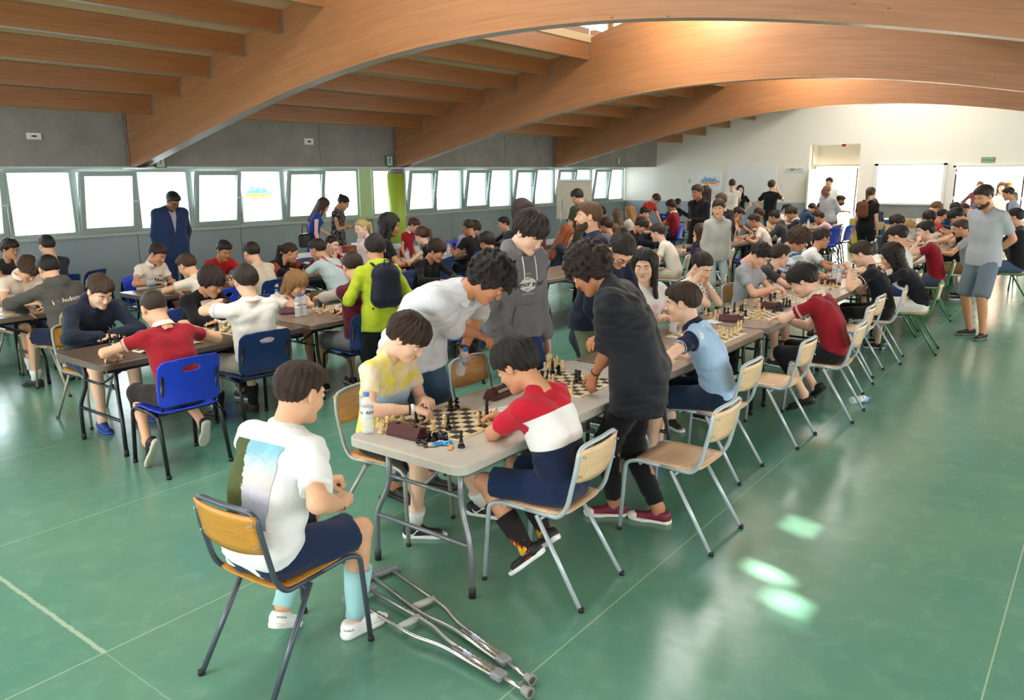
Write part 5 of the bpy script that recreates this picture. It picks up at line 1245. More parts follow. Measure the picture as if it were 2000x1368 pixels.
P6 = PP('black', 'person with curly hair in black shirt', 'leaning with one hand on the grey table', 1150, 530, 112, pose='stand', S=1.74, Y=2.40, lean=34, hp=40, hy=12, build=1.05,
   aL=dict(t=('px', 1158, 742, .83), pole=(-.2, -1, .2), dir=(0, .25, -1), up=(-1, .3, .3)), aR='belly', top=('tee', '16181e'), topmat=cloth('171a22', rough=.62), sleeve=.98, hem=-.20, loose=.028, bot=('pants', '121317'),
   hair=('curly', '281711'), skin=SK3, shoe=('6d1731', 'ece6dc', 'canvas'), collar='171a22', legs=[dict(anw=(3.95, 2.24)), dict(anw=(4.02, 1.98))])
P7 = PP('bluepolo', 'boy in light blue polo with navy sleeves', 'turned in his chair towards the game', 1332, 592, 104, 'pale', cface=90, coff=.04, S=1.70, Y=2.34, hp=10, hy=-2,
   aL=dict(t=(-.22, .42, .78), pole=(-.9, .2, -.2), dir=(.2, 1, 0)), aR=(.05, .42, .78), top=('polo', 'a5c8ee'), topmat=cloth('a8c9ee', sleeve='161f38', cuff=[(.262, .268, 'e8eaf0'), (.276, .281, 'e8eaf0')], side=(.5, '161f38')), collar='161f38',
   bot=('longshorts', '1c2d45'), hair=('crop', '3d2a1e'), skin=SKP, shoe=('2a6bd0', '3a7fe0'), legs=['out', 'plain'], lean=20)
P8 = PP('red2', 'boy in maroon polo with white trim', 'hunched over his board on the right', 1568, 550, 92, 'pale', S=1.68, Y=2.10, hp=34, hy=-6,
   aL=dict(t=(.05, .42, .775), pole=(-1, .3, -.1), dir=(.9, .4, 0)), aR=(.02, .46, .775), top=('polo', MR), topmat=cloth(MR, cuff=[(.245, .252, 'efe6d8'), (.262, .272, 'efe6d8')]), collar='e6dcc4', bot=('pants', '17181d'), hair=('mop', '1a130f'), skin=SKP,
   shoe=('121214', '1a1a1c'), legs=[dict(an=(-.10, .16, .10), pit=-20), 'tuck'], sleeve=.62)
P9 = PP('bentwoman', 'woman with dark bun and thin glasses', 'bending over the table behind the black shirt', 1213, 490, -100, pose='stand', Y=2.95, S=1.68, lean=42, hp=55, hy=18, hr=0,
   aL=(-.2, .5, .8), aR=dict(t=(.2, .35, .78)), top=('hoodie', '1d2437'), bot=('slim', '6e7d58'), hair=('bun', '2c2019'), skin=SK, glasses='1a1a1c')
P10 = PP('longblack', 'woman with long black hair in pale top', 'holding a water bottle to her chest', 1258, 520, -112, 'silver', Y=3.18, S=1.62, hp=10, hy=48,
   aL=dict(t=(.0, .30, .86), pole=(-.8, -.2, -.6), dir=(.8, .4, .2)), aR=dict(t=(.03, .30, .84), pole=(.8, -.2, -.6), dir=(-.5, .6, .3)), handR='hold', handL='hold', top=('tee', 'e8dcdc'), topmat=cloth('e8d8d8', blocks=[(.72, 'dfe0dd')]), bot=('pants', '15161a'), hair=('long', '120e0d'), skin='e6bfa4')
PP('navyman', 'bearded man in navy polo with white collar stripe', 'smiling and standing between the rows', 1148, 424, 140, pose='stand', X=6.3, S=1.8, lean=4, hp=-2, hy=10, aL='hang', aR='hang', top=('polo', '1a2138'), bot=('pants', '2a2f3c'), hair=('short', '6b4a30'), skin=SK, beard='5a3a26', collar='2a3350', build=1.1)
PP('zebra', 'woman in black and white print blouse', 'resting her face in both hands', 1371, 521, -96, 'silver', Y=3.12, S=1.64, hp=32, hy=14, aL='cheek', aR='cheek', handL='flat', handR='flat', top=('tee', 'e6e4e0'), topmat=cloth('e9e7e3', pat='spots', col2='17171a'), bot=('pants', '1a1a1e'), hair=('bun', '2a1712'), skin=SKP)
PP('curltop', 'boy in grey tee with curly top hair', 'pointing at the board', 1484, 499, -92, 'silver', Y=3.06, S=1.70, hp=42, hy=-6, aL='fold', aR=dict(t=(.10, .40, .84), dir=(-.2, .9, -.4)), handR='pinch', top=('tee', 'a3a8ae'), topmat=cloth('a9adb3', pat='marl', col2='8d9298'), bot=('shorts', '25262c'), hair=('curlytop', '241812'), skin='eab9a0')
PP('darktee', 'boy in charcoal tee with open mouth', 'leaning beside the curly-haired boy', 1524, 500, -70, 'silver', Y=3.14, S=1.70, hp=14, hy=-30, aL='fold', aR='table', top=('tee', '34363c'), bot=('shorts', '25262c'), hair=('crop', '3a281c'), skin=SKP)
PP('striped', 'boy in blue and white striped tee', 'looking down through thick curly hair', 1560, 470, -88, 'silver', Y=3.2, S=1.66, hp=40, hy=-22, aL='table', aR='table', top=('tee', 'dfe6ee'), topmat=cloth('c9dced', pat='stripes', col2='eef2f4', col3='3f68ac'), bot=('shorts', '2b2c30'), hair=('curly', '4b3221'), skin=SK2, hairs=1.05)
PP('glw', 'boy in white v-neck tee with glasses', 'leaning on the table by the bottle', 1606, 466, -70, 'silver', Y=3.22, S=1.66, hp=14, hy=-24, aL='table', aR='table', top=('tee', 'f0f0f0'), bot=('shorts', '2b2c30'), hair=('crop', '2a1c14'), skin=SK2, glasses='26262a')
PP('vit', 'boy in black polo with white back lettering', 'raising a hand with a bottle', 1682, 497, 98, 'pale', Y=2.22, S=1.68, hp=26, hy=4, aL=dict(t=(-.16, .36, 1.0), dir=(.1, .5, .7)), aR=dict(t=(.02, .38, .88), dir=(-.2, .5, .7)), handL='fist', handR='hold', top=('polo', '14161c'), topmat=cloth('15171d', cuff=[(.24, .252, 'eeeeee')]), bot=('pants', '14151a'), hair=('crop', '3b281b'), skin=SKP)
PP('longhair', 'girl with waist-long dark hair', 'seated on a green framed chair', 1740, 502, 96, 'green', Y=2.06, S=1.58, hp=24, hy=0, aL='table', aR='table', top=('tee', '1d1e24'), bot=('shorts', 'ecebe6'), hair=('longwavy', '241712'), skin=SKP, shoe=('202126', 'b8bcc0'), hairs=1.1)
PP('wtback', 'boy in white tee with back turned', 'on the second green framed chair', 1752, 462, 96, 'green', Y=2.22, S=1.70, hp=18, hy=6, aL='table', aR='table', top=('tee', 'eeedea'), bot=('shorts', '2c3e6c'), hair=('crop', '1e1410'), skin=SK, shoe=('16171a', '16171a'))
PP('mouth', 'boy in maroon polo covering his mouth', 'seated before the standing man in grey tee', 1807, 452, 100, 'green', Y=2.14, S=1.74, hp=8, hy=-14, aL='mouth', aR='table', top=('polo', MR), collar='e6dcc4', bot=('shorts', '3e4658'), hair=('crop', '1f1511'), skin=SKP, shoe=('a03a34', 'c8c8c8'))
PP('greykid', 'small boy in grey tee and brown shorts', 'seen from behind', 1876, 446, 96, 'pale', Y=1.96, S=1.60, hp=20, aL='table', aR='table', top=('tee', '9a9da2'), bot=('shorts', '6d5a3a'), hair=('short', '4a3424'), skin=SK2, shoe=('6a5030', 'c8b8a0'))
PP('blk1', 'boy in black tee with thick dark hair', 'bowing low over his board', 1868, 424, 96, 'pale', Y=2.30, S=1.72, hp=48, aL='table', aR='table', top=('tee', '17181c'), bot=('pants', '1d1e24'), hair=('mop', '14100f'), skin=SK)
PP('br1', 'boy in pale tee with brown hair', 'behind the black tee boy in the right row', 1895, 428, 96, 'green', Y=2.12, S=1.62, hp=22, aL='table', aR='table', top=('tee', 'd8dad8'), bot=('shorts', '2c3e6c'), hair=('short', '3d2a1d'), skin=SK2)
PP('bk2', 'boy in dark jumper with black hair', 'almost hidden behind the standing man', 1908, 418, 96, 'green', Y=2.24, S=1.66, hp=22, aL='table', aR='table', top=('long', '22242c'), bot=('pants', '22242c'), hair=('short', '141011'), skin=SK3)
PP('dkc', 'boy with dark hair in charcoal tee', 'left of the blond child', 1751, 436, -88, 'pale', Y=3.05, S=1.62, hp=24, aL='table', aR='table', top=('tee', '2f3238'), bot=('shorts', '22242c'), hair=('messy', '2a1c15'), skin=SK2)
PP('blond', 'blond child in green tee and face mask', 'leaning over a board with one arm out', 1773, 444, -80, 'pale', Y=3.0, S=1.5, hp=34, hy=-20, aL='table', aR='table', top=('tee', '1f8a4c'), bot=('shorts', '2b2c30'), hair=('messy', 'c8a66c'), skin=SKP, mask='a9c4d2')
PP('dkc2', 'boy in light hooded top with dark curls', 'behind the boy covering his mouth', 1814, 426, -90, 'pale', Y=3.06, S=1.62, hp=44, aL='table', aR='table', top=('hoodie', 'd9d4c6'), bot=('pants', '2b2c30'), hair=('curly', '1c1310'), skin=SK2, hairs=.92)
PP('ltb', 'tall light-haired boy in navy top', 'leaning over the far tables', 1828, 407, -80, 'pale', Y=3.30, S=1.74, hp=44, hy=-30, aL='table', aR='table', top=('long', '1f2a3c'), bot=('pants', '2b2c30'), hair=('messy', '7a5638'), skin=SK)
PP('mask2', 'child in red tee and dark face mask', 'reaching across the far table', 1840, 421, -85, 'pale', Y=2.98, S=1.55, hp=18, hy=-40, aL='table', aR='table', top=('tee', 'c4242c'), bot=('shorts', '2b2c30'), hair=('short', '16100f'), skin=SK2, mask='26262a')
PP('dk3', 'boy with dark reddish hair in blue top', 'left of two heads near the far doors', 1866, 408, -90, 'pale', Y=3.05, S=1.66, hp=30, aL='table', aR='table', top=('tee', '2b4c8c'), bot=('pants', '2b2c30'), hair=('messy', '2d1313'), skin=SK3)
PP('dk4', 'boy with dark reddish hair in beige top', 'right of two heads near the far doors', 1883, 408, -90, 'pale', Y=3.08, S=1.66, hp=30, aL='table', aR='table', top=('tee', 'b8a890'), bot=('pants', '2b2c30'), hair=('short', '35161a'), skin=SK3)
PP('bcap', 'child in blue cap and blue top', 'bent over the last table', 1906, 408, -100, 'green', Y=2.95, S=1.5, hp=44, hy=-20, aL='table', aR='table', top=('tee', '3c62a8'), bot=('pants', '2b2c30'), hair=('short', '4a6cae'), skin=SK2)
PP('greyman', 'bearded man in grey v-neck tee and denim shorts', 'standing alone in the right-hand aisle', 1921, 385, 152, pose='stand', X=11.1, S=1.86, lean=2, hp=22, hy=6, build=.95, aL='back', aR='back', top=('tee', 'b4b8be'), topmat=cloth('b2b7bd', pat='marl', col2='a0a6ad'), sleeve=.72,
   bot=('longshorts', '6f7f8e'), botmat=cloth('74828f', pat='marl', col2='5a6876', cuff=None), hair=('short', '2b1512'), skin='d19b76', beard='3a241b', shoe=('141416', '6a6560'), legs=[dict(an=(-.14, .05, .085), yaw=-10), dict(an=(.11, -.06, .085), yaw=20)], hem=-.11)
# ---- left rows
PP('navyhood', 'boy in navy hooded sweatshirt with white crest', 'leaning on folded hands at the left table', 196, 570, -88, 'olive', Y=6.60, S=1.74, hp=34, hy=2, aL=dict(t=(.0, .40, .765), dir=(.8, .5, 0), pole=(-1, .3, -.3)), aR=dict(t=(.06, .42, .77), dir=(-.8, .5, 0), pole=(1, .3, -.3)), handL='flat', handR='flat', top=('hoodie', '1f2838'), bot=('shorts', '1d2b4c'), hair=('crop', '4a3020'), skin=SKP, shoe=('1c3b8c', '2a4fb0'), legs=['plain', 'plain'])
PP('redpolo', 'boy in maroon polo with white collar', 'seen from behind on the bright blue chair', 300, 604, 86, 'blue', Y=5.46, S=1.62, hp=28, hy=-6, aL=dict(t=(-.22, .44, .775), pole=(-1, .3, -.2), dir=(-.5, .8, 0)), aR=dict(t=(.26, .34, .95), pole=(1, .2, -.4), dir=(.1, .7, .2)), top=('polo', MR), topmat=cloth('961b27', cuff=[(.235, .243, 'efe6d8'), (.252, .262, 'efe6d8')]), collar='ece0cc', bot=('pants', '26211f'), hair=('buzz', '38271d'), skin=SK, shoe=('1c1a1c', 'cfcabd'), legs=[dict(an=(-.22, .12, .17), pit=-62, yaw=-20), dict(an=(.20, .02, .17), pit=-62, yaw=8)], lean=25)
PP('blackhood', 'boy in black blazer over white top', 'looking down with arms on the table', 414, 552, -92, 'navy', Y=6.52, S=1.58, hp=32, hy=-16, aL='fold', aR='fold', handL='flat', handR='flat', top=('jacket', '141416'), topmat=cloth('141416', side=None), bot=('pants', '1b1b20'), hair=('bowl', '2f1e15'), skin=SK2, hairs=1.03)
PP('wpolo', 'boy in white polo with raised arm', 'reaching over a game on the left', 480, 551, 84, 'navy', Y=5.64, S=1.66, hp=14, hy=10, aL=dict(t=('px', 432, 588, 1.02), pole=(-1, -.2, -.2), dir=(-.2, 1, -.15)), aR=(.12, .38, .775), handL='pinch', top=('polo', 'eeeae4'), topmat=cloth('eeebe6', cuff=[(.245, .252, '3a3a40')]), collar='e9e6e0', bot=('shorts', '9c9284'), hair=('crop', '30221a'), skin=SKP, shoe=('18181a', '2a2220'), socks=('17171a', .35), sleeve=.66, loose=.006)
PP('blondboy', 'boy with long blond hair', 'resting his chin on his hands', 580, 557, -90, 'navy', Y=6.42, S=1.52, hp=26, hy=-4, aL=dict(t=(-.05, .30, .90), dir=(.8, .3, .2), pole=(-1, .3, -1)), aR=dict(t=(.04, .30, .90), dir=(-.9, .3, .0), pole=(1, .3, -1)), top=('tee', 'ece4da'), bot=('shorts', '4a4a50'), hair=('bob', 'a87f4e'), skin=SK)
PP('varsity', 'boy in maroon and grey varsity jacket', 'stretching an arm across the board', 689, 523, 84, 'navy', Y=5.62, S=1.58, hp=26, hy=14, aL=dict(t=('px', 612, 583, .86), pole=(-1, -.2, -.3), dir=(-.1, 1, -.2)), aR=(.1, .36, .775), top=('long', '5a1a2c'), topmat=cloth('5a1a2c', sleeve='b3a79c', cuff=[(.93, .95, '7c1c2c')]), bot=('shorts', '75777c'), hair=('short', '33221a'), skin=SK, shoe=('18181a', 'c8c8c8'))
LIME = PP('lime', 'boy in lime jacket carrying a navy backpack', 'standing behind the varsity jacket boy', 733, 488, 66, pose='stand', X=4.95, S=1.6, lean=4, hp=16, hy=12, aL=(-.2, .2, .98), aR=(.18, .22, .98), top=('jacket', 'b5c62f'), hood=True, bot=('pants', '17181b'), hair=('crop', '191210'), skin=SK2, shoe=('1a1a1c', 'c8c8c8'), hem=-.12)
PP('albino', 'girl with pale blonde ponytail and glasses', 'standing by the prize table', 706, 446, 178, pose='stand', X=7.9, S=1.5, lean=4, hp=14, hy=6, aL='hang', aR='hang', top=('tee', 'efe6e2'), bot=('pants', 'd8d2c8'), hair=('pony', 'dcc07e'), skin='f2d0c0', glasses='c8b8a8')
PP('blackwoman', 'woman with long black hair in black tee', 'standing with a badge and folded arms', 762, 442, -30, pose='stand', X=6.75, S=1.6, lean=5, hp=12, hy=6, aL=dict(t=(-.02, .28, 1.0), dir=(.8, .4, 0)), aR=dict(t=(.04, .26, .98), dir=(-.8, .4, 0), pole=(.7, .2, -.9)), top=('tee', '141417'), bot=('slim', '16171c'), hair=('longwavy', '15100f'), skin=SK3, hairs=1.05)
PP('dk', 'boy in black jumper with dark hair', 'bowed behind the grey-white shirt', 853, 491, -96, 'navy', Y=6.75, S=1.58, hp=28, hy=-20, aL='table', aR='table', top=('long', '17181c'), bot=('pants', '26365a'), hair=('messy', '2e1d14'), skin=SK2)
PP('hair2', 'child with messy brown hair in rust top', 'just visible behind the bending man', 950, 474, 90, 'navy', Y=7.0, S=1.55, hp=20, aL='table', aR='table', top=('tee', '5a3a30'), bot=('pants', '26365a'), hair=('messy', '2a1a12'), skin=SK2)
# third row
PP('brace', 'boy in white polo with a wrist brace', 'seated at the third row table', 308, 497, -84, 'blue', Y=9.42, S=1.58, hp=30, hy=-12, aR=dict(t=(.10, .30, .775), dir=(-.6, .7, 0), pole=(1, .2, -.4)), aL=(-.12, .34, .775), top=('polo', 'ece2d4'), collar='eee6da', bot=('shorts', '2b3a5c'), hair=('short', '33231a'), skin=SK2)
PP('wback', 'boy in cream tee seen from behind', 'lying on his arms in the third row', 365, 520, 108, 'blue', Y=8.30, S=1.58, hp=28, hy=0, aL=dict(t=(-.10, .42, .77), pole=(-1, .3, 0)), aR='table', top=('tee', 'ecdfcd'), bot=('pants', '20232c'), hair=('short', '4c3122'), skin=SK)
PP('red', 'boy in red football shirt', 'looking down by the window wall', 438, 490, -90, 'navy', Y=9.25, S=1.62, hp=26, hy=4, aL='fold', aR='fold', top=('tee', 'b3161c'), bot=('shorts', '22232a'), hair=('short', '15100f'), skin='b98562')
PP('gback', 'boy in beige tee with short dark hair', 'on a navy chair, back turned', 491, 495, 94, 'navy', Y=8.45, S=1.60, hp=22, aL='table', aR='table', top=('tee', 'cabda9'), bot=('pants', '2b3a5c'), hair=('short', '261914'), skin=SK)
PP('orange', 'girl in black hooded top with orange sleeve print', 'leaning towards the light blue tee boy', 567, 494, -72, 'navy', Y=9.05, S=1.58, hp=22, hy=-34, aL='table', aR='table', top=('hoodie', '141416'), topmat=cloth('141416', cuff=[(.10+.055*i, .125+.055*i, 'd2552c') for i in range(8)]), bot=('pants', '1a1a1e'), hair=('pony', '3a2419'), skin=SK2)
PP('lblue', 'boy in pale blue tee with red strap', 'seated with back turned', 620, 488, 96, None, Y=8.22, S=1.66, hp=20, hy=-10, aL='table', aR='table', top=('tee', 'b9c9cd'), bot=('shorts', '6f604c'), hair=('short', '2a1b14'), skin=SK2)
PP('mfront', 'boy in maroon polo with cream collar', 'talking with a hand under his chin', 649, 478, -88, 'navy', Y=9.1, S=1.62, hp=12, hy=-10, aL='fold', aR='chin', top=('polo', MR), collar='eee2cc', bot=('pants', '22232a'), hair=('buzz', '1c1411'), skin=SKP)
PP('pony', 'girl in black tank top with brown ponytail', 'with her back to us', 823, 462, 110, 'navy', Y=8.4, S=1.62, hp=22, hy=14, aL='table', aR='table', top=('tank', '16171b'), bot=('slim', '2c3448'), hair=('pony', '5a3520'), skin=SKP, hairs=1.08)
PP('maroonM', 'boy in maroon jumper with auburn hair', 'standing beside the green column', 808, 441, -80, pose='stand', X=10.2, S=1.55, lean=8, hp=28, hy=-20, aL='hang', aR='hang', top=('polo', 'a01c26'), collar='eee2cc', bot=('pants', '22232a'), hair=('crop', '5c3320'), skin=SK)
PP('bkback', 'man in black tee with thinning hair', 'with his back to us near the backpacks', 914, 445, 80, 'blue', Y=8.5, S=1.72, hp=18, aL=dict(t=(-.3, .35, .9)), aR='table', top=('tee', '18181b'), bot=('pants', '22232a'), hair=('buzz', '3b2a22'), skin=SK3)
PP('lav', 'girl in lavender top with brown fringe', 'half hidden by the man in black tee', 927, 447, -96, 'blue', Y=9.3, S=1.60, hp=34, hy=-18, aL='table', aR='table', top=('tee', 'b5a0cc'), bot=('pants', '22232a'), hair=('bob', '3a261c'), skin=SK)
PP('dk2', 'boy with cropped black hair by the wall', 'facing left beyond the long-haired girl', 983, 438, 150, 'navy', Y=9.2, S=1.6, hp=10, aL='table', aR='table', top=('long', '2c3038'), bot=('pants', '22232a'), hair=('short', '17110f'), skin=SK)
LONGB = PP('longbrown', 'girl with long brown hair and maroon backpack', 'standing with her back to us', 1017, 416, 70, pose='stand', X=6.6, S=1.66, lean=2, hp=2, aL='hang', aR='hang', top=('long', '20232b'), bot=('pants', '1d2440'), hair=('long', '35261f'), skin=SK)
# left edge
PP('andorra', 'boy in grey Andorra hooded jacket', 'leaning with his back to us', 95, 527, 96, 'olive', Y=8.28, S=1.72, hp=26, aL=dict(t=(-.2, .4, .775), pole=(-1, .2, -.1)), aR='table', top=('hoodie', '55524e'), topmat=cloth('5a5752', pat='marl', col2='45433f'), bot=('shorts', '1a2442'), hair=('short', '14100f'), skin=SK, shoe=('17171a', '17171a'), socks=('e4e4e4', .2))
PP('wp2', 'boy in cream polo with wavy hair', 'bending down at the left edge', 54, 527, -84, 'olive', Y=9.15, S=1.68, hp=54, hy=-8, aL='fold', aR='table', top=('polo', 'ead9c8'), collar='efe4d6', bot=('shorts', '2b3a5c'), hair=('messy', '4a3122'), skin=SK, shoe=('141416', '141416'), socks=('e4e4e4', .25))
PP('glb', 'boy with round glasses in dark grey tee', 'hand to his mouth', 20, 487, -84, 'navy', Y=11.75, S=1.55, hp=12, hy=-12, aL='chin', aR='fold', top=('tee', '35393c'), bot=('pants', '22232a'), hair=('messy', '2e2018'), skin=SK2, glasses='17171a')
PP('dkb', 'boy in dark grey tee turned to the wall', 'at the left edge', 91, 480, 100, 'navy', Y=10.95, S=1.60, hp=12, aL='table', aR='table', top=('tee', '30343a'), bot=('pants', '22232a'), hair=('short', '201815'), skin=SK)
# against the window wall
PP('suit', 'man in navy suit and glasses', 'standing with head bowed by the windows', 338, 393, -96, pose='stand', Y=11.6, S=1.82, lean=2, hp=38, hy=-8, aL='pocket', aR='hang', top=('coat', '1f3157'), topmat=cloth('20335a', rough=.7), bot=('pants', '1d2d50'), hair=('short', '121010'), skin='9c6c4e', glasses='30302c', build=1.12, hem=-.22)
PP('bluedress', 'woman in sleeveless blue dress with black handbag', 'bending to the prize table', 632, 402, -40, pose='stand', Y=11.3, S=1.64, lean=12, hp=34, hy=-30, aL=dict(t=(-.25, .35, .95)), aR='hang', top=('dress', '1f3fa0'), bot=('none', '1f3fa0'), hair=('longwavy', '4a3324'), skin=SKP, lod=2, hairs=.9)
PP('spotted', 'woman in black and white dress with lanyard', 'reading a sheet beside the windows', 671, 397, -60, pose='stand', Y=11.7, S=1.66, lean=3, hp=34, hy=-6, aL='belly', aR='belly', top=('dress_s', '2a2a2a'), topmat=cloth('26262a', pat='spots', col2='d8d2c8'), bot=('none', '26262a'), hair=('bun', '241a16'), skin=SK2)
# middle field
PP('redhair', 'girl with long red hair in dark cardigan', 'resting on her hand at the second row', 1108, 458, -60, 'blue', Y=6.72, S=1.58, hp=28, hy=-30, aL='chin', aR='fold', top=('long', '2a3040'), bot=('pants', '22232a'), hair=('long', '9a4f22'), skin=SKP)
PP('olive', 'man in olive tee with a grey waist bag', 'standing with back turned', 1127, 386, 80, pose='stand', X=11.9, S=1.78, lean=4, hp=26, aL='belly', aR='belly', top=('tee', '3c3f2c'), bot=('pants', '4a5f80'), hair=('crop', '241a15'), skin=SK2, build=1.12)
PP('maskw', 'blonde woman in white mask and dark coat', 'standing by the windows beside the whiteboard', 1125, 367, -100, pose='stand', Y=11.9, S=1.70, lean=2, hp=12, aL='hang', aR='hang', top=('coat', '20252c'), bot=('pants', '22232a'), hair=('bob', 'b99c6c'), skin=SK, mask='eef0f2')
PP('turtle', 'boy in black turtleneck with clasped hands', 'thinking over his board', 1252, 441, -92, 'pale', Y=6.75, S=1.66, hp=40, hy=-8, aL='belly', aR='belly', top=('long', '131315'), bot=('pants', '22232a'), hair=('messy', '2b1c14'), skin=SK)
PP('wtc', 'boy in cream tee with side parted hair', 'turned left on a pale framed chair', 1284, 455, 104, 'pale', Y=5.62, S=1.66, hp=16, hy=6, aL=dict(t=(-.15, .38, .8)), aR='table', top=('tee', 'e6dccf'), bot=('pants', 'cfc4b4'), hair=('crop', '3b281c'), skin=SKP)
PP('denim', 'girl in denim jacket with white bag strap', 'holding a hand to her face', 1366, 453, 110, 'pale', Y=5.52, S=1.62, hp=8, hy=18, aL='cheek', aR='table', top=('long', '222c40'), bot=('pants', '22304c'), hair=('long', '4a3326'), skin=SK)
PP('blondg', 'girl with straight blonde hair in white top', 'with her back to us', 1229, 414, 84, 'navy', Y=8.5, S=1.60, hp=14, aL='table', aR='table', top=('tee', 'eae4da'), bot=('pants', '22232a'), hair=('long', 'bd8f55'), skin=SK, hairs=.95)
PP('boyh', 'boy holding his face in his hand', 'in front of the bending boy in red', 1259, 417, -84, 'blue', Y=8.3, S=1.58, hp=22, hy=-20, aL='cheek', aR='fold', top=('tee', '3a4458'), bot=('pants', '22232a'), hair=('short', '201713'), skin=SK)
PP('bwh', 'girl with streaked brown hair', 'seen from behind left of the blonde girl', 1203, 421, 88, 'navy', Y=8.4, S=1.58, hp=10, aL='table', aR='table', top=('tee', '8a6a50'), bot=('pants', '22232a'), hair=('long', '6e5238'), skin=SK2)
PP('dkw', 'boy with dark fringe in brown top', 'leaning on his fists behind the navy polo man', 1173, 416, -92, 'navy', Y=9.4, S=1.62, hp=34, aL='chin', aR='fold', top=('tee', '7a5a48'), bot=('pants', '22232a'), hair=('mop', '241812'), skin=SK)
PP('brt', 'child with short brown hair in grey top', 'close behind the navy polo man', 1183, 441, 90, 'navy', Y=7.2, S=1.54, hp=14, aL='table', aR='table', top=('tee', '6d7078'), bot=('pants', '22232a'), hair=('messy', '3a2417'), skin=SK2)
PP('redbend', 'boy in red tee leaning on straight arms', 'over a table near the end wall', 1281, 390, -100, pose='stand', Y=9.3, S=1.68, lean=28, hp=48, aL=dict(t=(-.22, .42, .78)), aR=dict(t=(.2, .42, .78)), top=('tee', 'cf2f2a'), bot=('pants', '22232a'), hair=('crop', '4a3020'), skin=SK)
PP('dkman', 'man in dark suit smiling to the right', 'seated near the end wall', 1324, 397, -20, 'navy', Y=10.6, S=1.75, hp=0, hy=-10, aL='table', aR='table', top=('coat', '1c2130'), bot=('pants', '22232a'), hair=('short', '15100f'), skin=SK2)
PP('mback', 'boy in maroon polo on a blue chair', 'near the end wall', 1310, 403, 100, 'blue', Y=8.5, S=1.68, hp=20, hy=10, aL='table', aR='table', top=('polo', MR), collar='e6dcc4', bot=('pants', '22232a'), hair=('messy', '2b1c14'), skin=SK3)
PP('bkhood', 'boy in black hooded jacket with brown fringe', 'standing and looking left', 1361, 376, 165, pose='stand', X=14.2, S=1.68, lean=2, hp=12, hy=0, aL='belly', aR='pocket', top=('hoodie', '141417'), bot=('pants', '17181c'), hair=('crop', '3a261a'), skin=SK3)
PP('girlb', 'girl with long brown hair', 'standing right behind the black hooded jacket boy', 1378, 377, 30, pose='stand', X=15.2, S=1.66, lean=2, hp=2, aL='hang', aR='hang', top=('tee', 'c9cdd4'), bot=('pants', '2c4a8c'), hair=('long', '35231a'), skin=SK)
PP('bkback2', 'person in black jumper with brown cropped hair', 'standing behind the pale hooded boy', 1408, 393, 60, pose='stand', X=13.6, S=1.7, lean=3, hp=10, aL='hang', aR='hang', top=('long', '17181c'), bot=('pants', '17181c'), hair=('short', '5c3f29'), skin=SK)
PP('palehood', 'boy in pale grey hooded sweatshirt', 'standing in the middle aisle', 1403, 408, -128, pose='stand', X=11.0, build=.84, S=1.62, lean=2, hp=8, hy=34, aL='hang', aR='hang', top=('hoodie', 'b9bab4'), topmat=cloth('bcbdb6', pat='marl', col2='a9aaa4'), bot=('pants', 'a9b4b8'), hair=('crop', '33251c'), skin=SK, hem=-.1)
PP('couple1', 'young man in white tee with arm out', 'standing against the white panel', 1430, 360, 10, pose='stand', X=21.5, S=1.8, lean=0, hp=0, hy=-10, aR=dict(t=(.1, .55, 1.15)), aL='hang', top=('tee', 'ebe4da'), bot=('slim', '5f7a9c'), hair=('short', '3a261a'), skin=SK)
PP('couple2', 'young woman in black top laughing', 'standing beside the young man in white tee', 1446, 371, -150, pose='stand', X=22.7, S=1.66, lean=0, hp=0, aL='hip', aR='chin', top=('tee', '131315'), bot=('slim', '86a0bc'), hair=('long', '2b1a14'), skin=SKP)
PP('drink', 'man with tied hair in black tee drinking', 'standing by the end wall', 1508, 362, -10, pose='stand', X=20.6, S=1.78, lean=0, hp=-6, aL='hip', aR=dict(t=(.05, .25, 1.55), dir=(-.2, .3, .8)), top=('tee', '17181b'), bot=('slim', '3a4550'), hair=('bun', '3a261a'), skin=SK)
PP('tan', 'boy in brown tee with a fringe', 'leaning on the table beside the pale hooded boy', 1442, 417, -100, 'pale', Y=6.60, S=1.62, hp=28, hy=-10, aL='table', aR='cheek', top=('tee', 'a07446'), bot=('pants', '22232a'), hair=('crop', '3a261a'), skin=SK2)
PP('glbr', 'boy with brown fringe and glasses', 'looking down behind the pinkish tee', 1482, 420, -96, 'pale', Y=6.45, S=1.62, hp=30, aL='table', aR='table', top=('tee', '8fa5b8'), bot=('pants', '22232a'), hair=('mop', '40291a'), skin=SK, glasses='40302a')
PP('pink', 'boy in pale pink tee with palm print', 'reaching over his board on a pale chair', 1473, 432, 104, 'pale', Y=5.52, S=1.62, hp=22, aL=dict(t=(-.3, .4, .82)), aR='table', top=('tee', 'e6d2cc'), bot=('pants', '22232a'), hair=('short', '3e281b'), skin=SK2)
PP('bunb', 'girl with dark bun in charcoal sweatshirt', 'with her back to us on a pale chair', 1511, 425, 104, 'pale', Y=5.50, S=1.66, hp=20, aL='table', aR='table', top=('hoodie', '3f4044'), bot=('pants', '22232a'), hair=('bun', '1d1411'), skin=SK2)
PP('whtg', 'girl with dark hair in white top', 'facing the boy in navy jacket', 1541, 410, -92, 'pale', Y=6.55, S=1.60, hp=30, aL='table', aR='table', top=('tee', 'ebe6dc'), bot=('pants', '22232a'), hair=('pony', '231612'), skin=SK2)
PP('navywc', 'boy in navy jacket with white collar', 'with brown hair over his board', 1546, 417, 110, 'pale', Y=5.55, S=1.62, hp=26, aL='table', aR='table', top=('long', '1c2236'), collar='e4e0d8', bot=('pants', '22232a'), hair=('mop', '3b2417'), skin=SK2)
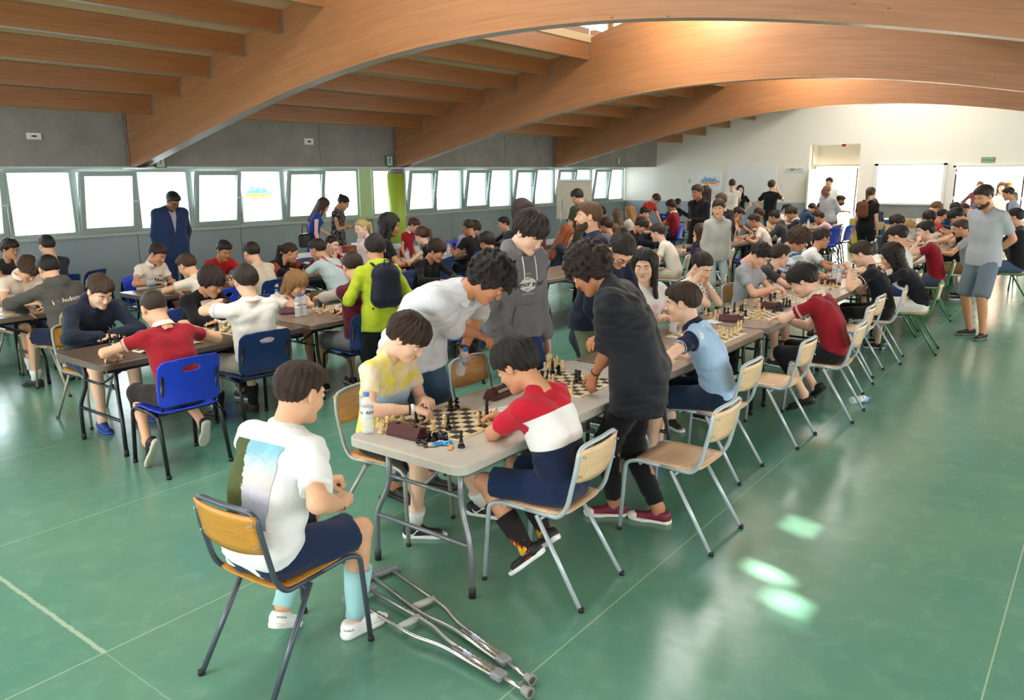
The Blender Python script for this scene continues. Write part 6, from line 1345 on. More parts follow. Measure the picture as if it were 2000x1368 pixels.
PP('bluehd', 'boy in steel blue hooded top', 'bowed at the table by the doorway', 1586, 408, -50, 'pale', Y=6.4, S=1.68, hp=42, hy=-20, aL='table', aR='table', top=('hoodie', '34506e'), bot=('pants', '22232a'), hair=('crop', '2b1c14'), skin=SK2)
PP('navyb', 'boy in navy top half hidden', 'left of the standing man in plaid', 1604, 405, -90, 'pale', Y=6.3, S=1.64, hp=30, aL='table', aR='table', top=('tee', '1f2636'), bot=('pants', '22232a'), hair=('short', '1c1411'), skin=SK2)
PP('pinkch', 'child in pink top with short hair', 'seated in front of the man in plaid', 1600, 425, 100, 'pale', Y=5.4, S=1.4, hp=20, aL='table', aR='table', top=('tee', 'e0a9a6'), bot=('pants', '22232a'), hair=('short', '2b1c14'), skin=SK2)
PP('plaid', 'bald man with glasses in plaid shirt', 'standing with hands behind his back', 1613, 372, 150, pose='stand', X=20.1, S=1.84, lean=2, hp=8, hy=8, aL='back', aR='back', top=('shirt', 'dfe2e8'), topmat=cloth('e4e6ea', pat='plaid', col2='4a5468'), sleeve=1.3, bot=('pants', '4d6684'), hair=('balding', '3a2a22'), skin=SK4, glasses='17171a', build=1.15, hem=-.08)
PP('doorboy', 'dark-haired boy standing in the doorway', 'behind the bald man', 1619, 357, 170, pose='stand', X=23.4, S=1.85, lean=0, hp=5, aL='hang', aR='hang', top=('tee', 'eeeae6'), bot=('pants', '22232a'), hair=('crop', '15100f'), skin=SK)
PP('maskv', 'boy in dark vest and black mask', 'stretching an arm over the far table', 1642, 392, -60, pose='stand', X=21.4, S=1.62, lean=12, hp=24, hy=20, aL=dict(t=(-.35, .45, 1.0)), aR='hang', top=('tee', '2b3648'), bot=('pants', '8a8f94'), hair=('short', '17110f'), skin=SK3, mask='17171a')
PP('ponybag', 'woman in black with brown leather backpack', 'standing and looking right', 1701, 379, -12, pose='stand', X=17.6, S=1.76, lean=5, hp=10, aL='hang', aR='hang', top=('tee', '141416'), bot=('pants', '17181b'), hair=('pony', '46301f'), skin=SK)
PP('dkseat', 'person in dark blue jacket with brown hair', 'seated behind the woman with leather backpack', 1706, 400, 30, 'green', X=21.2, S=1.72, hp=10, aL='table', aR='table', top=('long', '26334a'), bot=('pants', '22232a'), hair=('messy', '40291a'), skin=SK2)
# doorway and far right
PP('plaidm', 'man in dark red plaid shirt', 'standing outside the glass doors', 1914, 364, 200, pose='stand', X=25.5, S=1.80, lean=2, hp=5, aL='hang', aR='hip', top=('shirt', '5a2a30'), topmat=cloth('5a2a30', pat='plaid', col2='32202a'), bot=('pants', '2b2c30'), hair=('short', '4a1a16'), skin=SK2)
PP('wavyw', 'woman with wavy brown hair', 'standing in the open doorway', 1956, 366, -170, pose='stand', X=24.8, S=1.72, lean=2, hp=5, aL='hang', aR='hang', top=('tee', 'e8e4e0'), bot=('pants', '2b2c30'), hair=('longwavy', '5c3a26'), skin=SKP)
PP('capm', 'man in beige cap and dark green tee', 'standing at the doorway', 1971, 363, 190, pose='stand', X=24.9, S=1.76, lean=2, hp=8, aL='hang', aR='hang', top=('tee', '2f3b34'), bot=('pants', '2b2c30'), hair=('short', 'c8b488'), skin=SK3)
PP('bluet', 'boy in grey-blue tee with dark hair', 'standing by the last green chairs', 1969, 379, 100, pose='stand', X=20.0, S=1.66, lean=12, hp=20, aL='hang', aR='hang', top=('tee', '9aa3b6'), bot=('pants', '2b2c30'), hair=('short', '241713'), skin=SK2)
PP('greyhd', 'boy in black jacket with grey hood', 'seated on a green chair at the right edge', 1984, 407, 100, 'green', X=14.6, S=1.72, hp=8, hy=10, aL='table', aR='table', top=('jacket', '1c1e22'), bot=('pants', '4a5a78'), hair=('short', '1f1714'), skin=SK)
# ================================================================ print on clothes, straps, small parts of people
def decal(key, name, V2, F, m, side='back', s=.6, lat=0., off=.003, tc=None, rot=0., scale=1.):
    """lays a flat print (x right, y up, metres) on the shirt of a person"""
    p = PEOPLE[key]; J = p['J']; V, Fq = p['shirtVF']
    if 'bvh' not in p: p['bvh'] = BVHTree.FromPolygons([Vector(v) for v in V.tolist()], Fq.tolist())
    o = J['mid'] if s >= .5 else J['hip']; e = J['nb'] if s >= .5 else J['mid']; t = (s-.5)*2 if s >= .5 else s*2
    base = o+(e-o)*t; up = unit(e-o); ax = J['sx'] if side == 'back' else -J['sx']; fw = unit(np.cross(up, J['sx'])); fw = fw if fw[1] > 0 else -fw
    dr = fw if side == 'back' else -fw; ca, sa = math.cos(rot), math.sin(rot); out = []; ok = []
    for x, y in V2:
        x, y = x*scale, y*scale; x, y = ca*x-sa*y+lat, sa*x+ca*y; q = base+ax*x+up*y-dr*.5; hit = p['bvh'].ray_cast(Vector(q), Vector(dr), 1.0)
        if hit[0] is None: out.append(Vector(base+ax*x+up*y)); ok.append(False)
        else: out.append(hit[0]-Vector(dr)*off); ok.append(True)
    F = [f for f in F if all(ok[i] for i in f)]
    if not F: print('NODECAL', key, name); return None
    return link(name, mkmesh(name, [tuple(v) for v in out], F, [m], tc=tc), p['shirt'])
def decal_text(key, txt, size, m, **kw):
    sh = kw.pop('shear', 0); me = text_mesh(txt, size, bold=kw.pop('bold', 0), shear=sh)
    return decal(key, 'lettering', [(v.co.x, v.co.y) for v in me.vertices], [tuple(f.vertices) for f in me.polygons], m, **kw)
def grid2(w, h, nx, ny):
    V = [(-w/2+w*i/nx, -h/2+h*j/ny) for j in range(ny+1) for i in range(nx+1)]
    return V, [(j*(nx+1)+i, j*(nx+1)+i+1, (j+1)*(nx+1)+i+1, (j+1)*(nx+1)+i) for j in range(ny) for i in range(nx)]
def poly2(P): return P, [tuple(range(len(P)))]
PW = flat('white_print', 'e8e8e8', .6); PB = flat('black_print', '1b1b1d', .6)
# abstract landscape-coloured panel on the back of the white tee
m = N('painted_back_print'); tc = m.attr('tc'); q = m.xyz(tc)
n = m.noise(tc, 7, 4, .6, 1.4).outputs[0]; st = m.noise(m.mapping(tc, (9, 2.2, 1), rot=(0, 0, .5)), 6, 4, .7, 1.).outputs[0]
c = m.ramp(m.math('ADD', q[1], m.math('MULTIPLY', m.math('SUBTRACT', n, .5), .35)), [(.0, lin('3a6fb8')), (.18, lin('8da4cc')), (.34, lin('a9b4cf')), (.55, lin('c9c3c4')), (.72, lin('b9c7d2')), (.9, lin('62b4d0'))])
c = m.mix(m.math('MULTIPLY', st, .3), c, (*lin('e6ddd0'), 1))
edge = m.math('ADD', .46, m.math('MULTIPLY', m.math('SUBTRACT', m.noise(tc, 11, 4, .7).outputs[0], .5), .16)); edge = m.math('SUBTRACT', edge, m.math('MULTIPLY', m.math('POWER', q[1], 3.), .18))
g = m.math('LESS_THAN', q[0], edge); gc = m.mix(st, (*lin('1c2412'), 1), (*lin('5a6a2a'), 1)); c = m.mix(g, c, gc)
m.bs(Base_Color=c, Roughness=.75, Normal=m.bump(st, .4, .004)); M_PAINT = m.m
V2, F2 = grid2(.275, .335, 22, 26); decal('tee', 'back_print', V2, F2, M_PAINT, 'back', s=.53, lat=-.025, tc=[(.5+x/.275, .5+y/.335, 0) for x, y in V2])
# hooded sweatshirt badge
hx = [(-.085, 0), (-.055, .032), (0, .05), (.055, .032), (.085, 0), (.055, -.032), (0, -.05), (-.055, -.032)]
def fan(P, n=6):
    """subdivided fan so that the panel follows the cloth"""
    V = [(0, 0)]; F = []
    for k in range(1, n+1): V += [(x*k/n, y*k/n) for x, y in P]
    L = len(P)
    for i in range(L): F.append((0, 1+i, 1+(i+1) % L))
    for k in range(1, n):
        for i in range(L): a = 1+(k-1)*L+i; b = 1+(k-1)*L+(i+1) % L; F.append((a, a+L, b+L, b))
    return V, F
V2, F2 = fan([(x*1.0, y*1.05) for x, y in hx][::-1]); decal('hoodie', 'badge', V2, F2, flat('badge_white', 'd9dad9', .6), 'front', s=.60, off=.004)
decal_text('hoodie', 'Superior Brand', .052, PB, side='front', s=.60, off=.007, shear=.3, bold=.0009)
decal_text('hoodie', 'SUPPLIES', .015, PB, side='front', s=.535, off=.007)
decal_text('hoodie', 'DENIM', .016, PB, side='front', s=.665, off=.007)
decal_text('hoodie', 'LEGENDARY BERLIN ST', .011, PW, side='front', s=.47, off=.005)
decal_text('hoodie', 'MATL BER 124', .010, PW, side='front', s=.73, off=.005)
pk = [(-.13, -.075), (.13, -.075), (.125, -.01), (.09, .07), (-.09, .07), (-.125, -.01)]
V2, F2 = fan(pk[::-1]); decal('hoodie', 'kangaroo_pocket', V2, F2, cloth('77787b', pat='marl', col2='5d5e62'), 'front', s=.20, off=.012)
p5 = PEOPLE['hoodie']; J = p5['J']; ds = MB()
for s in (-1, 1):
    a = J['nb']+p5['fwd']*.115+J['sx']*s*.055-np.array([0, 0, .03]); ds.tube([a, a+(0, .018, -.07), a+(0, .03, -.19 if s > 0 else -.17)], .0036, 6)
ds.build('drawstring', PW, p5['shirt'])
decal_text('andorra', 'Andorra', .062, PW, side='back', s=.62, lat=.03, shear=0, rot=.10)
decal_text('andorra', 'FIBANC', .022, PW, side='back', s=.50, lat=.075, rot=.1); decal_text('andorra', 'Crèdit Andorrà', .014, PW, side='back', s=.485, lat=-.03, rot=.1)
V2, F2 = poly2([(-.022, -.022), (.024, 0), (-.022, .022)]); decal('andorra', 'triangle_logo', V2, F2, PW, 'back', s=.60, lat=-.125, rot=.1)
decal_text('vit', 'VITRY', .05, PW, side='back', s=.80, lat=-.03, bold=.0015)
decal_text('bluepolo', '6', .085, PW, side='back', s=.86, lat=-.185, bold=.004)
cr = [(-.018, .02), (.018, .02), (.018, -.002), (0, -.026), (-.018, -.002)]
V2, F2 = poly2(cr[::-1]); decal('navyhood', 'crest', V2, F2, flat('crest_grey', 'b8bcc2', .6), 'front', s=.72, lat=.085); decal_text('navyhood', 'BCS', .02, PW, side='front', s=.80, lat=.085)
decal_text('glw', 'Asics', .035, PB, side='front', s=.6, lat=.03, rot=.1)
V2, F2 = poly2([(-.01, -.015), (.01, -.015), (0, .02)]); decal('brace', 'crest', V2, F2, PB, 'front', s=.72, lat=.07)
# marks and laces on the shoes in front
def shoe_of(key, side):
    c = [o for o in PEOPLE[key]['root_e'].children if o.name.startswith('shoe')]; return c[0 if side == 'L' else 1]
def shoe_mark(key, side, P2d, F, m, name, sgns=(-1, 1)):
    o = shoe_of(key, side)
    if 'bv' not in PCM: PCM['bv'] = {}
    if o.data.name not in PCM['bv']: PCM['bv'][o.data.name] = BVHTree.FromObject(o, bpy.context.evaluated_depsgraph_get())
    bv = PCM['bv'][o.data.name]
    for sg in sgns:
        V = []; ok = []
        for y, z in P2d:
            h = bv.ray_cast(Vector((sg*.2, y, z)), Vector((-sg, 0, 0))); ok.append(h[0] is not None); V.append(tuple(h[0]+Vector((sg*.0015, 0, 0))) if h[0] else (0, 0, 0))
        FF = [f for f in F if all(ok[q] for q in f)]
        if FF: link(name, mkmesh(name, V, FF, [m]), o)
bpy.context.view_layer.update()
swp = [(-.045+.012*i, .052-.020*math.sin(math.pi*min(1, i/5))+.0022*i) for i in range(8)]; lowp = [(y-.002, z-.012*math.sin(math.pi*(i+.6)/8.6)) for i, (y, z) in enumerate(swp)]
SW = swp+lowp; SF = [(i, 8+i, 9+i, i+1) for i in range(7)]
for sd in 'LR': shoe_mark('yellow', sd, SW, SF, PW, 'curved_flash')
ORG = flat('orange_stripe', 'e2582c', .5)
for sd in 'LR':
    P2d = []; F = []
    for i in range(3): y = -.01+.018*i; n = len(P2d); P2d += [(y, .028), (y+.008, .028), (y-.008, .062), (y-.016, .062)]; F.append((n, n+1, n+2, n+3))
    shoe_mark('redwhite', sd, P2d, F, ORG, 'side_stripe')
tm = text_mesh('Reebok', .016, bold=.0003)
for sd in 'LR': shoe_mark('tee', sd, [(v.co.x-.06, v.co.y+.055) for v in tm.vertices], [tuple(f.vertices) for f in tm.polygons], flat('grey_ink', '6d7078', .5), 'lettering', (1,))
for key, m in (('tee', M_WHITE), ('yellow', flat('dark_lace', '2a2a2c', .6)), ('black', M_WHITE), ('redwhite', flat('dark_lace', '2a2a2c', .6))):
    for sd in 'LR':
        o = shoe_of(key, sd); lb_ = MB()
        for i in range(5): y = .012+.02*i; z = .082-.0092*i; lb_.tube([(-.022, y, z-.012), (0, y+.002, z-.001), (.022, y+.006, z-.012)], .0028, 5); 
        lb_.tube([(-.002, .012, .084), (-.026, .0, .086), (-.012, -.004, .084)], .0024, 5).tube([(.002, .012, .084), (.026, .0, .086), (.012, -.004, .084)], .0024, 5); lb_.build('laces', m, o, kind='stuff')
for sd in 'LR':
    g = Grid((-.06, .09, .01), (.06, .22, .06), .005); P = g.all(); g.d[:] = np.maximum(ell(P, (-.004, .155, .024), (.036, .046, .028)), .125-P[..., 1]+.3*np.abs(P[..., 0])); V, F = g.nets(); link('toe_cap', mkmesh('toe_cap', V, F, [flat('canvas_toe', 'e6ded2', .5)]), shoe_of('black', sd))
# straps, badges, bands
def strap(key, pts, r, m, name='strap', parent=None):
    p = PEOPLE[key]; return MB().tube(smooth_path(pts, .06), r, 6).build(name, m, p[parent] if parent else p['root_e'])
def band(key, side, t, r, m, name='wristband', w=.018):
    J = PEOPLE[key]['J']; a, b = J['el'+side], J['wr'+side]; d = unit(b-a); c = a+(b-a)*t
    MB().tube([c-d*w/2, c+d*w/2], r, 16).build(name, m, PEOPLE[key]['root_e'])
band('yellow', 'R', .93, .0305, flat('white_silicone', 'efefec', .4)); band('yellow', 'R', .86, .0315, PB, 'bead_bracelet', .007)
band('zebra', 'R', .9, .031, M_STEEL, 'watch', .02); band('shirtman', 'L', .92, .034, PB, 'watch', .025); band('brace', 'R', .75, .040, flat('brace_grey', 'b9bccb', .6), 'wrist_brace', .10)
band('black', 'L', .9, .03, PB, 'bracelet', .006); band('pink', 'L', .92, .03, PB, 'watch', .02)
def back_pack_on(key, c, c2, label, size=.85, dz=-.02):
    p = PEOPLE[key]; J = p['J']; a = math.radians(p['face']); mid = p['toworld'](J['mid']*.45+J['nb']*.55); bx, by = mid[0]-math.cos(a)*.20, mid[1]-math.sin(a)*.20
    b = backpack(label, (bx, by, mid[2]-.27*size+dz), a-math.pi/2+math.pi, c, c2, size, 0, strap=False)
    sb = MB()
    ca, sa = math.cos(a), math.sin(a)
    for s in (-1, 1):
        def wp(q): return np.array(p['toworld'](q))
        nb = J['nb']; sx = J['sx']; pts = [nb+sx*s*.05-p['fwd']*.16-(0, 0, .04), nb+sx*s*.075-p['fwd']*.06+(0, 0, .035), nb+sx*s*.09+p['fwd']*.06+(0, 0, .01), nb+sx*s*.115+p['fwd']*.125-(0, 0, .14), nb+sx*s*.15+p['fwd']*.03-(0, 0, .30), nb+sx*s*.10-p['fwd']*.14-(0, 0, .38)]
        inv = b.matrix_basis.inverted(); sb.tube(smooth_path([inv @ Vector(wp(q)) for q in pts], .08), .013, 6)
    sb.build('strap', cloth('1c1c20'), b); return b
back_pack_on('lime', '1e2130', '23263a', 'navy backpack worn over the lime jacket', .92)
back_pack_on('longbrown', '6e1a2a', '5a1522', 'maroon backpack worn by the long brown haired girl', .85)
back_pack_on('ponybag', '6a3a22', '5c321d', 'brown leather backpack on the woman in black', .75)
J = PEOPLE['lblue']['J']; f_ = PEOPLE['lblue']['fwd']; strap('lblue', [J['nb']+J['sx']*-.07-f_*.02+(0, 0, .04), J['nb']-J['sx']*.02-f_*.135-(0, 0, .12), J['mid']+J['sx']*.11-f_*.13, J['hip']+J['sx']*.17-(0, .05, -.05)], .012, flat('red_strap', 'b3242a', .6), 'bag_strap')
J = PEOPLE['denim']['J']; f_ = PEOPLE['denim']['fwd']; strap('denim', [J['nb']+J['sx']*.07+f_*.06, J['nb']+J['sx']*.06-f_*.07+(0, 0, .03), J['nb']-f_*.145-(0, 0, .12), J['mid']-J['sx']*.12-f_*.13], .016, flat('cream_strap', 'e2dccf', .6), 'bag_strap')
J = PEOPLE['blackwoman']['J']; f_ = PEOPLE['blackwoman']['fwd']; a = J['hip']+f_*.19+(0, 0, .12)
strap('blackwoman', [J['nb']+J['sx']*-.05+f_*.08, a+(0, 0, .09)], .003, PB, 'lanyard'); MB().box(a+(0, .0, .03), (.06, .004, .095)).build('badge', PW, PEOPLE['blackwoman']['root_e'])
J = PEOPLE['suit']['J']; f_ = PEOPLE['suit']['fwd']
V2, F2 = grid2(1, 1, 6, 14); V2 = [(x*.11*max(.05, (y+.5)), y*.33) for x, y in V2]; decal('suit', 'shirt_front', V2, F2, cloth('a8a3ab'), 'front', s=.66, off=.006)
V2, F2 = grid2(.14, .40, 6, 14); decal('blackhood', 'white_top', V2, F2, cloth('e6e0da'), 'front', s=.52, off=.006)
V2, F2 = grid2(.11, .26, 6, 12); decal('longblack', 'pink_panel', V2, F2, cloth('e9c9cc'), 'front', s=.45, off=.006)
MB().box((0, 0, 0), (.24, .07, .12), None, .02).build('x', PB) if False else None
ol = PEOPLE['olive']; a = ol['J']['mid']-ol['fwd']*.17-(0, 0, .02); g = MB(); g.box((0, 0, 0), (.27, .08, .13), Matrix.Rotation(math.radians(-25), 3, 'Y'), .03); wb = g.build('waist_bag', cloth('5a6472', rough=.6), None, loc=ol['toworld'](a), rz=math.radians(ol['face']-90)); tag(wb, 'grey waist bag worn across the back of the man in olive', 'bag')
cap_ = PEOPLE['capm']
# ================================================================ games on the tables
def on_board(px, board):  # a measured foot point on the table plane
    w = at(px[0], px[1], z=.735); return w[0], w[1]
W1 = 'on the front board beside the yellow tie-dye boy'
B1 = chess_board(3.09, 2.765, 0, 'cream and black roll-up chess board on the grey table nearest the camera')
for k, d, u, v in (('bishop', 1, 813, 825), ('rook', 1, 831, 815), ('knight', 1, 880, 799), ('knight', 1, 893, 798), ('rook', 0, 847, 840), ('pawn', 0, 868, 829), ('king', 1, 951, 811), ('bishop', 0, 934, 829), ('pawn', 0, 945, 823), ('pawn', 0, 958, 819), ('pawn', 0, 969, 814)):
    x, y = on_board((u, v), B1); piece(k, d, x, y, W1)
h = PEOPLE['yellow']; x, y = on_board((876, 839), B1); piece('queen', 1, x, y, '', label='black chess queen held in the fingers of the yellow tie-dye boy', z=.735, group='chess pieces being moved')
WC = 'captured, beside the bottle and the clock'
for k, u, v in (('knight', 744, 845), ('queen', 757, 843), ('pawn', 739, 834), ('knight', 768, 833), ('bishop', 752, 829), ('pawn', 747, 826), ('rook', 786, 821), ('pawn', 764, 826)):
    w = at(u, v, z=.733); piece(k, 0, w[0], w[1], WC, z=.730)
for i, (k, u, v) in enumerate((('rook', 838, 856), ('pawn', 848, 850), ('pawn', 858, 846), ('knight', 866, 852), ('pawn', 874, 855), ('pawn', 854, 858), ('bishop', 846, 862), ('pawn', 864, 858), ('pawn', 870, 848), ('rook', 835, 863))):
    w = at(u, v, z=.75); piece(k, 1, w[0], w[1], 'in the captured heap by the snack wrapper', z=.730, lying=(i not in (0,)))
w = at(901, 873, z=.733); piece('queen', 1, w[0], w[1], '', z=.730, label='black chess queen standing alone near the table edge', group='lone pieces')
w = at(795, 845, z=.75); chess_clock(w[0], w[1], 183, 'maroon chess clock at the front of the grey table')
W2 = 'on the board between the grey shirt man and the black shirt'
B2 = chess_board(4.13, 2.69, 0, 'roll-up chess board in the middle of the grey table')
for k, d, u, v in (('pawn', 0, 1064, 723), ('king', 0, 1071, 718), ('queen', 0, 1076, 714), ('knight', 0, 1082, 717), ('bishop', 0, 1088, 715), ('rook', 0, 1098, 719), ('king', 1, 1079, 729), ('knight', 1, 1091, 731), ('rook', 1, 1059, 741), ('queen', 1, 1125, 747), ('rook', 1, 1131, 740), ('pawn', 0, 1073, 748), ('pawn', 0, 1080, 748), ('pawn', 0, 1099, 750), ('bishop', 0, 1116, 769), ('pawn', 1, 1070, 738)):
    x, y = on_board((u, v), B2); piece(k, d, x, y, W2)
chess_clock(3.62, 2.86, 93, 'maroon chess clock half hidden behind the head of the red-shirted boy')
B3 = chess_board(4.98, 2.62, 0, 'roll-up chess board in front of the light blue polo boy')
for k, d, u, v in (('bishop', 0, 1305, 695), ('pawn', 0, 1297, 689)): x, y = on_board((u, v), B3); piece(k, d, x, y, 'in front of the light blue polo boy')
B3b = chess_board(6.05, 2.60, 0, 'roll-up chess board at the far end of the light blue polo table')
for k, d, u, v in (('rook', 0, 1405, 648), ('knight', 0, 1411, 653), ('bishop', 0, 1419, 660), ('pawn', 0, 1428, 655), ('pawn', 0, 1435, 651), ('king', 0, 1441, 648), ('queen', 0, 1447, 645)):
    x, y = on_board((u, v), B3b); piece(k, d, x, y, 'in the row behind the light blue polo shoulder')
W4 = 'on the board before the maroon polo boy'
B4 = chess_board(7.22, 2.66, 0, 'roll-up chess board under the elbow of the maroon polo boy')
for k, d, u, v in (('rook', 0, 1388, 622), ('king', 0, 1397, 625), ('bishop', 0, 1405, 621), ('pawn', 0, 1379, 614), ('rook', 1, 1415, 612), ('pawn', 1, 1422, 612), ('king', 1, 1434, 609), ('pawn', 0, 1439, 613), ('pawn', 1, 1446, 607), ('bishop', 1, 1450, 608), ('knight', 1, 1456, 617), ('pawn', 0, 1464, 622), ('knight', 0, 1476, 621), ('rook', 0, 1484, 623), ('bishop', 0, 1492, 616), ('queen', 0, 1483, 609), ('rook', 0, 1456, 595), ('knight', 0, 1474, 598)):
    x, y = on_board((u, v), B4); piece(k, d, x, y, W4)
w = at(1428, 624, z=.75); chess_clock(w[0], w[1], 192, 'maroon chess clock left of the maroon polo boy')
w = at(1507, 599, z=.75); chess_clock(w[0], w[1], 192, 'maroon chess clock in front of the maroon polo boy')
W5 = 'between the clock and the maroon polo boy'
B5 = chess_board(8.35, 2.72, 0, 'roll-up chess board beyond the maroon polo boy')
for k, d, u, v in (('pawn', 1, 1511, 609), ('rook', 1, 1517, 607), ('bishop', 1, 1523, 605), ('queen', 1, 1530, 600), ('king', 1, 1536, 599), ('knight', 1, 1542, 598), ('rook', 1, 1487, 591), ('pawn', 1, 1503, 583), ('knight', 1, 1505, 587), ('rook', 1, 1513, 582), ('pawn', 1, 1527, 607)):
    x, y = on_board((u, v), B5); piece(k, d, x, y, W5)
W6 = 'near the hands of the boy in black polo'
B6 = chess_board(9.55, 2.66, 0, 'roll-up chess board before the boy in black polo')
for k, d, u, v in (('king', 1, 1612, 541), ('pawn', 1, 1625, 540), ('knight', 0, 1611, 557), ('rook', 0, 1600, 553), ('pawn', 0, 1627, 562), ('queen', 0, 1634, 561), ('bishop', 0, 1621, 564), ('pawn', 1, 1640, 556), ('pawn', 0, 1650, 530), ('knight', 0, 1656, 533), ('rook', 0, 1645, 528)):
    x, y = on_board((u, v), B6); piece(k, d, x, y, W6)
w = at(1622, 552, z=.75); chess_clock(w[0], w[1], 192, 'maroon chess clock under the raised hand of the black polo boy')
WL = 'in front of the navy hooded sweatshirt boy'
L1 = chess_board(3.22, 6.04, 0, 'roll-up chess board under the hands of the maroon polo boy on the left', curl=True)
for k, d, u, v in (('pawn', 1, 198, 670), ('king', 1, 216, 673), ('queen', 1, 226, 676), ('bishop', 1, 231, 670), ('pawn', 1, 228, 680), ('knight', 1, 238, 666)): x, y = on_board((u, v), L1); piece(k, d, x, y, WL)
WL = 'beside the boy in black blazer'
L2 = chess_board(4.03, 6.02, 0, 'roll-up chess board between the black blazer and the white polo')
for k, d, u, v in (('knight', 1, 424, 645), ('rook', 0, 432, 647), ('pawn', 0, 437, 641), ('pawn', 0, 405, 632), ('bishop', 0, 447, 637)): x, y = on_board((u, v), L2); piece(k, d, x, y, WL)
WL = 'beside the varsity jacket boy'
L3 = chess_board(5.28, 6.12, 0, 'roll-up chess board under the arm of the varsity jacket boy')
for k, d, u, v in (('rook', 0, 625, 613), ('pawn', 0, 619, 609), ('king', 0, 632, 610), ('pawn', 0, 641, 608), ('knight', 0, 648, 611), ('pawn', 1, 654, 614), ('pawn', 1, 666, 611), ('rook', 1, 625, 600), ('bishop', 0, 612, 605), ('pawn', 1, 633, 600), ('pawn', 0, 566, 600), ('rook', 0, 575, 602)): x, y = on_board((u, v), L3); piece(k, d, x, y, WL)
w = at(570, 609, z=.75); chess_clock(w[0], w[1], 240, 'maroon chess clock behind the two water bottles on the left')
def game(x, y, label, where, n=10, seed=0):
    b = chess_board(x, y, 0, label); r = np.random.RandomState(seed); cells = [(i, j) for i in range(8) for j in range(8)]; r.shuffle(cells)
    kinds = ['pawn', 'pawn', 'rook', 'king', 'knight', 'queen', 'bishop', 'pawn']
    for i in range(n):
        f, rk = cells[i]; px_, py_ = sq(b, f, rk); piece(kinds[(i//2) % 8], i % 2, px_, py_, where, z=.7325)
    return b
GM = [(10.6, 2.68, 'roll-up chess board before the striped tee boy', 'before the striped tee boy'), (11.6, 2.66, 'roll-up chess board in front of the white back-turned boy', 'before the boy in white tee'),
 (12.6, 2.68, 'roll-up chess board before the boy covering his mouth', 'before the boy covering his mouth'), (14.6, 2.68, 'roll-up chess board before the grey tee kid', 'before the small grey tee kid'),
 (15.9, 2.70, 'roll-up chess board before the bowing black tee boy', 'before the bowing black tee boy'), (17.8, 2.68, 'roll-up chess board behind the standing man', 'on the board behind the standing man'),
 (6.35, 6.08, 'roll-up chess board behind the lime jacket', 'behind the lime jacket'), (7.5, 6.10, 'roll-up chess board before the boy in black jumper', 'before the boy in black jumper'),
 (10.2, 6.08, 'roll-up chess board before the girl with red hair', 'before the girl with red hair'), (11.4, 6.10, 'roll-up chess board before the cream tee boy', 'before the cream tee boy'),
 (12.7, 6.06, 'roll-up chess board under the black turtleneck', 'before the black turtleneck boy'), (15.0, 5.98, 'roll-up chess board before the pale pink tee', 'before the pale pink tee boy'),
 (16.4, 5.98, 'roll-up chess board before the brown tee boy', 'before the brown tee boy'), (17.6, 5.98, 'roll-up chess board before the boy with brown fringe', 'before the boy with brown fringe'), (20.1, 5.98, 'roll-up chess board beside the bald man', 'on the board beside the bald man'),
 (5.15, 8.88, 'roll-up chess board before the wrist brace boy', 'before the wrist brace boy'), (6.0, 8.88, 'roll-up chess board before the red football shirt', 'before the red football shirt'),
 (7.0, 8.86, 'roll-up chess board before the orange sleeve girl', 'before the orange sleeve girl'), (9.0, 8.86, 'roll-up chess board before the black tank top', 'before the black tank top girl'),
 (10.1, 8.86, 'roll-up chess board before the man with thinning hair', 'before the man with thinning hair'), (15.4, 8.86, 'roll-up chess board before the straight blonde hair girl', 'before the straight blonde hair girl'),
 (2.9, 8.82, 'roll-up chess board at the left edge before the Andorra jacket', 'at the left edge before the Andorra jacket')]
for i, (x, y, l, w_) in enumerate(GM): game(x, y, l, w_, 10 if x < 9 else 6, i)
w = at(302, 556, z=.74)
for i in range(7): piece(['king', 'queen', 'bishop', 'pawn', 'rook', 'pawn', 'knight'][i], 1, w[0]+.035*(i % 3), w[1]+.035*(i//3)-.04, 'clustered beside the wrist brace', z=.730)
# bottles
w = at(719, 846, z=.73); bottle(w[0], w[1], 'water bottle with blue cap on the front corner of the grey table')
w = at(583, 620, z=.73); bottle(w[0], w[1], 'left water bottle of the close pair before the blond boy')
w = at(594, 618, z=.73); bottle(w[0], w[1], 'right water bottle of the close pair before the blond boy')
w = at(553, 604, z=.73); bottle(w[0], w[1], 'water bottle near the white polo back, taller looking of two')
w = at(543, 608, z=.73); bottle(w[0], w[1], 'water bottle touching the white polo back')
w = at(1629, 545, z=.73); bottle(w[0], w[1], 'water bottle by the boy with glasses in white v-neck')
w = at(876, 500, Y=8.62); bottle(w[0], w[1], 'water bottle beside the man with thinning hair')
w = at(797, 530, Y=8.62); bottle(w[0], w[1], 'water bottle before the girl in black tank top')
w = at(1434, 461, z=.73); bottle(w[0], w[1], 'water bottle beside the brown tee boy')
w = at(1864, 425, Y=2.8); bottle(w[0], w[1], 'water bottle among the far right players')
w = at(1578, 446, z=.73); bottle(w[0], w[1], 'water bottle before the steel blue hooded top')
def held(key, side, label, tilt=(.0, .0, 0), dy=.085):
    p = PEOPLE[key]; J = p['J']; M = J['hM'+side]; c = J['wr'+side]+M[:, 1]*dy-M[:, 2]*.045; w = p['toworld'](c); b = bottle(w[0], w[1], label, z=w[2]-.10, tilt=tilt)
    q = b.rotation_euler.to_matrix(); o = q @ Vector((0, 0, .10)); b.location = Vector(w)-o; return b
held('shirtman', 'L', 'half empty water bottle held over the empty chair back', (.35, -.35, .3), .075)
held('longblack', 'R', 'water bottle with blue cap held by the long black haired woman', (0, .1, 0))
held('vit', 'R', 'water bottle held by the boy in black polo', (.1, .2, 0)); held('drink', 'R', 'water bottle raised to the mouth of the standing man in black tee', (.6, .9, 0))
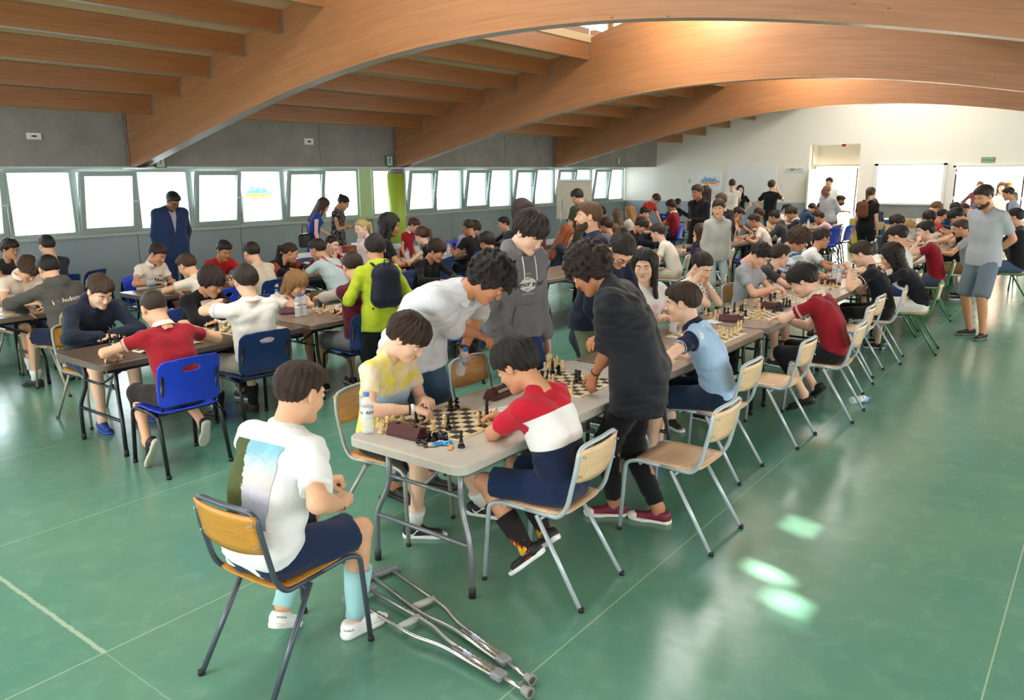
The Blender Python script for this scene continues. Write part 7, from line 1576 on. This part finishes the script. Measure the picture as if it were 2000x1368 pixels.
b = bottle(7.25, 1.72, 'empty plastic bottle lying on its side under the chairs', z=.033, tilt=(math.radians(90), 0, 1.0))
# snack wrapper and wafer
t = thing('snack_wrapper', 'torn blue and silver snack wrapper by the captured black pieces', 'wrapper', at(856, 869, z=.732), 0); t.rotation_euler = (0, 0, math.radians(-32))
nx, ny = 16, 8; V = []; r_ = np.random.RandomState(3)
for k in (0, 1):
    for j in range(ny+1):
        for i in range(nx+1): x = -.075+.15*i/nx; y = -.024+.048*j/ny; e = (1-(2*i/nx-1)**6)*(1-(2*j/ny-1)**2); V.append((x+r_.randn()*.0012, y+.006*math.sin(i*.9)+r_.randn()*.0012, (.014*e+r_.rand()*.004)*(1 if k == 0 else .1)+.001))
F = []; n = (nx+1)*(ny+1)
for j in range(ny):
    for i in range(nx): a = j*(nx+1)+i; F += [(a, a+1, a+nx+2, a+nx+1), (n+a, n+a+nx+1, n+a+nx+2, n+a+1)]
m = N('foil_wrapper'); q = m.xyz(m.obj()); c = m.mix(m.math('GREATER_THAN', q[0], -.028), (*lin('b8b6b4'), 1), (*lin('4d9fdc'), 1)); c = m.mix(m.math('MULTIPLY', m.band(q[0], -.028, .035), m.step(q[1], .002)), c, (*lin('f0e6e4'), 1)); c = m.mix(m.math('MULTIPLY', m.band(q[0], -.015, .005), m.step(q[1], .008)), c, (*lin('d2362e'), 1)); c = m.mix(m.math('LESS_THAN', q[0], -.055), c, (*lin('5a3a24'), 1))
m.bs(Base_Color=c, Roughness=.25, Metallic=.35); link('foil', mkmesh('foil', V, F, [m.m], smooth=False), t)
w = at(880, 876, z=.732); t = MB().box((0, 0, .006), (.055, .022, .010), None, .001).build('wafer_biscuit', flat('biscuit', 'd2a66a', .8), None, loc=w, rz=.55); tag(t, 'golden wafer biscuit next to the snack wrapper', 'biscuit')
# score sheets
def sheet(x, y, rz, label, w=.15, h=.21, z=.7305):
    t = MB().box((0, 0, .0006), (w, h, .001)).build('score_sheet', flat('paper', 'eeeef0', .7), None, loc=(x, y, z), rz=rz); tag(t, label, 'sheet of paper')
    mb = MB()
    for i in range(9): mb.box((-w*.18, h*.38-.018*i, .0013), (w*.5*(.6+.4*((i*37) % 5)/5), .003, .0004)); mb.box((w*.25, h*.38-.018*i, .0013), (w*.2, .003, .0004))
    mb.build('print', INK, t)
w = at(993, 806, z=.73); sheet(w[0]+.02, w[1]+.03, 1.2, 'score sheet under the black king on the front table')
w = at(1395, 628, z=.73); sheet(w[0], w[1], 1.4, 'score sheet before the light blue polo boy'); w = at(1530, 590, z=.73); sheet(w[0]+.3, w[1], 1.5, 'score sheet beyond the maroon polo boy')
# juice carton on the left table
t = thing('juice_cup', 'green and orange juice carton with straw on the left table', 'carton', at(405, 664, z=.73), .4)
MB().lathe([(.026, 0), (.03, .03), (.032, .085), (.030, .09)], 14).build('cup', flat('juice_orange', 'd89a2c', .35), t); MB().lathe([(.0325, .035), (.034, .088), (.030, .096), (.006, .10)], 14).build('sleeve', flat('juice_green', '4e9a3c', .4), t); MB().tube([(.0, 0, .095), (.004, .0, .13), (.016, 0, .145)], .003, 6).build('straw', M_WHITE, t)
# tote bag
g = Grid((-.2, -.16, 0), (.2, .16, .11), .01); P = g.all(); g.d[:] = smin(ell(P, (-.04, 0, .02), (.15, .11, .05)), ell(P, (.09, .03, .02), (.10, .09, .06)), .04)-.008*lump(P, 32, 2.); g.d[:] = np.maximum(g.d, -P[..., 2]+.001); V, F = g.nets()
w = at(1520, 573, z=.73); t = thing('tote_bag', 'crumpled cream cotton tote bag lying on the table', 'bag', (w[0]+.1, w[1]+.1, .73), .7); link('bag_body', mkmesh('bag_body', V, F, [cloth('e3decb')]), t)
tm = text_mesh('MOIJASHII', .05, bold=.001); bv = BVHTree.FromPolygons([Vector(v) for v in V.tolist()], F.tolist()); VV = []
for v in tm.vertices:
    h_ = bv.ray_cast(Vector((v.co.x*.9-.02, v.co.y+.0, .3)), Vector((0, 0, -1))); VV.append((h_[0]+Vector((0, 0, .002))) if h_[0] else Vector((v.co.x, v.co.y, .002)))
link('lettering', mkmesh('lettering', [tuple(v) for v in VV], [tuple(f.vertices) for f in tm.polygons], [PB]), t)
# ---- crutches
ALU = flat('brushed_aluminium', 'c3c3c0', .28, .85); GRIPM = flat('grey_grip_foam', 'a9aca4', .7); CLAMP = flat('grey_clamp_plastic', '7c7f86', .5); TIPM = flat('grey_rubber_tip', '8b8b86', .7)
def crutch(label, tip, top):
    a = np.array(tip); b = np.array(top); d = b-a; L = float(np.linalg.norm(d)); t = thing('crutch', label, 'crutch', tip, math.atan2(d[1], d[0])-math.pi/2)
    z = .0
    for s in (-1, 1):
        o = MB().tube(smooth_path([(s*.055, L-.02, z), (s*.058, L*.62, z), (s*.054, L*.56, z), (s*.020, L*.44, z), (s*.018, L*.17, z)], .08), .0098, 10).build('side_tube', ALU, t)
        hb = MB()
        for i in range(9): hb.lathe([(.0032, 0), (.0032, .0006)], 6, (s*.057, L*.60+.03*i, z+.0098), (0, 0, 1))
        for i in range(8): hb.lathe([(.0032, 0), (.0032, .0006)], 6, (s*.018, L*.20+.03*i, z+.0098), (0, 0, 1))
        hb.build('height_holes', PB, o)
    MB().tube([(-.058, L*.66, z), (.058, L*.66, z)], .0175, 14).build('hand_grip', GRIPM, t)
    pd = MB(); pd.box((0, L-.01, z), (.20, .05, .035), None, .012); pd = pd.build('arm_pad', CLAMP, t)
    rb_ = MB()
    for i in range(7): rb_.box((-.075+.025*i, L-.01, z+.0185), (.006, .036, .003))
    rb_.build('pad_ribs', flat('pad_rib_grey', '5c5f66', .6), pd)
    MB().tube([(0, L*.40, z), (0, L*.15, z)], .012, 10).build('centre_tube', ALU, t)
    MB().box((0, L*.155, z), (.058, .06, .034), None, .008).build('clamp', CLAMP, t)
    MB().tube([(0, L*.15, z), (0, .02, z)], .0098, 10).build('lower_tube', ALU, t)
    rt = MB(); rt.lathe([(.024, 0), (.0245, .006), (.020, .02), (.019, .035), (.015, .042)], 20, (0, 0, z), (0, 1, 0)); rt = rt.build('rubber_tip', TIPM, t)
    MB().lathe([(.016, -.0008), (.013, -.0012), (.012, 0)], 20, (0, 0, z), (0, 1, 0)).lathe([(.008, -.001), (.005, -.0014), (.004, 0)], 16, (0, 0, z), (0, 1, 0)).build('tread', flat('tread_dark', '4a4a48', .8), rt)
    lb2 = MB().box((0, L*.32, z+.0125), (.012, .05, .001)).build('sticker', flat('sticker_violet', 'aab0d8', .5), t)
    t.rotation_euler = (math.asin((b[2]-a[2])/L), 0, math.atan2(d[1], d[0])-math.pi/2)
crutch('aluminium crutch with its tip nearer the table, lying on the floor', at(1040, 1330, z=.026), at(742, 1117, z=.026))
crutch('aluminium crutch lying crossed over, its top under the slate chair', at(1036, 1355, z=.026), at(700, 1158, z=.05))
# ---- loose chairs
chair('silver', (4.04, 3.20, 0), -92, 'empty tan plywood chair with grey frame touched by the bending man')
chair('pale', (6.0, 2.03, 0), 90, 'empty pale framed school chair left of the maroon polo boy')
chair('pale', (7.85, 2.03, 0), 92, 'empty pale framed school chair directly beyond the maroon polo boy')
chair('pale', (8.55, 2.10, 0), 90, 'empty pale framed school chair pushed in before the black polo boy')
chair('olive', (2.15, 7.75, 0), 20, 'golden chair cut off by the left edge of the picture')
chair('navy', (4.95, 11.15, 0), 120, 'navy plastic chair standing empty behind the dark grey tee boy')
chair('navy', (5.35, 5.35, 0), 90, 'empty navy plastic chair behind the varsity jacket boy')
for i, (x, y, l) in enumerate(((18.3, 7.0, 'blue plastic chair in front of the doorway, left one'), (18.9, 7.1, 'blue plastic chair in front of the doorway, middle one'), (19.5, 7.0, 'blue plastic chair in front of the doorway, right one'))): chair('blue', (x-.4, y-1.9, 0), 60+10*i, l)
for i, (x, y, l) in enumerate(((16.2, 1.15, 'green framed chair at the right edge, nearest of three'), (17.4, 1.2, 'green framed chair at the right edge, second of three'), (18.6, 1.25, 'green framed chair at the right edge, farthest of three'))): chair('green', (x, y, 0), 95, l)
chair('green', (20.4, 4.1, 0), -30, 'pale green framed chair beside the blue and yellow cupboard')
chair('blue', (14.0, 5.35, 0), 90, 'bright blue plastic chair behind the pale hooded boy'); chair('navy', (15.9, 8.2, 0), 90, 'navy chair behind the maroon polo boy by the end wall')
c_ = at(880, 745, z=0); chair('navy', (c_[0], c_[1], 0), 150, 'navy plastic chair with a black backpack, behind the bending man')
c_ = at(925, 722, z=0); backpack('black backpack standing on the floor behind the bending man', (c_[0], c_[1], 0), .6, '17181b', '1d1e22', .95, 0)
# ---- bags along the window wall
def wx(u, Y=12.95): return at(u, 450, Y=Y)[0]
backpack('black backpack slumped against the wall, left end', (wx(186), 12.9, 0), .1, '17181b', '1c1d20', .95, 0); backpack('black backpack against the wall beside the navy hood', (wx(240), 12.95, 0), -.2, '1b1c1f', '202124', .9, 0)
backpack('black backpack behind the boy in red football shirt', (wx(395), 12.9, 0), .1, '202226', '26282c', .9, 0); backpack('grey sports bag behind the suit man', (wx(415), 12.95, 0), .3, '8c8c88', '77777a', .85, 0)
backpack('bright red backpack leaning by the green column', (wx(846), 12.7, .0), .2, 'c23a26', 'a83020', .95, 0); backpack('dark red backpack next to the bright red one', (wx(866), 12.8, 0), -.1, '7e1c28', '6b1620', .95, 0)
backpack('black backpack with grab handle beside the red ones', (wx(884), 12.85, 0), .1, '26272a', '1c1d20', 1.05, 0); backpack('dark grey backpack behind the lavender girl', (wx(944), 12.85, 0), 0, '33363c', '26282c', 1.0, 0)
backpack('tall blue backpack beside the prize table', (wx(588, 10.9), 10.9, .0), .4, '2f74b4', '285f94', 1.25, 0)
# ---- prize table with boxes
t = thing('prize_table', 'white clothed prize table by the windows', 'table', (9.55, 10.7, 0), 0); MB().box((0, 0, .725), (2.3, .75, .03), None, .006).build('tabletop', flat('prize_table_top', 'e8e6e2', .5), t)
V = []; F = []; n = 60; ring = rrect(2.34, .79, .03, 3); L = len(ring)
for k, (zz, e) in enumerate(((.743, 0), (.735, .004), (.45, .02), (.18, .035))):
    for i, (x, y) in enumerate(ring): w_ = math.sin(i*2.2)*e*.5; V.append((x*(1+e)+w_*.3, y*(1+e*2)+w_, zz))
F = [tuple(range(L))]+[(k*L+i, (k+1)*L+i, (k+1)*L+(i+1) % L, k*L+(i+1) % L) for k in range(3) for i in range(L)]
link('tablecloth', mkmesh('tablecloth', V, F, [cloth('efeeea')], smooth=False), t)
for x in (-1.05, 1.05):
    for y in (-.3, .3): MB().tube([(x, y, .71), (x, y, 0)], .02, 8).build('leg', LEGG, t)
def carton(label, x, y, d, c, c2, z=.745, rz=0):
    t = MB().box((0, 0, d[2]/2), d, None, .003).build('gift_box', flat('box_print', c, .5), None, loc=(x, y, z), rz=rz); tag(t, label, 'box'); MB().box((0, -d[1]/2-.001, d[2]*.5), (d[0]*.55, .003, d[2]*.5)).build('label_patch', flat('box_patch', c2, .5), t); return t
carton('pink and white gift box on the prize table', 8.75, 10.5, (.34, .22, .13), 'd88a9a', 'f3e6e6'); carton('red gift box with green print, left of two', 9.15, 10.48, (.22, .16, .12), 'a03a2c', '5a7a3c'); carton('red gift box with green print, right of two', 9.75, 10.5, (.26, .18, .13), 'a8382c', '7a8a4c')
carton('small white card stand on the prize table', 9.45, 10.62, (.20, .02, .14), 'f4f4f6', 'ffffff', rz=-.3); carton('black and orange game box standing on the prize table', 9.95, 10.75, (.26, .10, .24), '2a1a16', 'd2622c')
carton('light blue folder on the prize table', 10.45, 10.6, (.3, .2, .04), 'b8d8e8', 'ffffff')
hb = thing('handbag', 'black leather handbag on the arm of the blue dress woman', 'bag', (8.85, 11.25, .82), .3); MB().box((0, 0, .12), (.30, .12, .24), None, .03).build('bag_body', flat('black_leather', '141416', .35), hb); MB().tube([(-.09, 0, .24), (-.07, 0, .38), (.07, 0, .38), (.09, 0, .24)], .008, 6).build('handle', PB, hb)
# ---- flip chart
fx, fy = at(1155, 360, Y=11.9)[0], 11.9
t = thing('flip_chart', 'cream flip chart standing by the last windows', 'flip chart', (17.6, 11.35, 0), math.radians(-70)); MB().box((0, 0, 1.35), (.92, .03, .98), None, .004).build('board', flat('cream_paper', 'e9ddc8', .8), t); MB().box((0, -.01, 1.86), (.94, .05, .04)).build('clamp_bar', M_STEEL, t)
for s in (-1, 1): MB().tube([(s*.3, .03, 1.7), (s*.38, -.15, 0)], .014, 8).build('leg', M_STEEL, t)
MB().tube([(0, .05, 1.7), (0, .55, 0)], .014, 8).build('leg', M_STEEL, t)
# ================================================================ signs and posters
def on_wall_far(y, z, w, h, mb_mat, name, label, cat='sign', d=.02):
    t = MB().box((0, 0, 0), (d, w, h), None, .002).build(name, mb_mat, None, loc=(XE-d/2-.001, y, z)); tag(t, label, cat); return t
def far_text(txt, y, z, size, m, parent, off=.012):
    me = text_mesh(txt, size, bold=.0004); me2 = mkmesh('lettering', [(-off, -v.co.x, v.co.y) for v in me.vertices], [tuple(f.vertices) for f in me.polygons], [m], smooth=False); o = link('lettering', me2, parent); o.location = (0, y-parent.location[1], z-parent.location[2]); return o
s = on_wall_far(7.81, 2.065, .62, .13, M_WHITE, 'room_sign', 'white sign reading GIMNÀS left of the doorway'); far_text('GIMNÀS', 7.81, 2.065, .13, flat('grey_print', '8f9494', .5), s)
s = on_wall_far(2.89, 2.27, .30, .13, M_SIGN, 'exit_sign', 'green SORTIDA EMERGÈNCIA sign above the glass doors'); far_text('SORTIDA', 2.89, 2.295, .065, M_WHITE, s); far_text('EMERGÈNCIA', 2.89, 2.235, .045, M_WHITE, s)
s = on_wall_far(9.08, 1.69, 1.55, 1.08, flat('projection_panel', 'f3f4f2', .5), 'white_panel', 'large white panel on the end wall behind the couple', 'panel'); s = on_wall_far(10.75, 1.64, .85, 1.0, flat('white_door_panel', 'f1f2ee', .5), 'white_panel', 'narrow white panel behind the poster', 'panel')
MB().box((-.02, .36, .1), (.03, .02, .12)).build('latch', M_STEEL, s)
def mat_poster():
    m = N('poster_blots'); q = m.attr('tc'); p = m.xyz(q); n = m.noise(q, 11, 4, .7, .6).outputs[0]; n2 = m.noise(q, 24, 3, .6).outputs[0]
    hump = m.math('SUBTRACT', .17, m.math('MULTIPLY', m.math('POWER', m.math('SUBTRACT', p[0], .5), 2.), .7))
    up = m.math('MULTIPLY', m.math('GREATER_THAN', p[1], .5), m.math('LESS_THAN', m.math('SUBTRACT', p[1], .5), m.math('ADD', hump, m.math('MULTIPLY', m.math('SUBTRACT', n, .5), .9))))
    dn = m.math('MULTIPLY', m.math('LESS_THAN', p[1], .49), m.math('LESS_THAN', m.math('SUBTRACT', .5, p[1]), m.math('ADD', hump, m.math('MULTIPLY', m.math('SUBTRACT', n, .5), .9))))
    ins = m.math('LESS_THAN', m.math('ABSOLUTE', m.math('SUBTRACT', p[0], .5)), .4)
    c = m.mix(m.math('MULTIPLY', up, ins), (*lin('f6f6f4'), 1), m.mix(n2, (*lin('2f7fd0'), 1), (*lin('8cc4ec'), 1))); c = m.mix(m.math('MULTIPLY', dn, ins), c, m.mix(n2, (*lin('e2603c'), 1), (*lin('f3c069'), 1)))
    m.bs(Base_Color=c, Roughness=.6); return m
mp = mat_poster().m
def poster(label, V, loc):
    me = mkmesh('poster', V, [(0, 1, 2, 3)], [mp], smooth=False, tc=[(0, 0, 0), (1, 0, 0), (1, 1, 0), (0, 1, 0)]); o = link('poster', me, None, loc); tag(o, label, 'poster')
    return o
poster('poster of blue and orange blots on the end wall', [(0, .41, -.31), (0, -.41, -.31), (0, -.41, .31), (0, .41, .31)], (XE-.025, 10.42, 1.74))
lp = at(470, 420, Y=13.44); rp_ = at(540, 420, Y=13.44); zt = at(505, 345, Y=13.44)[2]; zb = at(505, 405, Y=13.44)[2]
# window poster is thin paper lit from behind
mt = mat_poster(); tr = mt.n('BsdfTranslucent', {0: (1, 1, 1, 1)}); 
src = mt.b.inputs['Base Color'].links[0].from_socket; mt.t.links.new(src, tr.inputs[0]); mx = mt.n('MixShader', {0: .75, 1: mt.b.outputs[0], 2: tr.outputs[0]}); mt.t.links.new(mx.outputs[0], mt.out.inputs[0])
xc = (lp[0]+rp_[0])/2; w_ = (rp_[0]-lp[0])/2
o = link('poster', mkmesh('poster', [(-w_*.95, 0, -(zt-zb)/2-.05), (w_*.95, 0, -(zt-zb)/2-.05), (w_*.95, 0, (zt-zb)/2), (-w_*.95, 0, (zt-zb)/2)], [(0, 1, 2, 3)], [mt.m], smooth=False, tc=[(0, 0, 0), (1, 0, 0), (1, 1, 0), (0, 1, 0)]), None, (xc, 13.40, (zt+zb)/2)); tag(o, 'backlit poster of blue and orange blots stuck to a window', 'poster')
def wall_plate(u0, u1, v0, v1, label, kind):
    a = at(u0, v0, Y=YB-.012); b = at(u1, v1, Y=YB-.012); w = b[0]-a[0]; h = a[2]-b[2]; c = ((a[0]+b[0])/2, YB-.012, (a[2]+b[2])/2)
    t = MB().box((0, 0, 0), (w, .024, h), None, .004).build('emergency_light' if kind == 'lamp' else 'exit_sign', M_WHITE if kind == 'lamp' else M_SIGN, None, loc=c); tag(t, label, 'light' if kind == 'lamp' else 'sign')
    if kind == 'lamp':
        MB().prism([(-w*.3, 0), (0, -h*.16), (w*.3, 0), (0, h*.16)], .0122, .014, Matrix(((1, 0, 0, 0), (0, 0, -1, 0), (0, 1, 0, 0), (0, 0, 0, 1)))).build('reflector', PB, t)
        MB().box((0, -.0125, -h*.36), (w*.8, .002, h*.1)).build('lens_strip', flat('lens_grey', 'b9d0d4', .3), t)
    else:
        q = MB(); M = Matrix(((1, 0, 0, 0), (0, 0, -1, 0), (0, 1, 0, 0), (0, 0, 0, 1))); k = h
        MB().box((.0, -.0125, 0), (w*.62, .002, h*.86)).build('panel', flat('pale_sign_field', 'dfe8d8', .4), t)
        def pr(P): q.prism([(x*k, y*k) for x, y in P], .0135, .015, M)
        pr([(.02+.05*math.cos(a), .33+.05*math.sin(a)) for a in np.linspace(0, 2*math.pi, 10, endpoint=False)])
        pr([(-.05, .05), (.02, .0), (.07, .22), (-.0, .26)]); pr([(.0, .24), (.03, .2), (.16, .12), (.17, .15)]); pr([(.0, .24), (-.14, .16), (-.17, .04), (-.14, .04), (-.11, .13), (.02, .2)])
        pr([(-.04, .06), (.02, .02), (.10, -.12), (.13, -.32), (.09, -.32), (.06, -.12)]); pr([(-.05, .06), (.01, .02), (-.05, -.14), (-.2, -.2), (-.21, -.16), (-.09, -.1)]); q.build('running_figure', flat('dark_green_print', '123c2a', .5), t)
    return t
wall_plate(51, 81, 259, 273, 'white emergency light on the concrete beam, left one', 'lamp'); wall_plate(594, 612, 270, 283, 'white emergency light on the concrete beam, right one', 'lamp')
wall_plate(752, 769, 304, 325, 'green running figure exit sign beside the green column', 'exit'); wall_plate(300, 326, 307, 328, 'green exit sign partly behind the first timber beam', 'exit')
a = at(1208, 315, Y=YB-.012); t = MB().box((0, 0, 0), (.13, .02, .2)).build('number_plate', M_CONC, None, loc=a); tag(t, 'number 3 painted on the concrete beam', 'sign')
me = text_mesh('3', .22, bold=.01); link('lettering', mkmesh('lettering', [(v.co.x, -.012, v.co.y) for v in me.vertices], [tuple(f.vertices) for f in me.polygons], [M_WHITE], smooth=False), t)
al = MB(); al.lathe([(.06, 0), (.06, .03), (.03, .07)], 16, (0, 0, 0), (0, 0, -1)); al = al.build('alarm_beacon', M_RED, None, loc=(XE+.3, 6.55, 2.77)); tag(al, 'red alarm beacon under the top of the doorway niche', 'alarm')
# cupboard with blue and yellow doors by the end wall
t = thing('cupboard', 'low cupboard with yellow and blue doors behind the ponytail woman', 'cupboard', (22.6, 5.0, 0), math.radians(90)); MB().box((0, 0, .40), (1.5, .42, .80), None, .005).build('carcass', flat('cupboard_white', 'd8d8d2', .5), t)
for i, c in enumerate(('d9c42a', '23539c', '23539c', 'd9c42a')): d_ = MB().box((-.54+.36*i, .222, .40), (.34, .02, .74), None, .003).build('door', flat('cupboard_door', c, .45), t); MB().box((-.54+.36*i+.12, .236, .5), (.015, .012, .09)).build('handle', M_STEEL, d_)
# people faint behind the end wall window
